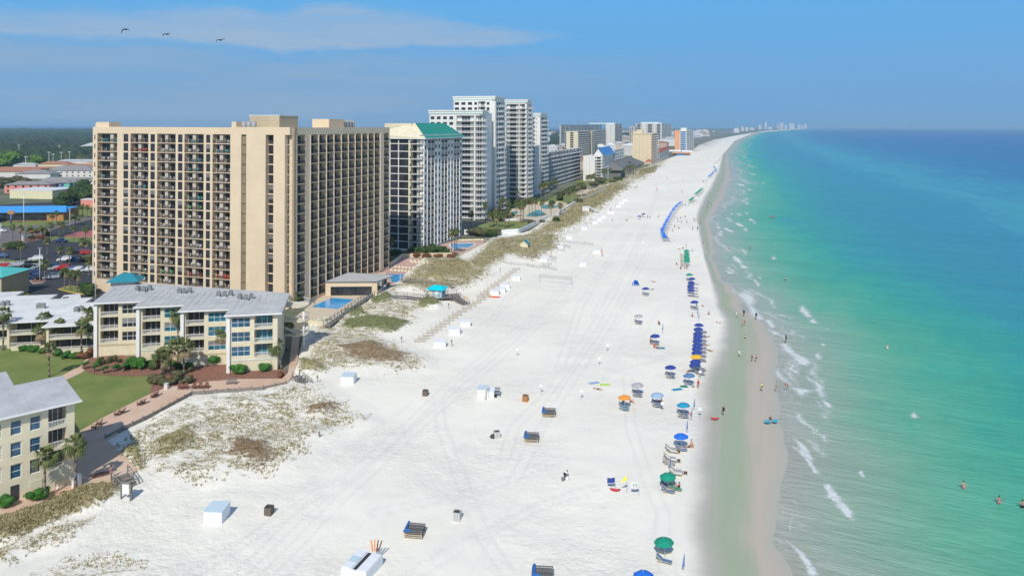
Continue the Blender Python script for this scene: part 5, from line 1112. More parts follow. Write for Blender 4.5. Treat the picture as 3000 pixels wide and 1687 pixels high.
house('white_apartments','white apartment building with gabled grey roof standing by the wood','apartments',234,451,55,30,12,M_['offw'],M_['roofg'],7,R(8),win=9)
for x, y, w_ in ((40,494,20),(66,494,14),(170,482,40),(245,482,30)): house('low_house','low pale house beyond the orange plaza roofs, before the wood','house',x,y,w_,12,4,M_['offw'],M_['roofg'],2,R(6),group='low houses beyond the plaza')
house('shop_wall','long white boundary building between motel and tower','building',222,552,22,6,3.2,M_['white'],M_['white'],0,R(-4))
house('pink_kiosk','pink flat roofed kiosk half hidden by the dark trees','kiosk',238,606,10,6,4.2,COL['pink'],M_['white'],0)
# teal roofed service block close by
t_ = thing('service_block','tan windowless block with aqua roof beside the car park','building',(-160,201.5,0),0)
b = MB(); b.box(0,16.6,0,11.5,-.3,6.7,M_['beige2']); obj('wall', b, t_); b = MB(); b.add([(-.5,-.6,6.72),(17.2,-.6,6.72),(17.2,12.2,6.72),(-.5,12.2,6.72),(5,6,8.6),(12,6,8.6)], [(0,1,5,4),(1,2,5),(2,3,4,5),(3,0,4),(3,2,1,0)], COL['teal']); obj('roof', b, t_)
# small distant houses and skyline
FH_ = [mat('far_wall_%d' % i, c, .9, .05, .1) for i, c in enumerate(((.6,.58,.54),(.55,.45,.34),(.62,.62,.62),(.5,.36,.28)))]
for i in range(150):
    yy = math.exp(rnd.uniform(math.log(700), math.log(5000))); xr = float(np.interp(yy, WY, WX)); k = rnd.random()**1.5
    x = xr-(130+yy*0.02)-k*(yy*.42)
    w_ = rnd.uniform(12, 30)*(1+yy/4000); h_ = rnd.choice((6, 8, 10, 12, 14))*(1+yy/8000)
    house('distant_house', 'small pale house among trees behind the hotels towards the horizon', 'house', Vector((x, yy, 0)), 0, w_, w_*.7, h_, rnd.choice(FH_), rnd.choice((M_['roofg'], COL['gr'], M_['roofw'], COL['tile'])), h_*.3, R(rnd.uniform(-40, 40)), group='distant houses behind the hotels')
for i in range(26):
    yy = 2300+i*130; xr = float(np.interp(yy, WY, WX)); house('beach_house', 'pale gabled house in the long row behind the far scrub dunes', 'house', Vector((xr-330-rnd.uniform(0,500), yy, 0)), 0, 18, 16, rnd.uniform(6,9), FH_[i % 4], M_['roofg'], 4, R(20), group='row of far beach houses')
for x0, x1, top, dist in ((2172,2180,374,6500),(2184,2192,375,6500),(2222,2231,367,9000),(2240,2247,359,9200),(2250,2262,373,8800),(2276,2281,365,10500),(2284,2296,361,10600),(2298,2306,368,10400),(2312,2327,362.5,11500),(2338,2345,364.5,12300),(2348,2353,367,12500),(2356,2364,365,12700),(2150,2166,378,5000),(2196,2210,376,7800)):
    a = (x0-1500)/F*dist; b_ = (x1-1500)/F*dist; hh = HT((x0+x1)/2, top, dist)
    t_ = thing('distant_tower', 'far pale high rise on the hazy skyline at the end of the beach', 'tower', (a, dist, 0), 0, 'far skyline towers'); m = MB(); m.box(0, b_-a, 0, 40, -1, hh, FH_[2]); obj('wall', m, t_); m = MB(); m.box((b_-a)*.2, (b_-a)*.8, 5, 30, hh, hh+6, FH_[0]); obj('roof_penthouse', m, t_)

# ---------------------------------------------------------------- cars
RUB = mat('tyre_rubber', (.02,.02,.02), .9, .1, 5); LGT = mat('headlight_glass', (.7,.7,.7), .2, .05, 3); RIM = mat('wheel_rim', (.4,.4,.4), .4, .05, 3, metal=.6)
def carmesh(kind, paint):
    L_, W_, hb, ht = dict(sedan=(4.6,1.8,.85,1.42), suv=(4.7,1.9,1.0,1.72), pickup=(5.5,1.95,1.05,1.8), van=(5.4,2.0,1.1,2.1))[kind]
    def prof(pts, w0, w1, m):
        b = MB(); n = len(pts); vs = []
        for s in (-1, 1): vs += [(p[0], s*(w0 if p[1] < hb+.01 else w1)/2, p[1]) for p in pts]
        b.add(vs, [tuple(range(n))[::-1], tuple(range(n, 2*n))]+[(i,(i+1)%n,n+(i+1)%n,n+i) for i in range(n)], m); return b
    body = prof([(-L_/2,.35),(L_/2,.35),(L_/2,.62),(L_/2-.12,hb-.12),(L_*.28,hb),(-L_/2+.05,hb),(-L_/2,.6)], W_, W_*.95, paint)
    cab = {'sedan':[(-.42,0),(-.3,1),(.08,1),(.27,0)],'suv':[(-.48,0),(-.44,1),(.1,1),(.25,0)],'pickup':[(-.1,0),(-.06,1),(.12,1),(.24,0)],'van':[(-.49,0),(-.47,1),(.26,1),(.42,0)]}[kind]
    cpt = [(p[0]*L_, hb+p[1]*(ht-hb)) for p in cab]
    roof = prof(cpt, W_*.92, W_*.76, paint); gp = [(x*.985, hb+.04+(z-hb)*.82) for x, z in cpt]; gl = prof(gp, W_*.93, W_*.815, M_['dglass'])
    if kind == 'van': gp = [(L_*.02,hb+.15),(L_*.04,ht-.25),(L_*.27,ht-.25),(L_*.4,hb+.1)]; gl = prof(gp, W_*.94, W_*.85, M_['dglass'])
    wh = MB(); wh.tube((0,-.11,0),(0,.11,0),.34,.34,RUB,14); rim = MB(); rim.tube((0,-.12,0),(0,.12,0),.2,.2,RIM,10)
    hl_ = MB(); hl_.box(-.03,.03,-.16,.16,-.08,.08,LGT)
    return L_, W_, body.mesh('body'), roof.mesh('cabin'), gl.mesh('windows'), wh.mesh('wheel'), rim.mesh('rim'), hl_.mesh('headlight')
CM = {}
PAINT = {k: mat(k+'_car_paint', c, .3, .03, 1, spec=.5) for k, c in dict(red=(.45,.02,.02), white=(.72,.72,.72), silver=(.38,.40,.42), navy=(.02,.04,.12), black=(.015,.015,.018), grey=(.12,.13,.14), blue=(.08,.14,.28), green=(.02,.07,.05)).items()}
def car(kind, colr, px, py, ang, label, group=None):
    if (kind, colr) not in CM: CM[(kind, colr)] = carmesh(kind, PAINT[colr])
    L_, W_, *ms = CM[(kind, colr)]; p = G(px, py); t = thing('pickup_truck' if kind == 'pickup' else 'van' if kind == 'van' else 'parked_car', label, {'pickup':'pickup','van':'van'}.get(kind, 'car'), (p.x, p.y, .06), R(ang), group)
    obj('body', ms[0], t); obj('cabin', ms[1], t); obj('windows', ms[2], t)
    for sx in (-.31, .32):
        for sy in (-.5, .5): w_ = obj('wheel', ms[3], t, Matrix.Translation((sx*L_, sy*W_*.94, .34))); obj('rim', ms[4], w_)
    for sy in (-.36, .36): obj('headlight', ms[5], t, Matrix.Translation((L_/2+.005, sy*W_, .68)))
for a in (('pickup','navy',179,710,-8,'dark blue pickup truck crossing the car park lane alone'),('sedan','red',100,683,12,'bright red car on the road behind the date palms'),('sedan','white',5,680,5,'white car driving at the left edge of the road'),
 ('suv','white',106,763,-150,'white car parked alone beside the middle kerb island'),('sedan','red',12,783,-160,'red car parked behind the aqua roofed block, leftmost'),('suv','silver',52,781,-160,'silver estate car between red and black cars'),('sedan','black',86,783,20,'black car parked right of the silver estate car'),('sedan','blue',5,754,-160,'blue grey car under the palms at left edge'),
 ('suv','white',190,765,-155,'white SUV half hidden by palms in the middle row'),('pickup','navy',222,766,-155,'dark blue truck right of the white SUV, middle row'),('sedan','black',226,743,20,'black car in the back row beside the red one'),('suv','red',256,745,20,'dark red SUV in the back row near tower'),
 ('sedan','silver',115,789,-155,'silver car at the left end of the front row'),('suv','green',129,788,-155,'dark green SUV second in the front row'),('suv','navy',151,786,-155,'navy SUV third in the front row'),('sedan','silver',165,791,-155,'pale grey car fourth in the front row'),('suv','red',183,790,-155,'red SUV in the middle of the front row'),('sedan','blue',206,793,-155,'light blue car right of the red SUV'),('sedan','white',228,793,-155,'white saloon right of the light blue car'),('sedan','grey',246,796,-155,'dark grey car second from the tower'),('suv','white',262,795,-155,'white SUV nearest to the tower, front row'),
 ('sedan','navy',97,804,-155,'navy car behind the near dark cars, by aqua roofed block'),('suv','navy',102,818,-155,'navy SUV parked at the end by the red kerb'),('sedan','black',122,819,-155,'black car between navy and silver SUVs'),('suv','silver',152,817,-155,'silver SUV parked at the near right end of short row'),
 ('van','white',206,887,-150,'white van parked behind the white apartment roof'),('sedan','navy',272,893,-150,'dark car half hidden behind the cream condominium roof')): car(*a)
def lamp(px, py, h, label):
    p = G(px, py); t = thing('street_lamp', label, 'lamp post', (p.x, p.y, 0)); b = MB(); b.tube((0,0,0),(0,0,h),.14,.09,M_['trim'],8); obj('pole', b, t)
    for s in (-1, 1): b = MB(); b.box(s*.3-.35,s*.3+.35,-.2,.2,h,h+.18,M_['ac']); obj('lamp_head', b, t)
lamp(118,825,10.5,'tall white lamp pole beside the parked silver SUV'); lamp(206,668,9,'white lamp post by the roadside date palm'); lamp(71,675,17,'tall grey street lamp before the blue roofed restaurant'); lamp(4,702,7,'short white lamp post at the left edge of road'); lamp(281,895,16,'tall slender pale pole rising beside the big tower corner')
for x, y, h in ((77,493,14),(145,482,16),(157,480,13),(181,476,14),(205,474,14),(57,458,18),(175,455,16)):
    p = G(x, y); t = thing('utility_pole', 'wooden utility pole standing before the dark wood', 'utility pole', (p.x, p.y, 0), 0, 'utility poles before the wood'); b = MB(); b.tube((0,0,0),(0,0,h),.35,.25,M_['offw'],6); obj('pole', b, t); b = MB(); b.box(-2.2,2.2,-.15,.15,h-1.6,h-1.2,M_['offw']); obj('crossarm', b, t)
p = G(34,655); t = thing('roadside_sign','orange and blue roadside sign before the blue roofed restaurant','sign',(p.x,p.y,0)); b = MB(); b.tube((0,0,0),(0,0,4.5),.4,.4,PAINT['blue'],8); obj('pole', b, t); b = MB(); b.box(-1.6,1.6,-.2,.2,4.6,6.4,COL['orw']); obj('board', b, t)
p = G(71,708); t = thing('entrance_pillar','pink gate pillar at the car park entrance','pillar',(p.x,p.y,0)); b = MB(); b.box(-.5,.5,-.5,.5,0,2.6,M_['offw']); obj('shaft', b, t); b = MB(); b.box(-.6,.6,-.6,.6,2.6,2.9,M_['trim']); obj('cap', b, t)

# ---------------------------------------------------------------- umbrellas and loungers
def cloth(n, c): return mat(n+'_canvas', c, .8, .05, 1.5)
UC = dict(blue=cloth('bright_blue',(.02,.15,.62)), navy=cloth('navy',(.03,.06,.28)), green=cloth('green',(.01,.27,.17)), yellow=cloth('yellow',(.85,.45,.02)), grey=cloth('grey',(.38,.38,.39)), pale=cloth('pale_blue',(.30,.42,.58)), orange=cloth('orange',(.85,.30,.05)), teal=cloth('teal',(.02,.28,.45)), steel=cloth('steel_blue',(.10,.20,.38)), white=cloth('white',(.72,.72,.70)), red=cloth('red',(.5,.04,.05)), lime=cloth('lime',(.45,.75,.10)), pink=cloth('pink',(.62,.33,.30)))
UMB = {}
def umbmesh(m):
    c = MB(); n = 8; rr = 1.15
    rim = [(math.cos(2*math.pi*i/n)*rr, math.sin(2*math.pi*i/n)*rr, 1.85) for i in range(n)]; mid = [(x*.55, y*.55, 2.17) for x, y, z in rim]
    vs = [(0,0,2.32)]+mid+rim+[(x*.99, y*.99, z-.14) for x, y, z in rim]
    fs = [(0,1+i,1+(i+1)%n) for i in range(n)]+[(1+i,9+i,9+(i+1)%n,1+(i+1)%n) for i in range(n)]+[(9+i,17+i,17+(i+1)%n,9+(i+1)%n) for i in range(n)]
    c.add(vs, fs, m); p = MB(); p.tube((0,0,-.2),(0,0,2.42),.03,.025,WHP,7)
    rb = MB()
    for i in range(n): rb.tube((0,0,2.0), (mid[i][0],mid[i][1],2.13), .012,.012,WHP,3)
    return c.mesh('canopy'), p.mesh('pole'), rb.mesh('ribs')
def umbrella(px, py, colr, label, group=None, tilt=None):
    if colr not in UMB: UMB[colr] = umbmesh(UC[colr])
    p = G(px, py, 2.05); t = thing('beach_umbrella', label, 'umbrella', (p.x, p.y, 0), 0, group)
    tl = tilt if tilt is not None else rnd.uniform(.04, .16); az = rnd.uniform(-.6, .6)+math.pi*1.25
    t.rotation_euler = (math.cos(az)*tl, math.sin(az)*tl, rnd.random()*.8)
    for nm, me in zip(('canopy', 'pole', 'ribs'), UMB[colr]): obj(nm, me, t)
    return p
def lounger_mesh(cm):
    f = MB(); 
    for s in (-.3, .3):
        f.tube((-.85,s,.32),(.75,s,.32),.03,.03,WOODL,5); f.tube((-.25,s,.34),(-1.0,s,.85),.03,.03,WOODL,5)
        f.tube((.6,s,0),(.6,s,.32),.03,.03,WOODL,5); f.tube((-.6,s,0),(-.6,s,.32),.03,.03,WOODL,5); f.tube((-.5,s,.1),(-.85,s,.75),.025,.025,WOODL,5)
    f.tube((-1,-.3,.85),(-1,.3,.85),.03,.03,WOODL,5); f.tube((.75,-.3,.32),(.75,.3,.32),.03,.03,WOODL,5)
    c = MB(); c.add([(-1,-.28,.86),(-1,.28,.86),(-.3,.28,.33),(-.3,-.28,.33),(.74,.28,.35),(.74,-.28,.35)], [(0,1,2,3),(3,2,4,5)], cm)
    c.add([(-1,-.28,.83),(-1,.28,.83),(-.3,.28,.30),(-.3,-.28,.30),(.74,.28,.32),(.74,-.28,.32)], [(3,2,1,0),(5,4,2,3)], cm)
    return f.mesh('frame'), c.mesh('sling')
LO = {}
def lounger(p, colr, label, group, ang=None):
    if colr not in LO: LO[colr] = lounger_mesh(UC[colr])
    t = thing('beach_lounger', label, 'lounger', (p.x, p.y, 0), R(-17)+(ang if ang is not None else rnd.uniform(-.15,.15)), group)
    obj('frame', LO[colr][0], t); obj('sling', LO[colr][1], t)
singles = [(1951,1583,'green','large green umbrella nearest the camera above a single lounger'),(1890,1682,'blue','bright blue umbrella cut by the bottom picture edge'),
 (1962,1391,'green','green umbrella at the near end of the chair row, second from the bottom'),(2000,1275,'blue','bright blue umbrella with sunbathers, below the long stretch of sand'),
 (2006,1184,'teal','teal blue umbrella near the wet sand, above pink towel'),(1930,1154,'pale','pale blue striped umbrella with sunbathers and white sign'),(1872,1125,'grey','grey umbrella over dark chairs, alone on the white sand'),
 (1833,1162,'orange','small orange umbrella, the leftmost of the scattered ones'),(1968,1074,'navy','navy umbrella standing alone left of the umbrella row'),(2023,1097,'steel','steel blue tilted umbrella at the near end of the row'),
 (2044,1043,'yellow','golden yellow umbrella, the only one among the navy row'),(1923,982,'navy','navy umbrella above the blue towel and red swimsuits'),(1874,924,'grey','blue grey umbrella alone in the middle of the beach'),
 (1895,844,'navy','navy umbrella near the small blue tent'),(2038,883,'navy','lone navy umbrella with a visible pole between two navy clusters'),(2023,803,'green','small green umbrella at the far end of navy cluster')]
for x, y, c_, l_ in singles:
    p = umbrella(x, y, c_, l_, tilt=.1)
    nl = 1 if y > 1500 else 2
    for k in range(nl): lounger(p+Vector((-.2+.2*k, -.9+1.4*k, 0)), 'steel' if c_ != 'orange' else 'teal', 'blue sling wooden lounger in the shade of a scattered umbrella', 'loungers under scattered umbrellas')
navy = [(2050,950),(2049,962),(2049,974),(2048,984),(2048,996),(2047,1007),(2046,1018),(2045,1030),(2043,1056),(2039,1067)]
for x, y in navy:
    p = umbrella(x, y, 'navy', 'navy umbrella in the tight cluster around the yellow one', 'navy cluster by the yellow umbrella')
    for k in range(2): lounger(p+Vector((1.0, -.4+.9*k, 0)), 'steel', 'blue lounger facing the sea under the navy cluster', 'loungers under the navy cluster')
for x, y in ((2030,815),(2028,826),(2028,834),(2027,842),(2029,850)):
    p = umbrella(x, y, 'navy', 'navy umbrella in the farther short cluster below the green one', 'farther navy cluster'); lounger(p+Vector((1.2, 0, 0)), 'steel', 'lounger beside the farther navy cluster', 'loungers at the farther navy cluster')
for i in range(7):
    p = umbrella(2014+1.2*i*.3, 733+i*5.2, 'green', 'green umbrella in the straight near row of green ones', 'near row of green umbrellas'); lounger(p+Vector((-1.6, 0, 0)), 'green', 'lounger left of the near green umbrella row', 'loungers at the near green row')
def rowu(pts, n, c_, label, grp, lg=True):
    pts = [Vector(p) for p in pts]; L_ = [0]
    for a, b in zip(pts, pts[1:]): L_.append(L_[-1]+(b-a).length)
    for i in range(n):
        d = L_[-1]*i/(n-1); k = max(j for j in range(len(L_)-1) if L_[j] <= d+1e-6); t = (d-L_[k])/(L_[k+1]-L_[k]); q = pts[k].lerp(pts[k+1], t)
        p = umbrella(q.x+rnd.uniform(-1,1), q.y, c_, label, grp)
        if lg: lounger(p+Vector((1.6, 0, 0)), 'steel', 'lounger beside '+grp, 'loungers beside '+grp)
rowu([(1952,694),(1945,684),(1943,673),(1951,657),(1960,638),(1968,625),(1975,613),(1984,603),(1996,592)], 25, 'blue', 'bright blue umbrella in the long curving bright blue row', 'the long bright blue umbrella row')
rowu([(2024,586),(2028,582),(2033,578)], 5, 'green', 'green umbrella in the small middle green group', 'the small green umbrella group')
rowu([(2041,567),(2049,560),(2060,552)], 9, 'green', 'green umbrella in the farthest slanting green row', 'the farthest green umbrella row')
rowu([(2078,517),(2086,511),(2093,503),(2100,497),(2096,490),(2092,488)], 16, 'blue', 'blue umbrella in the far blue row', 'the far blue umbrella row')
rowu([(2095,480),(2102,473),(2112,468),(2110,461),(2116,454),(2124,447),(2132,440)], 14, 'grey', 'greyish umbrella in the hazy farthest row', 'the hazy farthest umbrella row', False)
for x, y, c_ in ((1888,626,'navy'),(1875,633,'navy'),(2001,558,'grey'),(2063,531,'red'),(2072,527,'grey')): umbrella(x, y, c_, 'dark umbrella standing on the middle beach, small in the distance', 'small distant dark umbrellas')
# unoccupied lounger row with little tables
for i, (x, y) in enumerate(((1970,1319),(1974,1327),(1966,1345),(1972,1352),(1964,1362),(1981,1377),(1987,1386),(1984,1392))):
    lounger(G(x, y), 'white' if i % 2 else 'grey', 'wooden lounger in the open row beside the wet sand', 'open lounger row', R(180)*0); 
for x, y in ((1989,1327),(1990,1354),(2010,1390)):
    p = G(x, y); t = thing('side_table', 'small brown wooden side table on the sand by loungers', 'table', (p.x, p.y, 0), R(-17), 'side tables by the open lounger row'); b = MB(); b.box(-.25,.25,-.25,.25,.35,.4,BROWN); obj('table_top', b, t)
    for sx in (-.2,.2):
        for sy in (-.2,.2): b = MB(); b.box(sx-.03,sx+.03,sy-.03,sy+.03,0,.35,BROWN); obj('leg', b, t)
for x, y, c_, l_ in ((1950,1618,'white','single wooden lounger with white sling below the large green umbrella'),(1968,1415,'white','white lounger beside green cloth, below second green umbrella'),(1982,1437,'green','green lounger at the sea side of the second green umbrella')): lounger(G(x, y), c_, l_, None)
# folded umbrellas standing in the sand
for x, y, l_ in ((2034,1205,'folded dark umbrella standing at the wet edge, far one'),(2026,1235,'folded dark umbrella standing at the wet edge, middle one'),(2013,1272,'folded dark umbrella standing just above the bright blue umbrella'),(1982,1325,'folded blue umbrella standing in the open lounger row'),(1963,1383,'folded blue umbrella right above the green umbrella'),(2002,1680,'folded dark umbrella by the wet sand at bottom edge'),(1942,977,'folded umbrella standing near the seated dark chair'),
  (2041,905,'folded umbrella in a line, top one'),(2043,918,'folded umbrella in a line, second'),(2045,930,'folded umbrella in a line, third'),(2048,942,'folded umbrella in a line just above navy cluster')):
    p = G(x, y); t = thing('folded_umbrella', l_, 'umbrella', (p.x, p.y, 0)); t.rotation_euler = (.05, .06, 0); b = MB(); b.tube((0,0,-.1),(0,0,1.1),.03,.03,WHP,6); obj('pole', b, t); b = MB(); b.lathe([(.14,.9),(.12,1.2),(.08,1.8),(.03,2.35),(.0,2.4)], UC['steel'], 8); obj('folded_canopy', b, t)
# small blue beach tent
p = G(1864,835); t = thing('beach_tent', 'small blue and white pop up tent on the open sand', 'tent', (p.x, p.y, 0)); b = MB(); b.add([(-1.1,-.9,0),(1.1,-.9,0),(1.1,.9,0),(-1.1,.9,0),(-.5,0,1.5),(.5,0,1.5)], [(0,4,3),(1,2,5),(3,4,5,2)], UC['blue']); obj('canopy', b, t); b = MB(); b.add([(-1.1,-.9,.01),(1.1,-.9,.01),(1.1,.85,.01),(-1.1,.85,.01)], [(0,1,2,3)], UC['pale']); obj('groundsheet', b, t); b = MB(); b.add([(-1.1,-.92,0),(-.5,-.02,1.48),(-.85,-.92,0)], [(0,1,2)], UC['white']); obj('flap', b, t)

# ---------------------------------------------------------------- storage boxes, bins, stacks, boards, flags
WBX = mat('white_box_panel', (0.74,0.76,0.78), .6, .03, .8); WBL = mat('pale_blue_lid', (0.50,0.62,0.68), .6, .03, .8)
def wbox(px, py, w_, d_, h_, ang, label, group=None, lid=None):
    p = G(px, py); t = thing('storage_box', label, 'storage box', (p.x, p.y, 0), R(ang), group)
    b = MB(); b.box(0,w_,0,d_,-.1,h_,WBX); obj('body', b, t); b = MB(); b.add([(-.05,-.06,h_+.01),(w_+.05,-.06,h_+.01),(w_+.05,d_+.06,h_+.12),(-.05,d_+.06,h_+.12),(-.05,-.06,h_+.05),(w_+.05,-.06,h_+.05),(w_+.05,d_+.06,h_+.17),(-.05,d_+.06,h_+.17)], [(0,3,2,1),(4,5,6,7),(0,1,5,4),(1,2,6,5),(2,3,7,6),(3,0,4,7)], lid or WBX); obj('lid', b, t)
    b = MB(); b.box(w_*.49,w_*.51,-.02,-.003,.1,h_-.1,M_['grey']); obj('door_seam', b, t); return t
wbox(598,1533,2.35,2.3,1.5,-4,'large white storage box with pale blue lid, nearest on the sand',lid=WBL)
wbox(1000,1126,2.5,2.2,1.5,-4,'white storage box with grey open side on the sand by the dunes',lid=WBL)
for x, y, w_, l_ in ((1272,1018,2.7,'white storage box at the near end of the sand fence line'),(1317,980,2.6,'white storage box third from the near end of fence line'),(1351,958,2.4,'white storage box fourth beside the fence line, far one'),
  (1437,864,2.6,'low white box just behind the orange kayak'),(1453,857,2.9,'white storage box right above the orange kayak'),(1467,846,2.9,'white storage box with brown top second above kayak'),(1502,821,2.6,'white storage box with a dark slot by the last fence panels'),
  (1583,768,2.8,'white box among grey mesh fences, near one'),(1634,730,2.4,'white box among grey mesh fences, far one'),(1660,700,2.6,'white box at the edge of dunes near the white wall'),(1706,673,2.6,'white box in the row along the dunes, first'),(1738,656,2.3,'white box in the row along the dunes, second'),(1752,647,2.3,'white box in the row along the dunes, third'),(1763,639,2.3,'white box in the row along the dunes, fourth'),
  (1699,780,2.4,'small white box with green top on the open sand'),(1738,743,2.8,'white box beside the standing paddle board'),(1806,607,3,'far white box near the dune edge, first'),(1815,597,3,'far white box near the dune edge, second'),(1826,590,3,'far white box near the dune edge, third'),(1780,625,4,'white and brown low shelter by the beach path')): wbox(x, y, w_, 1.8, 1.25, rnd.uniform(-12, 2), l_)
p = G(1000,1690); 
t = thing('storage_box', 'big open white box with lids and orange paddles, bottom edge of picture', 'storage box', (p.x, p.y, 0), R(-20)); b = MB()
b.box(0,3.2,0,3.6,-.1,1.1,WBX); obj('body', b, t)
for i, (x, y, m) in enumerate(((0,.1,WBX),(0,1.25,WBL),(0,2.4,WBX),(1.9,.1,WBX),(1.9,1.25,WBX),(1.9,2.4,WBX))): b = MB(); b.box(x+.1,x+1.25,y,y+1.05,1.12,1.22,m); obj('lid', b, t)
b = MB(); b.box(1.4,1.85,.2,3.4,1.1,1.13,M_['dmetal']); obj('gap', b, t)
p2 = G(1112,1640)
for i in range(4): b = MB(); b.box(-.07,.07,-.04,.04,0,1.3,(UC['orange'] if i > 1 else BROWN)); o = obj('paddle', b, None, Matrix.Translation((p2.x-.1-.22*i, p2.y+.2, .9)) @ Matrix.Rotation(.3-.15*i, 4, 'Y')); tag(o, 'orange or brown paddle leaning at the far end of the open white box', 'paddle', 'paddles at the open white box')
# kiosk boxes cluster
wbox(1400,1168,2.0,2.0,1.7,-4,'white rental box with pale blue top and brown paddle, middle of beach',lid=WBL)
wbox(1428,1166,1.3,1.5,1.2,-4,'low white box attached right of the rental box')
p = G(1422,1172); o = obj('paddle', (lambda b: (b.box(-.12,.12,-.04,.04,0,2.6,WOODL), b)[1])(MB()), None, Matrix.Translation(p) @ Matrix.Rotation(.12, 4, 'Y')); tag(o, 'long brown paddle leaning against the white rental box', 'paddle')
p = G(1450,1162); t = thing('equipment_rack', 'grey metal rack with dark wheel beside the white rental box', 'rack', (p.x, p.y, 0)); b = MB()
for s in (0, 1.1): b.tube((s*.9,0,0),(s*.9,0,1.3),.05,.05,M_['ac'],6); b.tube((s*.9,1.3,0),(s*.9,1.3,1.3),.05,.05,M_['ac'],6)
for z in (.6, 1.25): b.box(0,1.0,0,1.3,z,z+.06,M_['ac'])
obj('frame', b, t); b = MB(); b.M = Matrix.Translation((.2,-.2,.28)); b.tube((0,-.1,0),(0,.1,0),.28,.28,RUB,14); obj('wheel', b, t)
BINW = mat('bin_wood', (0.17,0.13,0.10), .9, .25, 4); BINO = mat('bin_wood_orange', (0.45,0.21,0.07), .9, .15, 4)
def tbin(px, py, m, label):
    p = G(px, py); t = thing('litter_bin', label, 'bin', (p.x, p.y, 0), R(rnd.uniform(-20, 20)))
    for i in range(16):
        a = i/16; sd = int(a*4); q = (a*4-sd)-.375; x, y = ((q*.9,-.45),(.45,q*.9),(-q*.9,.45),(-.45,-q*.9))[sd]; b = MB(); b.box(x-.095,x+.095,y-.03 if sd%2==0 else y-.095,y+.03 if sd%2==0 else y+.095,-.05,1.05,m); 
        if sd % 2: b = MB(); b.box(x-.03,x+.03,y-.095,y+.095,-.05,1.05,m)
        obj('slat', b, t)
    b = MB(); b.lathe([(.3,0),(.36,1.0),(.33,1.0),(.26,.3),(0,.3)], M_['dmetal'], 14); obj('drum', b, t)
tbin(790,1506,BINW,'brown slatted bin right of the large white storage box'); tbin(1341,1520,M_['grey'],'greyish slatted bin alone in the lower middle sand'); tbin(1248,1159,BINW,'brown slatted bin left of the white rental box'); tbin(1541,1174,BINO,'orange brown slatted bin right of the rental box'); tbin(1457,1281,M_['grey'],'grey slatted bin with a black bag beside it')
p = G(1446,1282); b = MB(); b.lathe([(0,0),(.42,.05),(.48,.25),(.3,.5),(.08,.6),(.06,.7)], M_['dmetal'], 12, wob=lambda i, k: .12*math.sin(i*2.1+k)); o = obj('rubbish_bag', b, None, Matrix.Translation(p)); tag(o, 'black rubbish bag lying beside the grey bin', 'bag')
GWD = mat('grey_lounger_wood', (0.17,0.165,0.16), .85, .2, 3)
def stack(px, py, ang, label, h_=.95):
    p = G(px, py); t = thing('lounger_stack', label, 'stacked loungers', (p.x, p.y, 0), R(ang))
    for k in range(4):
        b = MB(); z = .16+k*h_/4.5
        for y in (-.75,-.1,.1,.75): b.box(-1.0,1.0,y-.035,y+.035,z,z+.08,WOODL if k < 2 else GWD)
        for i in range(14): x = -.95+i*.146; b.box(x-.035,x+.035,-.78,-.12,z+.085,z+.11,GWD); b.box(x-.035,x+.035,.12,.78,z+.085,z+.11,GWD)
        for x in (-.9,.9):
            for y in (-.7,.7): b.box(x-.04,x+.04,y-.04,y+.04,z-.16,z,WOODL)
        obj('lounger_frame', b, t)
    b = MB(); z = h_+.1; b.add([(-1.1,-.85,z-.3),(-1.1,.8,z-.3),(-.95,.8,z),(-.95,-.82,z),(-.7,-.8,z+.02),(-.7,.7,z+.02),(-.2,-.84,z+.0),(-.2,-.86,z-.22),(-1.1,-.87,z-.32)], [(0,3,2,1),(3,4,5,2),(3,6,4),(0,8,7,6,3)], mat('faded_blue_cover', (.03,.12,.36), .8, .15, 3)); obj('blue_cover', b, t)
    return t
for a in ((1217,1566,-8,'stack of wooden loungers with blue cover, lower middle of sand'),(1592,1696,-4,'stack of grey loungers cut by the bottom picture edge'),(1610,1217,-6,'farther of two lounger stacks with blue covers'),(1559,1290,-6,'nearer of two lounger stacks, right of the grey bin')): stack(*a).scale = (1.12,1.12,1.12)
def board(px, py, ln, w_, m, label, ang, name='kayak', cat='kayak', z=.15, two=None, up=False):
    b = MB(); n = 14; vs = []
    for i in range(n+1):
        t = i/n; x = (t-.5)*ln; r_ = math.sin(math.pi*min(1, max(0, t))**.9)**.55*w_/2+.01
        for k in range(8): a = k/8*6.283; vs.append((x, r_*math.cos(a), .18*math.sin(a)*(r_/w_*2)+.08*(2*t-1)**2*3))
    for i in range(n):
        for k in range(8): b.add([], [], m)
    k0 = len(b.v); 
    for v in vs: b.v.append(Vector(v))
    for i in range(n):
        mm = b.mi(two if two and i > n*.35 else m)
        for k in range(8): b.f.append([k0+i*8+k, k0+i*8+(k+1)%8, k0+(i+1)*8+(k+1)%8, k0+(i+1)*8+k]); b.m.append(mm); b.sm.append(True)
    p = G(px, py); M = Matrix.Translation((p.x, p.y, z+(ln/2 if up else 0))) @ Matrix.Rotation(R(ang), 4, 'Z')
    if up: M = M @ Matrix.Rotation(R(84), 4, 'Y')
    o = obj(name, b, None, M); tag(o, label, cat)
KO = mat('orange_red_plastic', (.80,.16,.02), .35, .1, 1, col2=(.85,.36,.03)); KG = mat('lime_plastic', (.55,.75,.05), .4, .05, 1); KB = mat('aqua_plastic', (.03,.35,.45), .4, .05, 1)
board(1450,871,3.9,.85,KO,'orange and red kayak lying beside the white boxes',-12,two=mat('red_kayak',(.75,.05,.02),.35,.05,1)); board(1580,742,4.6,1.0,KB,'lime and aqua kayak lying on the dune edge',-14,two=KG)
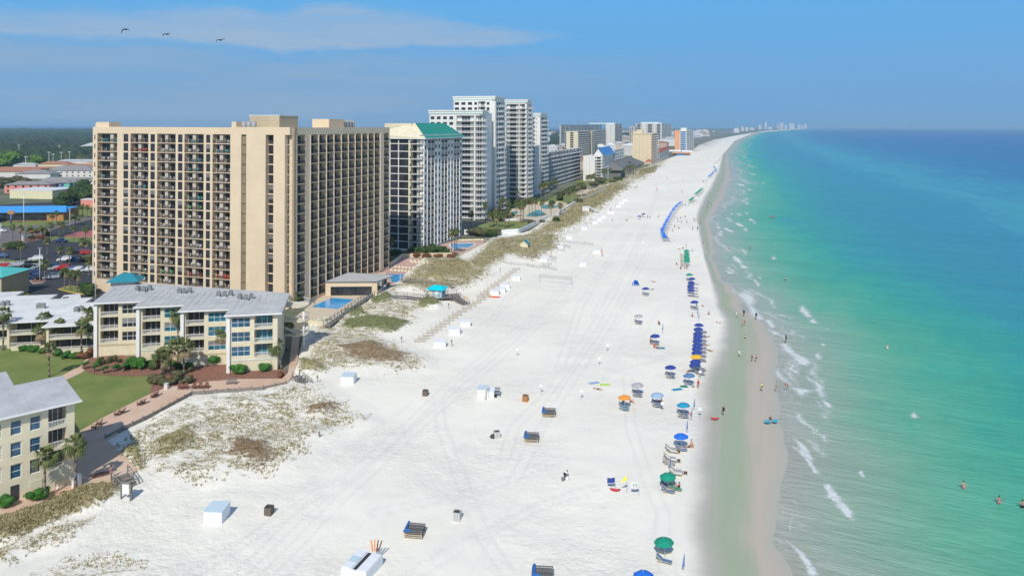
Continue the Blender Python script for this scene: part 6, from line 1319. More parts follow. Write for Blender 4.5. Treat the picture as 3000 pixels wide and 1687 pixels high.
board(1765,752,3.4,.8,UC['pink'],'tall pinkish board standing upright in the sand',20,'paddle_board','board',up=True); board(1926,562,4.0,1.0,UC['pink'],'far pinkish board standing upright in the sand',20,'paddle_board','board',up=True); board(1791,625,3.4,.9,UC['pink'],'pinkish board standing by the beach path shelter',20,'paddle_board','board',up=True)
board(1804,1438,1.5,.4,UC['red'],'red rescue board lying below the blue flag',-10,'rescue_board','board'); board(2096,1229,1.6,.22,UC['red'],'slim red float lying on the wet sand',0,'swim_float','float'); board(2265,636,4,.8,UC['red'],'red kayak floating on the sea',0); board(2023,1134,1.2,.5,UC['white'],'white body board on the sand by the standing woman',0,'body_board','board')
board(2250,1237,1.2,.8,KB,'left blue pool float at the wet sand beside crouching child',0,'pool_float','float'); board(2271,1235,1.2,.8,KB,'right blue pool float at the wet sand beside crouching child',0,'pool_float','float')
def flag(px, py, h_, m, label, shape):
    p = G(px, py); t = thing('beach_flag', label, 'flag', (p.x, p.y, 0)); b = MB(); b.tube((0,0,-.1),(0,0,h_),.025,.02,M_['ac'],6); obj('pole', b, t); b = MB(); n = 8; vs = []
    for i in range(n+1):
        x = -i/n*1.05; sg = (.12*i/n)**1 if shape == 'r' else (i/n)**1.6*.9
        vs += [(x if shape == 'r' else x*.75, .07*math.sin(i*1.1), h_-.05-sg*(.3 if shape == 'r' else 1)), (x if shape == 'r' else x*.55, .07*math.sin(i*1.1+.5), h_-.75-sg*(.3 if shape == 'r' else .6)+(.35*i/n if shape != 'r' else 0))]
    b.add(vs, [(2*i,2*i+1,2*i+3,2*i+2) for i in range(n)], m, True); obj('cloth', b, t)
    if 'marks' in label:
        q = MB(); zc = h_-.45
        for xo in (-.3,-.7): q.path([(xo+.12*math.cos(k*.8+.5),-.09,zc+.2*math.sin(k*.8)+(0)) for k in range(8)], .02, M_['dmetal'], 4)
        obj('marks', q, t)
flag(1803,1434,1.7,UC['navy'],'blue flag on a thin pole above the red rescue board','r'); flag(1838,1444,2.4,cloth('flag_yellow',(.85,.80,.03)),'yellow flag drooping on the middle pole','d'); flag(1873,1452,1.9,UC['white'],'white flag with looped grey marks on the right pole','r')
p = G(1873,1452); 
flag(1372,893,2.6,UC['yellow'],'orange flag at the foot of the lookout deck stairs','d')
def sign(px, py, h_, label, w_=.6, hh=.6, group=None):
    p = G(px, py); t = thing('sign_post', label, 'sign', (p.x, p.y, 0), 0, group); b = MB(); b.tube((0,0,-.1),(0,0,h_),.03,.03,M_['ac'],5); obj('post', b, t); b = MB(); b.box(-w_/2,w_/2,-.05,-.02,h_-hh,h_,WHP); obj('board', b, t)
for x, y, l_ in ((1516,1043,'small white sign with grey emblem left of the open beach'),(1757,1070,'small white sign, higher one on the open beach'),(1586,1152,'white sign on a thin pole right of the orange bin'),(1705,1168,'thin marker pole with white top right of the lounger stacks'),(2053,1110,'white sign by the end of the umbrella row'),(2053,1222,'white sign standing at the edge of wet sand'),(1942,1205,'white sign below the pale blue umbrella'),(1885,720,'tiny white sign on the sand left of the umbrella rows'),(1976,725,'tiny white sign near the green umbrella row'),(1781,1030,'thin pale post standing alone on the sand')): sign(x, y, 1.7, l_, .55, .5)
p = G(370,1466); t = thing('notice_board', 'grey framed notice board with white panel at the foot of promenade stairs', 'notice board', (p.x, p.y, 0), R(-8)); b = MB(); b.box(-.75,-.6,-.07,.07,-.2,2.6,WOOD); obj('post', b, t); b = MB(); b.box(.6,.75,-.07,.07,-.2,2.6,WOOD); obj('post', b, t); b = MB(); b.box(-.75,.75,-.1,.1,2.3,2.5,WOOD); obj('top_rail', b, t); b = MB(); b.box(-.5,.5,-.06,-.02,.9,2.2,WHP); obj('panel', b, t)
p = G(388,1462); t = thing('sign_post', 'grey rounded wooden sign right of the notice board', 'sign', (p.x, p.y, 0), R(-60)); b = MB(); b.box(-.08,.08,-.08,.08,-.2,2.2,WOOD); obj('post', b, t); b = MB(); b.box(-.45,.45,-.12,-.085,1.0,2.2,WOOD); obj('board', b, t)
for x, y, l_ in ((937,1292,'small grey post sign standing on sand right of the dunes'),(932,1122,'thin post by the small promenade stairs'),(1178,1005,'thin pole in the sand near dune grass'),(1316,905,'thin pole near the sand fence line'),(1467,797,'short dark post by the beach path'),(1325,1015,'short dark post right of the first white box')): 
    p = G(x, y); t = thing('marker_post', l_, 'post', (p.x, p.y, 0)); b = MB(); b.box(-.05,.05,-.05,.05,-.2,1.6,WOOD); obj('post', b, t); b = MB(); b.box(-.16,.16,-.09,-.055,.9,1.5,WOOD); obj('plate', b, t)
# adirondack chairs, bench, bins on the promenade
def adir():
    s = MB(); 
    for i in range(6): x = -.28+i*.112; s.box(x-.05,x+.05,-.3,.28,.30,.33,BROWN)
    bk = MB()
    for i in range(6): x = -.28+i*.112; h = .95+.12*math.cos((i-2.5)*.6); bk.add([(x-.05,.27,.28),(x+.05,.27,.28),(x+.05,.55,h),(x-.05,.55,h),(x-.05,.30,.28),(x+.05,.30,.28),(x+.05,.58,h),(x-.05,.58,h)], [(0,3,2,1),(4,5,6,7),(0,1,5,4),(2,3,7,6),(1,2,6,5),(0,4,7,3)], BROWN)
    ar = [];
    for q in (-1, 1): a = MB(); a.box(q*.4-.07,q*.4+.07,-.35,.4,.55,.58,BROWN); ar.append(a.mesh('armrest'))
    lg = []
    for q in (-.38, .38): a = MB(); a.box(q-.03,q+.03,-.34,-.26,0,.55,BROWN); lg.append(a.mesh('leg')); a = MB(); a.box(q-.03,q+.03,.25,.33,0,.55,BROWN); lg.append(a.mesh('leg'))
    return s.mesh('seat'), bk.mesh('backrest'), ar, lg
AD = adir()
def adirondack(px, py, ang, label, group=None):
    p = G(px, py, .3); t = thing('adirondack_chair', label, 'chair', (p.x, p.y, .3), R(ang), group); obj('seat', AD[0], t); obj('backrest', AD[1], t)
    for a in AD[2]: obj('armrest', a, t)
    for a in AD[3]: obj('leg', a, t)
for (pr, l_) in (((276,1256),'left chair of the brown adirondack pair in the building shadow'),((291,1245),'right chair of the brown adirondack pair in the building shadow'),((342,1217),'left chair of the second brown pair from the near end'),((359,1210),'right chair of the second brown pair from the near end'),((409,1187),'left chair of the third brown pair by the lawn'),((419,1183),'right chair of the third brown pair by the lawn'),((449,1165),'left chair of the farthest brown pair by the lawn'),((457,1160),'right chair of the farthest brown pair by the lawn')):
    adirondack(*pr, 55+17-130, l_)
for x in (530,546,570,588,606): adirondack(x, 1140-(x-530)*.03, 10, 'brown adirondack chair in the row of five before the olive bushes', 'row of five adirondack chairs')
adirondack(232,1285, -60, 'dark adirondack chair half hidden at the near condominium corner')
p = G(680,1125,.3); t = thing('park_bench', 'grey wooden bench on the promenade before the mulch bed', 'bench', (p.x, p.y, .3), R(3)); b = MB(); b.box(-.95,.95,-.3,.2,.42,.48,WOOD); obj('seat', b, t); b = MB()
for k in range(3): b.box(-.95,.95,.2+.03*k,.25+.03*k,.55+.17*k,.68+.17*k,WOOD)
obj('backrest', b, t)
for s in (-.85,.85): b = MB(); b.box(s-.04,s+.04,-.28,.2,0,.42,WOOD); obj('leg', b, t)
p = G(489,1139,.3); t = thing('litter_bin', 'square stone litter bin left of the adirondack row', 'bin', (p.x, p.y, .3)); b = MB(); b.box(-.32,.32,-.32,.32,0,1.0,M_['offw']); obj('body', b, t); b = MB(); b.box(-.36,.36,-.36,.36,1.0,1.1,M_['grey']); obj('lid', b, t)
p = G(226,1425,.3); t = thing('towel_cabinet', 'white cabinet standing beside palm and bicycle rack at building corner', 'cabinet', (p.x, p.y, .3)); b = MB(); b.box(-.45,.45,-.4,.4,0,1.5,WHP); obj('body', b, t); b = MB(); b.box(-.5,.5,-.45,.45,1.5,1.6,WBL); obj('top', b, t)
# sun loungers on the pool terraces
def slm():
    f = MB(); f.box(-.3,.3,-.95,.35,.25,.31,mat('cream_vinyl', (.74,.66,.45), .6, .04, 2)); f.add([(-.3,.35,.28),(.3,.35,.28),(.3,.9,.72),(-.3,.9,.72),(-.3,.38,.24),(.3,.38,.24),(.3,.93,.68),(-.3,.93,.68)], [(0,1,2,3),(7,6,5,4),(0,4,5,1),(2,6,7,3),(0,3,7,4),(1,5,6,2)], MATS['cream_vinyl'])
    l_ = MB(); [l_.box(x-.03,x+.03,y-.03,y+.03,0,.25,WHP) for x in (-.25,.25) for y in (-.8,.3)]
    return f.mesh('mattress'), l_.mesh('frame')
SL = slm()
def sunl(x, y, ang, z, label, grp):
    p = G(x, y, z); t = thing('sun_lounger', label, 'sun lounger', (p.x, p.y, z), R(ang), grp); obj('mattress', SL[0], t); obj('frame', SL[1], t)
for r_, (x0, y0, x1, y1, n) in enumerate(((1150,796,1222,800,8),(1162,786,1214,790,6),(1210,772,1288,778,8),(1205,768,1280,771,7))):
    for i in range(n): sunl(x0+(x1-x0)*i/(n-1), y0+(y1-y0)*i/(n-1), rnd.uniform(10,35), .26, 'cream sun lounger on the pink terrace behind the pool house', 'cream loungers on the pink terrace')
for i in range(14): sunl(1350+i*5.2, 707-(.15*i), rnd.uniform(0,30), .2, 'pale sun lounger in the row behind the freeform pool', 'pale loungers at the freeform pool')
for i in range(12): sunl(1575+i*8, 596+rnd.uniform(-1,2), rnd.uniform(0,90), .16, 'small sun lounger around the turquoise pools', 'loungers at the turquoise pools')
# sand fences and volleyball net
SLATW = mat('fence_slat', (.36,.30,.22), .9, .2, 4); MESHG = mat('grey_fence_mesh', (.30,.30,.30), .9, .1, 3)
SFM = {}
def sfence(x0, y0, x1, y1, m, label, group, h_=.95, sp=.11):
    a, c = G(x0, y0), G(x1, y1); e = c-a; L_ = e.length; t = thing('sand_fence', label, 'fence', (a.x, a.y, 0), math.atan2(e.y, e.x), group); b = MB(); n = int(L_/sp)
    for i in range(n): x = (i+.5)*L_/n; b.box(x-.018,x+.018,-.012,.012,.05,h_-rnd.random()*.06,m)
    for z in (.3,.7): b.tube((0,0,z),(L_,0,z),.012,.012,m,3)
    obj('slats', b, t)
    for x in (0, L_): q = MB(); q.tube((x,.04,-.2),(x,.04,h_+.25),.04,.035,m,5); obj('post', q, t)
for i in range(20):
    x = 1215+i*12.4+(i > 9)*(i-9)*2.2; y = 1003-i*8.6-(i > 9)*(i-9)*.2; sfence(x, y, x+32-i*.5, y-1.5, SLATW, 'tan slatted sand fence panel in the stepped line above the white boxes', 'stepped tan sand fence line')
for i in range(11): x = 1398+i*10.5; y = 872-i*8; sfence(x, y, x+22, y-1, SLATW, 'tan slatted sand fence panel in the far part of the line', 'far tan sand fence line')
for x0, y0, x1, y1 in ((1600,729,1625,731),(1636,736,1657,738),(1655,722,1672,727),(1643,710,1686,714),(1690,714,1712,717),(1714,715,1739,719),(1564,757,1582,762),(1573,750,1590,755),(1594,751,1617,754),(1612,754,1633,760),(1612,762,1628,767),(1588,772,1617,777),(1591,780,1609,784),(1546,779,1562,784),(1563,782,1582,788),(1583,783,1603,789),(1608,787,1633,793),(1441,768,1500,776),(1500,776,1546,780),(1640,690,1660,690),(1668,683,1690,684),(1680,677,1700,678),(1690,671,1715,672),(1700,662,1722,663),(1712,655,1736,656),(1728,648,1748,649),(1600,712,1640,714),(1580,722,1612,724)):
    sfence(x0, y0, x1, y1, MESHG, 'grey mesh sand fence panel among the white boxes and dune tufts', 'grey mesh sand fence panels', 1.0, .22)
a, c = G(1581.8,825.6), G(1677,835); t = thing('volleyball_net', 'grey volleyball net between two posts on the white sand', 'net', (a.x, a.y, 0)); e = c-a; q = MB()
for z in (1.5,2.35): q.tube((0,0,z),(e.x,e.y,z),.025,.025,M_['dmetal'],4)
for i in range(60): q.tube((e.x*i/59,e.y*i/59,1.5),(e.x*i/59,e.y*i/59,2.35),.008,.008,M_['dmetal'],3)
for k in range(1,6): q.tube((0,0,1.5+k*.14),(e.x,e.y,1.5+k*.14),.007,.007,M_['dmetal'],3)
obj('net', q, t)
for s in (0, 1): q = MB(); q.tube((e.x*s,e.y*s,-.2),(e.x*s,e.y*s,2.45),.06,.06,M_['ac'],7); obj('post', q, t)
# little beach houses and shelter
p = G(1535,732); t = thing('beach_cabin', 'small pale yellow cabin with slate blue gabled roof among dune grass', 'cabin', (p.x, p.y, 0), R(-12)); b = MB(); b.box(-1.6,1.8,0,3.4,0,2.3,COL['yel']); b.add([(-1.6,0,2.3),(1.8,0,2.3),(.1,0,3.6),(-1.6,3.4,2.3),(1.8,3.4,2.3),(.1,3.4,3.6)], [(0,1,2),(3,5,4)], COL['yel']); obj('wall', b, t); b = MB(); b.add([(-2,-.3,2.1),(.1,-.3,3.8),(.1,3.7,3.8),(-2,3.7,2.1),(2.2,-.3,2.1),(2.2,3.7,2.1)], [(0,1,2,3),(1,4,5,2)], TEALR); obj('roof', b, t); b = MB(); b.box(-.3,.6,-.06,-.003,.8,1.8,WHP); obj('window', b, t)
p = G(1708,624); t = thing('beach_cabin', 'white hut with long white awning by the dune path', 'hut', (p.x, p.y, 0), R(-12)); b = MB(); b.box(0,3.8,0,4,-.1,3.0,WHP); obj('wall', b, t); b = MB(); b.add([(-.3,-.2,3.0),(4.2,-.2,3.0),(4.2,4.2,3.4),(-.3,4.2,3.4)], [(0,1,2,3)], WHP); obj('roof', b, t); b = MB(); b.add([(4,0,3.0),(9.5,-1.5,1.4),(9.5,2,1.4),(4,3.5,3.0)], [(0,1,2,3)], WBX); obj('awning', b, t); b = MB(); b.box(.9,2.0,-.05,-.003,0,2,M_['grey']); obj('door', b, t)
for x, y in ((1903,483),): p = G(x, y); t = thing('gazebo', 'small dark red roofed gazebo at the foot of tan tower', 'gazebo', (p.x, p.y, 0)); b = MB(); b.lathe([(5,4),(0.1,7.5)], RED, 8); obj('roof', b, t); [obj('post', (lambda q: (q.tube((math.cos(a)*4,math.sin(a)*4,0),(math.cos(a)*4,math.sin(a)*4,4.2),.3,.3,M_['cream'],6), q)[1])(MB()), t) for a in (0,1.05,2.1,3.14,4.2,5.2)]
p = G(1070,866); t = thing('outdoor_speaker', 'pole with grey loudspeaker drums by the pool house corner', 'loudspeaker', (G(1118,868).x, G(1118,868).y, 0)); b = MB(); b.tube((0,0,0),(0,0,3.4),.09,.09,WOOD,6); obj('pole', b, t)
for k, (dx, dz) in enumerate(((-.1,4.0),(.0,3.3),(1.1,3.0))): b = MB(); b.tube((dx,-.4,dz),(dx,.3,dz),.38,.38,M_['ac'],12); obj('drum', b, t)
for x, y, l_ in ((970,895,'dark red folded parasol standing in the blue pool'),(924,903,'thin dark pole at the near left edge of the pool')): p = G(x, y); t = thing('folded_parasol', l_, 'parasol', (p.x, p.y, .26)); b = MB(); b.tube((0,0,0),(0,0,2.2),.04,.03,M_['dmetal'],6); obj('pole', b, t); b = MB(); b.lathe([(.12,.9),(.09,1.6),(.02,2.1)], UC['red'] if 'red' in l_ else UC['navy'], 8); obj('canopy', b, t)
p = G(1175,826); t = thing('folded_parasol', 'tall folded white and lilac parasol by the small pool', 'parasol', (p.x, p.y, .26)); b = MB(); b.tube((0,0,0),(0,0,3.2),.05,.04,WHP,6); obj('pole', b, t); b = MB(); b.lathe([(.35,.6),(.3,1.6),(.03,3.1)], UC['pale'], 8); obj('canopy', b, t)

# ---------------------------------------------------------------- people (one skinned body each pose, hair and swimwear as children)
SKIN = [mat('skin_tan', (.42,.21,.13), .6, .05, 5), mat('skin_light', (.55,.32,.22), .6, .05, 5), mat('skin_dark', (.16,.08,.05), .6, .05, 5)]
HAIR = [mat('dark_hair', (.03,.02,.015), .7, .1, 6), mat('fair_hair', (.35,.24,.12), .7, .1, 6)]
def pose(kind):
    J = dict(pel=(0,0,.93), che=(0,0,1.25), nec=(0,0,1.47), hd0=(0,.01,1.56), hd1=(0,.01,1.68), ls=(-.17,0,1.40), le=(-.24,.02,1.13), lh=(-.25,.1,.90), lf=(-.25,.13,.81), rs=(.17,0,1.40), re=(.24,.02,1.13), rh=(.25,.1,.90), rf=(.25,.13,.81), lp=(-.1,0,.88), lk=(-.11,.02,.50), la=(-.11,-.02,.09), lt=(-.11,.15,.03), rp=(.1,0,.88), rk=(.11,.02,.50), ra=(.11,-.02,.09), rt=(.11,.15,.03))
    if kind == 'walk': J.update(lk=(-.1,.14,.52), la=(-.1,.22,.09), lt=(-.1,.38,.06), rk=(.1,-.08,.50), ra=(.1,-.33,.14), rt=(.1,-.22,.03), le=(-.24,-.1,1.14), lh=(-.24,-.12,.9), lf=(-.24,-.08,.82), re=(.24,.1,1.15), rh=(.22,.26,.97), rf=(.2,.32,.92))
    if kind == 'sit': 
        for k in ('pel','che','nec','hd0','hd1','ls','rs','lp','rp','le','re','lh','rh','lf','rf'): x, y, z = J[k]; J[k] = (x, y-.12*(z-.9), z-.76)
        J.update(pel=(0,0,.13), lp=(-.1,.02,.13), rp=(.1,.02,.13), lk=(-.13,.36,.38), la=(-.13,.62,.1), lt=(-.13,.78,.06), rk=(.13,.40,.33), ra=(.13,.72,.09), rt=(.13,.88,.08), lh=(-.22,.22,.32), lf=(-.18,.3,.33), rh=(.22,.22,.32), rf=(.18,.3,.33))
    if kind == 'lie':
        for k, (x, y, z) in list(J.items()): J[k] = (x*1.1, .9-z, .13+(y if y > 0 else 0)*.5)
        J.update(lk=(-.14,.38,.24), rk=(.12,.40,.15), che=(0,-.35,.15), hd1=(0,-.78,.17), hd0=(0,-.66,.17))
    if kind == 'bend': J.update(che=(0,.28,1.08), nec=(0,.47,1.12), hd0=(0,.56,1.1), hd1=(0,.68,1.06), ls=(-.17,.42,1.08), rs=(.17,.42,1.08), le=(-.2,.46,.8), re=(.2,.46,.8), lh=(-.17,.5,.55), rh=(.17,.5,.55), lf=(-.15,.52,.47), rf=(.15,.52,.47))
    if kind == 'wade':
        for k, (x, y, z) in list(J.items()): J[k] = (x, y, z-.62)
        J.update(le=(-.36,.05,.66), lh=(-.45,.15,.5), lf=(-.5,.2,.45), re=(.36,.05,.66), rh=(.45,.15,.5), rf=(.5,.2,.45))
    return J
def body_mesh(kind, m):
    J = pose(kind); names = list(J); rad = dict(pel=.145,che=.15,nec=.06,hd0=.085,hd1=.10,ls=.07,le=.045,lh=.033,lf=.03,rs=.07,re=.045,rh=.033,rf=.03,lp=.10,lk=.062,la=.042,lt=.035,rp=.10,rk=.062,ra=.042,rt=.035)
    E = [('pel','che'),('che','nec'),('nec','hd0'),('hd0','hd1'),('che','ls'),('ls','le'),('le','lh'),('lh','lf'),('che','rs'),('rs','re'),('re','rh'),('rh','rf'),('pel','lp'),('lp','lk'),('lk','la'),('la','lt'),('pel','rp'),('rp','rk'),('rk','ra'),('ra','rt')]
    me = bpy.data.meshes.new('tmp'); me.from_pydata([J[n] for n in names], [(names.index(a), names.index(b)) for a, b in E], [])
    o = bpy.data.objects.new('tmp', me); C.objects.link(o); md = o.modifiers.new('s', 'SKIN'); sv = me.skin_vertices[0].data
    for i, n in enumerate(names): sv[i].radius = (rad[n], rad[n]*(.75 if n in ('pel','che') else 1))
    sv[0].use_root = True; md.use_smooth_shade = True; o.modifiers.new('u', 'SUBSURF').levels = 1
    bpy.context.view_layer.update(); dg = bpy.context.evaluated_depsgraph_get(); r_ = bpy.data.meshes.new_from_object(o.evaluated_get(dg)); bpy.data.objects.remove(o); r_.name = 'person'; r_.materials.clear(); r_.materials.append(m)
    return r_, J
def blobm(c, r_, m, n=10):
    b = MB(); b.M = Matrix.Translation(c) @ Matrix.Diagonal((*r_, 1)); b.lathe([(0.01,-1),(.5,-.86),(.87,-.5),(1,0),(.87,.5),(.5,.86),(.01,1)], m, n); return b
BOD = {}; CLO = {k: mat(k+'_swimwear', c, .8, .05, 4) for k, c in dict(red=(.5,.03,.03), black=(.015,.015,.02), blue=(.03,.10,.35), lime=(.5,.75,.15), white=(.75,.75,.75), pink=(.6,.2,.25), teal=(.03,.3,.33)).items()}
def person(px, py, kind, label, cl='black', sk=0, hair=0, ang=None, z=0.0, sc=1.0, shirt=None, group=None):
    if (kind, sk) not in BOD: BOD[(kind, sk)] = body_mesh(kind, SKIN[sk])
    me, J = BOD[(kind, sk)]; p = G(px, py, z) if not isinstance(px, Vector) else px
    o = obj('person', me, None, Matrix.Translation((p.x, p.y, z)) @ Matrix.Rotation(rnd.random()*6.28 if ang is None else R(ang), 4, 'Z') @ Matrix.Scale(sc, 4)); tag(o, label, 'person', group)
    h = Vector(J['hd1']); n_ = Vector(J['hd0']); up = (h-n_).normalized()
    k = ('hair', kind, hair); 
    if k not in CLO: CLO[k] = blobm(h+up*.03+Vector((0,-.03,.0)), (.105,.115,.10), HAIR[hair]).mesh('hair')
    obj('hair', CLO[k], o)
    k = ('shorts', kind, cl)
    if k not in CLO:
        b = MB(); pl = Vector(J['pel']); 
        for s in ('l','r'):
            a = Vector(J[s+'p']); c = Vector(J[s+'k']); b.tube(a+(a-c)*.12, a.lerp(c, .42), .125, .105, CLO[cl], 9)
        b.M = Matrix.Translation(pl) @ Matrix.Diagonal((.175,.14,.12,1)); b.lathe([(.8,-1),(1,-.3),(1,.4),(.85,1)], CLO[cl], 10); CLO[k] = b.mesh('shorts')
    obj('shorts', CLO[k], o)
    if shirt:
        k = ('shirt', kind, shirt)
        if k not in CLO:
            b = MB(); a = Vector(J['pel']); c = Vector(J['che']); n2 = Vector(J['nec']); b.tube(a.lerp(c,.15), c, .155, .175, CLO[shirt], 10, False); b.tube(c, n2.lerp(c,.25), .175, .09, CLO[shirt], 10, False)
            for s in 'lr': b.tube(Vector(J[s+'s'])+Vector((0,0,.02)), Vector(J[s+'s']).lerp(Vector(J[s+'e']), .55), .08, .065, CLO[shirt], 8)
            CLO[k] = b.mesh('shirt')
        obj('shirt', CLO[k], o)
    return o
ppl = [(2205,1056,'stand','boy in black shorts standing on the wet sand, left of a pair','black',0,None),(2217,1058,'walk','girl in dark swimsuit walking on wet sand, right of a pair','black',1,None),(2234,1143,'walk','child in lime green shirt walking on the wet sand','black',1,'lime'),
 (2276,1143,'stand','child in red swimwear standing between lime child and bending one','red',1,None),(2309,1139,'bend','child in red swimwear bending at the foam edge','red',0,None),(2121,1216,'walk','woman in black swimsuit walking near the slim red float','black',1,'black'),
 (2304,1002,'stand','dark wetsuit surfer standing in shallow water','black',2,'black'),(2160,929,'walk','person in white walking on the wet sand, upper left of four','white',1,'white'),(2181,925,'stand','person in dark clothes on the wet sand, upper right of four','black',2,'black'),
 (2176,956,'stand','child on the wet sand, lower left of the red one','blue',1,None),(2183,953,'walk','child in red shirt on the wet sand','red',1,'red'),(2217,934,'walk','dark figure walking at the edge of the long foam','black',2,'black'),
 (2258,1238,'bend','child crouching between two blue floats','black',0,None),(2168,1044,'walk','small child in white standing in the shallow green runnel','white',1,'white'),(2047,1137,'stand','woman in dark red swimsuit standing by the white body board','red',1,'red'),
 (1656,1405,'bend','person in white shirt bending over buckets on the open sand','black',2,'white'),(1908,1010,'stand','person standing left of the red group near the blue towel','black',0,None),(1919,1018,'sit','person in red sitting by the blue towel','red',1,'red'),(1929,1020,'sit','second person in red sitting on the blue towel side','red',1,None),
 (1932,950,'sit','person sitting in dark shade near the folded umbrella','black',0,'black'),(1915,826,'lie','person in red brown lying right of the blue tent','red',0,None),(1912,849,'lie','sunbather lying right of the navy umbrella near tent','black',1,None),
 (2060,897,'lie','sunbather with orange towel right of the lone navy umbrella','pink',0,None),(2030,928,'sit','pair member sitting left of the folded umbrella line','black',0,None),(2078,921,'sit','person sitting on the sand near the wet edge','black',1,None),(2107,946,'lie','person lying at the very edge of wet sand','white',1,None),
 (2072,988,'lie','sunbather right of the navy cluster, upper','pink',0,None),(2070,1013,'lie','sunbather right of the navy cluster, middle','black',1,None),(2080,1028,'lie','sunbather right of the navy cluster, lower','black',0,None),
 (1996,788,'sit','person sitting below the near green row, left','black',0,'black'),(2008,789,'stand','person standing below the near green row, middle','black',1,'white'),(2014,789,'stand','person standing below the near green row, right','blue',0,None),(1984,776,'sit','person in red chair left of the near green row','red',0,'red'),
 (1990,730,'lie','sunbather lying above the near green row, left','red',1,None),(2003,729,'sit','person sitting above the near green row, middle','black',0,None),(2012,726,'stand','person standing above the near green row','black',0,None),(2030,737,'sit','person sitting right of the near green row','white',1,None),
 (2031,675,'stand','left of two people standing by the water line','blue',0,None),(2045,674,'stand','right of two people standing by the water line, dark','black',2,'black'),(2062,713,'walk','person with small child walking on wet sand far off','black',1,'white'),
 (1754,1141,'lie','sunbather on the lime green towel','black',1,None),(1826,1178,'sit','person sitting under the left side of orange umbrella','teal',1,None),(1848,1178,'sit','person sitting right of the orange umbrella','red',0,None),(1928,1178,'lie','sunbather below the pale blue umbrella','pink',0,None),(1938,1180,'sit','second sunbather below the pale blue umbrella','black',1,None),
 (2020,1310,'lie','sunbather right below the bright blue umbrella','black',0,None),(2028,1306,'sit','second sunbather right of bright blue umbrella','pink',1,None),(2018,1090,'lie','sunbather under the last navy umbrella of the row','red',0,None),(2010,1212,'lie','sunbather on pink towel below teal umbrella','red',0,None),
 (1980,1424,'lie','sunbather on lounger under second green umbrella','white',0,None),(1990,1432,'sit','woman in black swimwear sitting right of second green umbrella','black',1,'black'),
 (327,1400,'stand','person in pink top standing by the promenade stairs','pink',1,'pink'),(168,1450,'bend','person in grey shirt crouching before the near condominium','pink',1,'white')]
for x, y, k, l_, cl, sk, sh in ppl: person(x, y, k, l_, cl, sk, rnd.randrange(2), sc=.85 if ('child' in l_ or 'boy' in l_ or 'girl' in l_) else 1.0, shirt=sh, z=.3 if y > 1390 and x < 400 else 0)
for x, y, l_, cl in ((2302,822,'dark haired swimmer standing waist deep beyond the foam','black'),(2199,729,'swimmer waist deep right of the curved foam','black'),(2137,730,'bather in the foam of the curved wave','red'),(2601,1021,'lone swimmer far out in the green water','white'),(2825,1432,'tanned bather wading deep in the green water, left of two','pink'),(2929,1476,'tanned bather wading deep in the green water, right of two','pink'),(2997,1488,'bather at the right picture edge in the green water','black'),(2228,628,'small dark swimmer off the foam patches','black'),(2184,994,'small child paddling in shallow water','black')):
    person(x, y, 'wade', l_, cl, rnd.randrange(2), z=-.46)
far = [(1841,1136),(1885,632),(1878,640),(1930,640),(1964,565),(1899,640),(1796,648),(1906,640),(2078,597),(2075,610),(2005,531),(2006,493),(2048,466),(2046,470),(2075,468),(2080,460),(2062,475),(1836,648),(1840,650),(2009,640),(2014,655),(1986,645),(1990,650),(2020,603),(2010,604),(2035,648),(2045,650),(2040,650),(2120,463),(2137,452),(2110,470),(2128,466),(1990,670),(1972,680),(1978,668),(2000,602),(2052,655),(2100,505),(2106,497),(2070,545),(2050,580),(1955,525),(1996,640),(1998,655),(2086,600),(2150,425),(2160,418),(2132,432),(2085,475)]
for x, y in far[1:]: person(x, y, rnd.choice(('stand','walk','sit','stand')), 'tiny figure of a beachgoer on the distant sand', rnd.choice(('black','blue','red')), rnd.randrange(3), group='distant beachgoers', shirt=rnd.choice((None,'white','black')))
def towel(px, py, m, ang, label): p = G(px, py); o = obj('beach_towel', (lambda b: (b.box(-1,1,-.45,.45,.02,.05,m), b)[1])(MB()), None, Matrix.Translation((p.x, p.y, .1)) @ Matrix.Rotation(R(ang), 4, 'Z')); tag(o, label, 'towel')
towel(1936,1020,UC['teal'],-8,'blue beach towel beside the two seated people in red'); towel(1774,1128,UC['lime'],0,'lime green towel with sunbather on the open sand'); towel(2008,1212,UC['pink'],-8,'pink towel below the teal umbrella'); towel(1742,1123,UC['pale'],20,'small pale blue bundle left of the lime towel'); towel(1985,1142,UC['teal'],20,'blue chair and towel heap left of white body board'); towel(1957,698,UC['lime'],0,'lime green mat at the near end of bright blue row'); towel(2010,1133,UC['green'],5,'dark green towel right of the blue chair heap'); towel(1849,637,UC['lime'],0,'pale green mat far out on the open sand')
for x, y in ((1651,1408),(1663,1408)): p = G(x, y); b = MB(); b.lathe([(0,.02),(.2,.02),(.25,.45),(.22,.45),(.18,.06)], PAINT['grey'] if x < 1655 else UC['white'], 12); o = obj('bucket', b, None, Matrix.Translation(p)); tag(o, ('grey bucket left of the bending person' if x < 1655 else 'white bucket right of the bending person'), 'bucket')
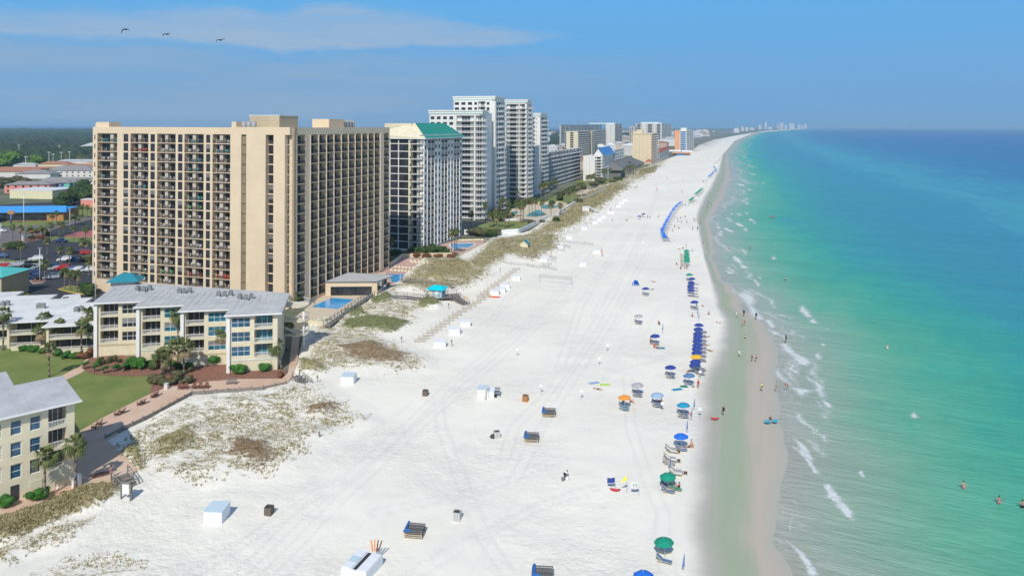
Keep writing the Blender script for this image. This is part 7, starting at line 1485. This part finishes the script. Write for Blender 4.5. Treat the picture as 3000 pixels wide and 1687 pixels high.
# birds
def bird(px, py, span, dro, label):
    dx = px-1500; dy = py-843.5; Y = 100.; span *= .66; x = (dx+dy*ROLL)/F*Y; z = H-(dy-dx*ROLL-EYE)*Y/F
    b = MB(); m = mat('brown_feathers', (.07,.055,.045), .8, .2, 4); n = 6
    b.M = Matrix.Diagonal((.5,1.6,.5,1)); b.lathe([(0.02,-.4),(.16,-.2),(.2,.05),(.12,.3),(.02,.45)], m, 8); b.M = Matrix.Identity(4)
    bb = MB(); bb.M = Matrix.Rotation(R(90), 4, 'Y'); bb.lathe([(.02,-.45),(.13,-.25),(.17,0),(.12,.28),(.05,.42),(.06,.5),(.02,.7)], m, 8); bb.M = Matrix.Identity(4)
    t = thing('pelican', label, 'bird', (x, Y, z), R(20)); obj('body', bb, t, Matrix.Scale(.66, 4))
    for s, d in ((-1, dro[0]), (1, dro[1])):
        w_ = MB(); P_ = [(0,0,0.05),(0,s*span*.22,.10),(0,s*span*.38,.09-d*.2),(0,s*span*.5,.06-d*.66)]; ch = (.15,.13,.10,.03)
        for i in range(3):
            a, c = P_[i], P_[i+1]; w_.add([(-ch[i],a[1],a[2]),(ch[i],a[1],a[2]),(ch[i+1],c[1],c[2]),(-ch[i+1],c[1],c[2]),(-ch[i],a[1],a[2]-.03),(ch[i],a[1],a[2]-.03),(ch[i+1],c[1],c[2]-.02),(-ch[i+1],c[1],c[2]-.02)], [(0,1,2,3),(7,6,5,4),(1,5,6,2),(0,3,7,4)], m)
        obj('wing', w_, t)
    t.rotation_euler = (0, 0, R(75))
bird(369,87,2.1,(.30,.85),'leftmost pelican gliding with sharply drooped wing'); bird(490,101,2.1,(-.1,.45),'middle pelican gliding with nearly straight wings'); bird(647,118,2.1,(-.2,.40),'rightmost pelican gliding, one wing lifted')

# ---------------------------------------------------------------- surf foam
def foam():
    ps = []
    def add(org, sc, lst, st): 
        for p in lst: ps.append(([(org[0]+a/sc, org[1]+b/sc) for a, b in p], st))
    add((2100,950), 1.966, [[(610,915),(645,910),(705,980),(785,1080),(795,1125),(745,1110),(695,1050),(640,985)],[(395,1235),(430,1255),(515,1325),(570,1400),(600,1449),(535,1449),(500,1370),(440,1280)],[(430,695),(505,732),(545,790),(598,855),(560,855),(515,780)],[(600,430),(655,452),(672,482),(632,480)],[(362,110),(402,105),(465,165),(560,215),(530,240),(465,228),(425,175),(382,150)],[(412,342),(455,362),(570,378),(490,420),(435,372)],[(565,175),(590,158),(612,198),(580,204)],[(1120,515),(1142,503),(1165,538),(1128,538)],[(820,850),(842,832),(856,882),(828,872)],[(598,103),(636,118),(606,128)]], 1.0)
    add((2100,950), 1.966, [[(540,1320),(640,1295),(745,1335),(710,1400),(600,1430),(540,1420)],[(335,505),(440,505),(510,570),(600,680),(560,705),(440,620)],[(460,150),(620,260),(600,350),(480,320)],[(730,1000),(790,1010),(780,1050)]], .45)
    add((2050,560), 3.294, [[(390,985),(430,970),(535,1015),(560,1070),(520,1110),(455,1110),(405,1040)],[(460,1110),(520,1100),(600,1200),(640,1240),(560,1240),(500,1195)],[(635,1240),(695,1240),(745,1310),(700,1322),(655,1290)],[(680,1328),(722,1345),(785,1382),(718,1375)],[(962,1125),(1000,1100),(1055,1155),(1100,1215),(1040,1220),(975,1170)],[(1062,1250),(1102,1218),(1150,1275),(1088,1274)],[(310,635),(342,620),(400,655),(420,690),(400,708),(338,672)],[(385,702),(432,712),(485,738),(440,750),(402,740)],[(240,755),(292,772),(350,800),(278,797)],[(143,432),(168,428),(195,490),(255,530),(305,568),(303,602),(268,572),(198,522),(152,482)],[(254,250),(292,260),(333,300),(288,292)],[(326,302),(392,310),(448,345),(388,342)],[(421,368),(456,348),(472,386),(438,388)],[(470,272),(502,262),(535,285),(500,292)],[(516,296),(542,289),(549,311),(523,312)],[(694,645),(722,622),(750,656),(714,664)],[(545,816),(608,838),(590,852)],[(520,858),(547,848),(569,879),(538,882)],[(540,888),(567,876),(595,911),(558,922)],[(425,197),(485,216),(460,225)],[(360,228),(403,233),(380,243)],[(290,208),(344,218),(310,227)],[(210,150),(278,104),(265,125),(225,163)],[(306,52),(333,46),(338,80),(384,83),(330,95)],[(153,318),(193,306),(189,332)],[(156,343),(198,336),(209,367),(173,363)],[(182,376),(244,393),(205,404)],[(86,270),(128,237),(184,232),(122,262),(133,302),(103,292)],[(1222,1322),(1250,1318),(1252,1335),(1226,1335)]], 1.0)
    add((2050,560), 3.294, [[(530,1015),(750,1105),(770,1170),(740,1235),(600,1235),(540,1100)],[(400,650),(600,685),(480,712),(405,705)],[(215,840),(290,860),(390,960),(300,930),(240,890)],[(760,1130),(950,1145),(940,1160),(770,1165)]], .5)
    add((2000,340), 5.573, [[(925,955),(975,1018),(1095,1088),(1215,1090),(1070,1114),(985,1072),(935,1000)],[(865,1096),(962,1108),(1045,1130),(940,1144)],[(1110,936),(1185,945),(1150,962)],[(925,920),(985,933),(960,954)],[(1290,1095),(1340,1083),(1320,1110)],[(945,1180),(1055,1240),(1000,1245)],[(855,1210),(905,1240),(880,1264)]], 1.0)
    add((2000,340), 5.573, [[(x-13,y),(x,y-8),(x+14,y+2),(x,y+8)] for x, y in ((1045,600),(1045,638),(1055,718),(1088,800),(1067,860),(1018,888),(1022,915),(1045,985),(1130,1035),(1280,1225),(1222,1415),(905,1398),(835,1293),(1110,440),(1080,500),(1030,530),(920,630),(965,655),(945,757),(900,795),(840,815),(880,880),(930,740),(830,810),(910,725),(1050,425),(870,690))], 1.0)
    rr = random.Random(3)
    for i in range(75):
        Y0 = math.exp(rr.uniform(math.log(85), math.log(1500))); d0 = rr.uniform(1.0, 5+Y0*.03); L_ = rr.uniform(3, 9)*(1+Y0/150); tw = rr.uniform(.25, .6)*(1+Y0/350); n_ = 6; a_, b_ = [], []
        for q in range(n_+1):
            yy = Y0+L_*q/n_; xx = float(xwater(yy))+d0-q/n_*rr.uniform(.5, 2.5)*(1+Y0/300); w2 = tw*math.sin(math.pi*(q+.4)/(n_+.8)); a_.append((xx-w2, yy)); b_.append((xx+w2*1.6, yy))
        ps.append((('W', a_+b_[::-1]), rr.uniform(.7, 1.05)))
    yy = np.geomspace(76, 3200, 1500); cc = np.linspace(0, 1, 300)
    X = np.interp(yy, SY, SX)[:, None]+((-9*(yy/100)**.75)[:, None]*(1-cc)+(62*(yy/100)**.95)[:, None]*cc**1.25); Y = np.repeat(yy[:, None], 300, 1); f = np.zeros(X.shape)
    for pl, st in ps:
        P_ = pl[1] if pl[0] == 'W' else GP(pl, -.40); xs = [p[0] for p in P_]; ys = [p[1] for p in P_]; wd = max(.7, min(max(xs)-min(xs), max(ys)-min(ys))*.8)
        i0 = max(0, np.searchsorted(yy, min(ys)-wd)-1); i1 = min(len(yy), np.searchsorted(yy, max(ys)+wd)+1)
        if i1-i0 < 2: continue
        sx = X[i0:i1]; cm = np.where(((sx > min(xs)-wd) & (sx < max(xs)+wd)).any(0))[0]
        if len(cm) < 2: continue
        c0, c1 = cm[0], cm[-1]+1; mk = polymask(X[i0:i1, c0:c1], Y[i0:i1, c0:c1], P_, wd); f[i0:i1, c0:c1] = np.maximum(f[i0:i1, c0:c1], np.clip(mk*1.25, 0, 1)*st)
    Z = -.435+.03*f; V_ = np.stack([X, Y, Z], -1).reshape(-1, 3); A_ = f.reshape(-1); idx = np.arange(f.size).reshape(f.shape); q = np.stack([idx[:-1,:-1], idx[:-1,1:], idx[1:,1:], idx[1:,:-1]], -1).reshape(-1, 4); F_ = q[A_[q].max(1) > .03]
    us, inv = np.unique(F_, return_inverse=True); V_ = V_[us]; A_ = A_[us]; F_ = inv.reshape(-1, 4)
    me = bpy.data.meshes.new('sea_foam'); me.vertices.add(len(V_)); me.vertices.foreach_set('co', V_.reshape(-1).astype(np.float32)); me.loops.add(len(F_)*4); me.loops.foreach_set('vertex_index', F_.reshape(-1).astype(np.int32)); me.polygons.add(len(F_)); me.polygons.foreach_set('loop_start', np.arange(0, len(F_)*4, 4, dtype=np.int32)); me.update(calc_edges=True)
    at = me.attributes.new('foam', 'FLOAT', 'POINT'); at.data.foreach_set('value', A_.astype(np.float32))
    m = bpy.data.materials.new('sea_foam'); m.use_nodes = True; t = m.node_tree; b = t.nodes['Principled BSDF']; b.inputs['Base Color'].default_value = (.72,.76,.74,1); b.inputs['Roughness'].default_value = .8
    a = t.nodes.new('ShaderNodeAttribute'); a.attribute_name = 'foam'; g = t.nodes.new('ShaderNodeNewGeometry'); n = t.nodes.new('ShaderNodeTexNoise'); n.inputs['Scale'].default_value = 1.1; n.inputs['Detail'].default_value = 8; n.inputs['Roughness'].default_value = .85; n.inputs['Distortion'].default_value = 1.6; t.links.new(g.outputs['Position'], n.inputs['Vector'])
    ad = t.nodes.new('ShaderNodeMath'); ad.operation = 'MULTIPLY_ADD'; t.links.new(n.outputs[0], ad.inputs[0]); ad.inputs[1].default_value = 2.6; t.links.new(a.outputs['Fac'], ad.inputs[2]); r_ = t.nodes.new('ShaderNodeMapRange'); r_.interpolation_type = 'SMOOTHSTEP'; t.links.new(ad.outputs[0], r_.inputs[0]); r_.inputs[1].default_value = 1.72; r_.inputs[2].default_value = 2.35; r_.inputs[4].default_value = .9; t.links.new(r_.outputs[0], b.inputs['Alpha'])
    me.materials.append(m); o = obj('sea_foam', me); o['kind'] = 'stuff'
foam()

# ---------------------------------------------------------------- haze
b = MB(); b.box(-14500, 14500, -400, 14000, -6, 82, mat('haze_surface', (1,1,1))); hz = obj('haze', b); hz['kind'] = 'stuff'
hm = bpy.data.materials.new('haze'); hm.use_nodes = True; t = hm.node_tree; t.nodes.clear(); o_ = t.nodes.new('ShaderNodeOutputMaterial'); v = t.nodes.new('ShaderNodeVolumePrincipled'); v.inputs['Color'].default_value = (.50,.78,1.0,1); v.inputs['Density'].default_value = 0.0001; v.inputs['Anisotropy'].default_value = 0.0
t.links.new(v.outputs[0], o_.inputs['Volume']); hz.data.materials.clear(); hz.data.materials.append(hm)
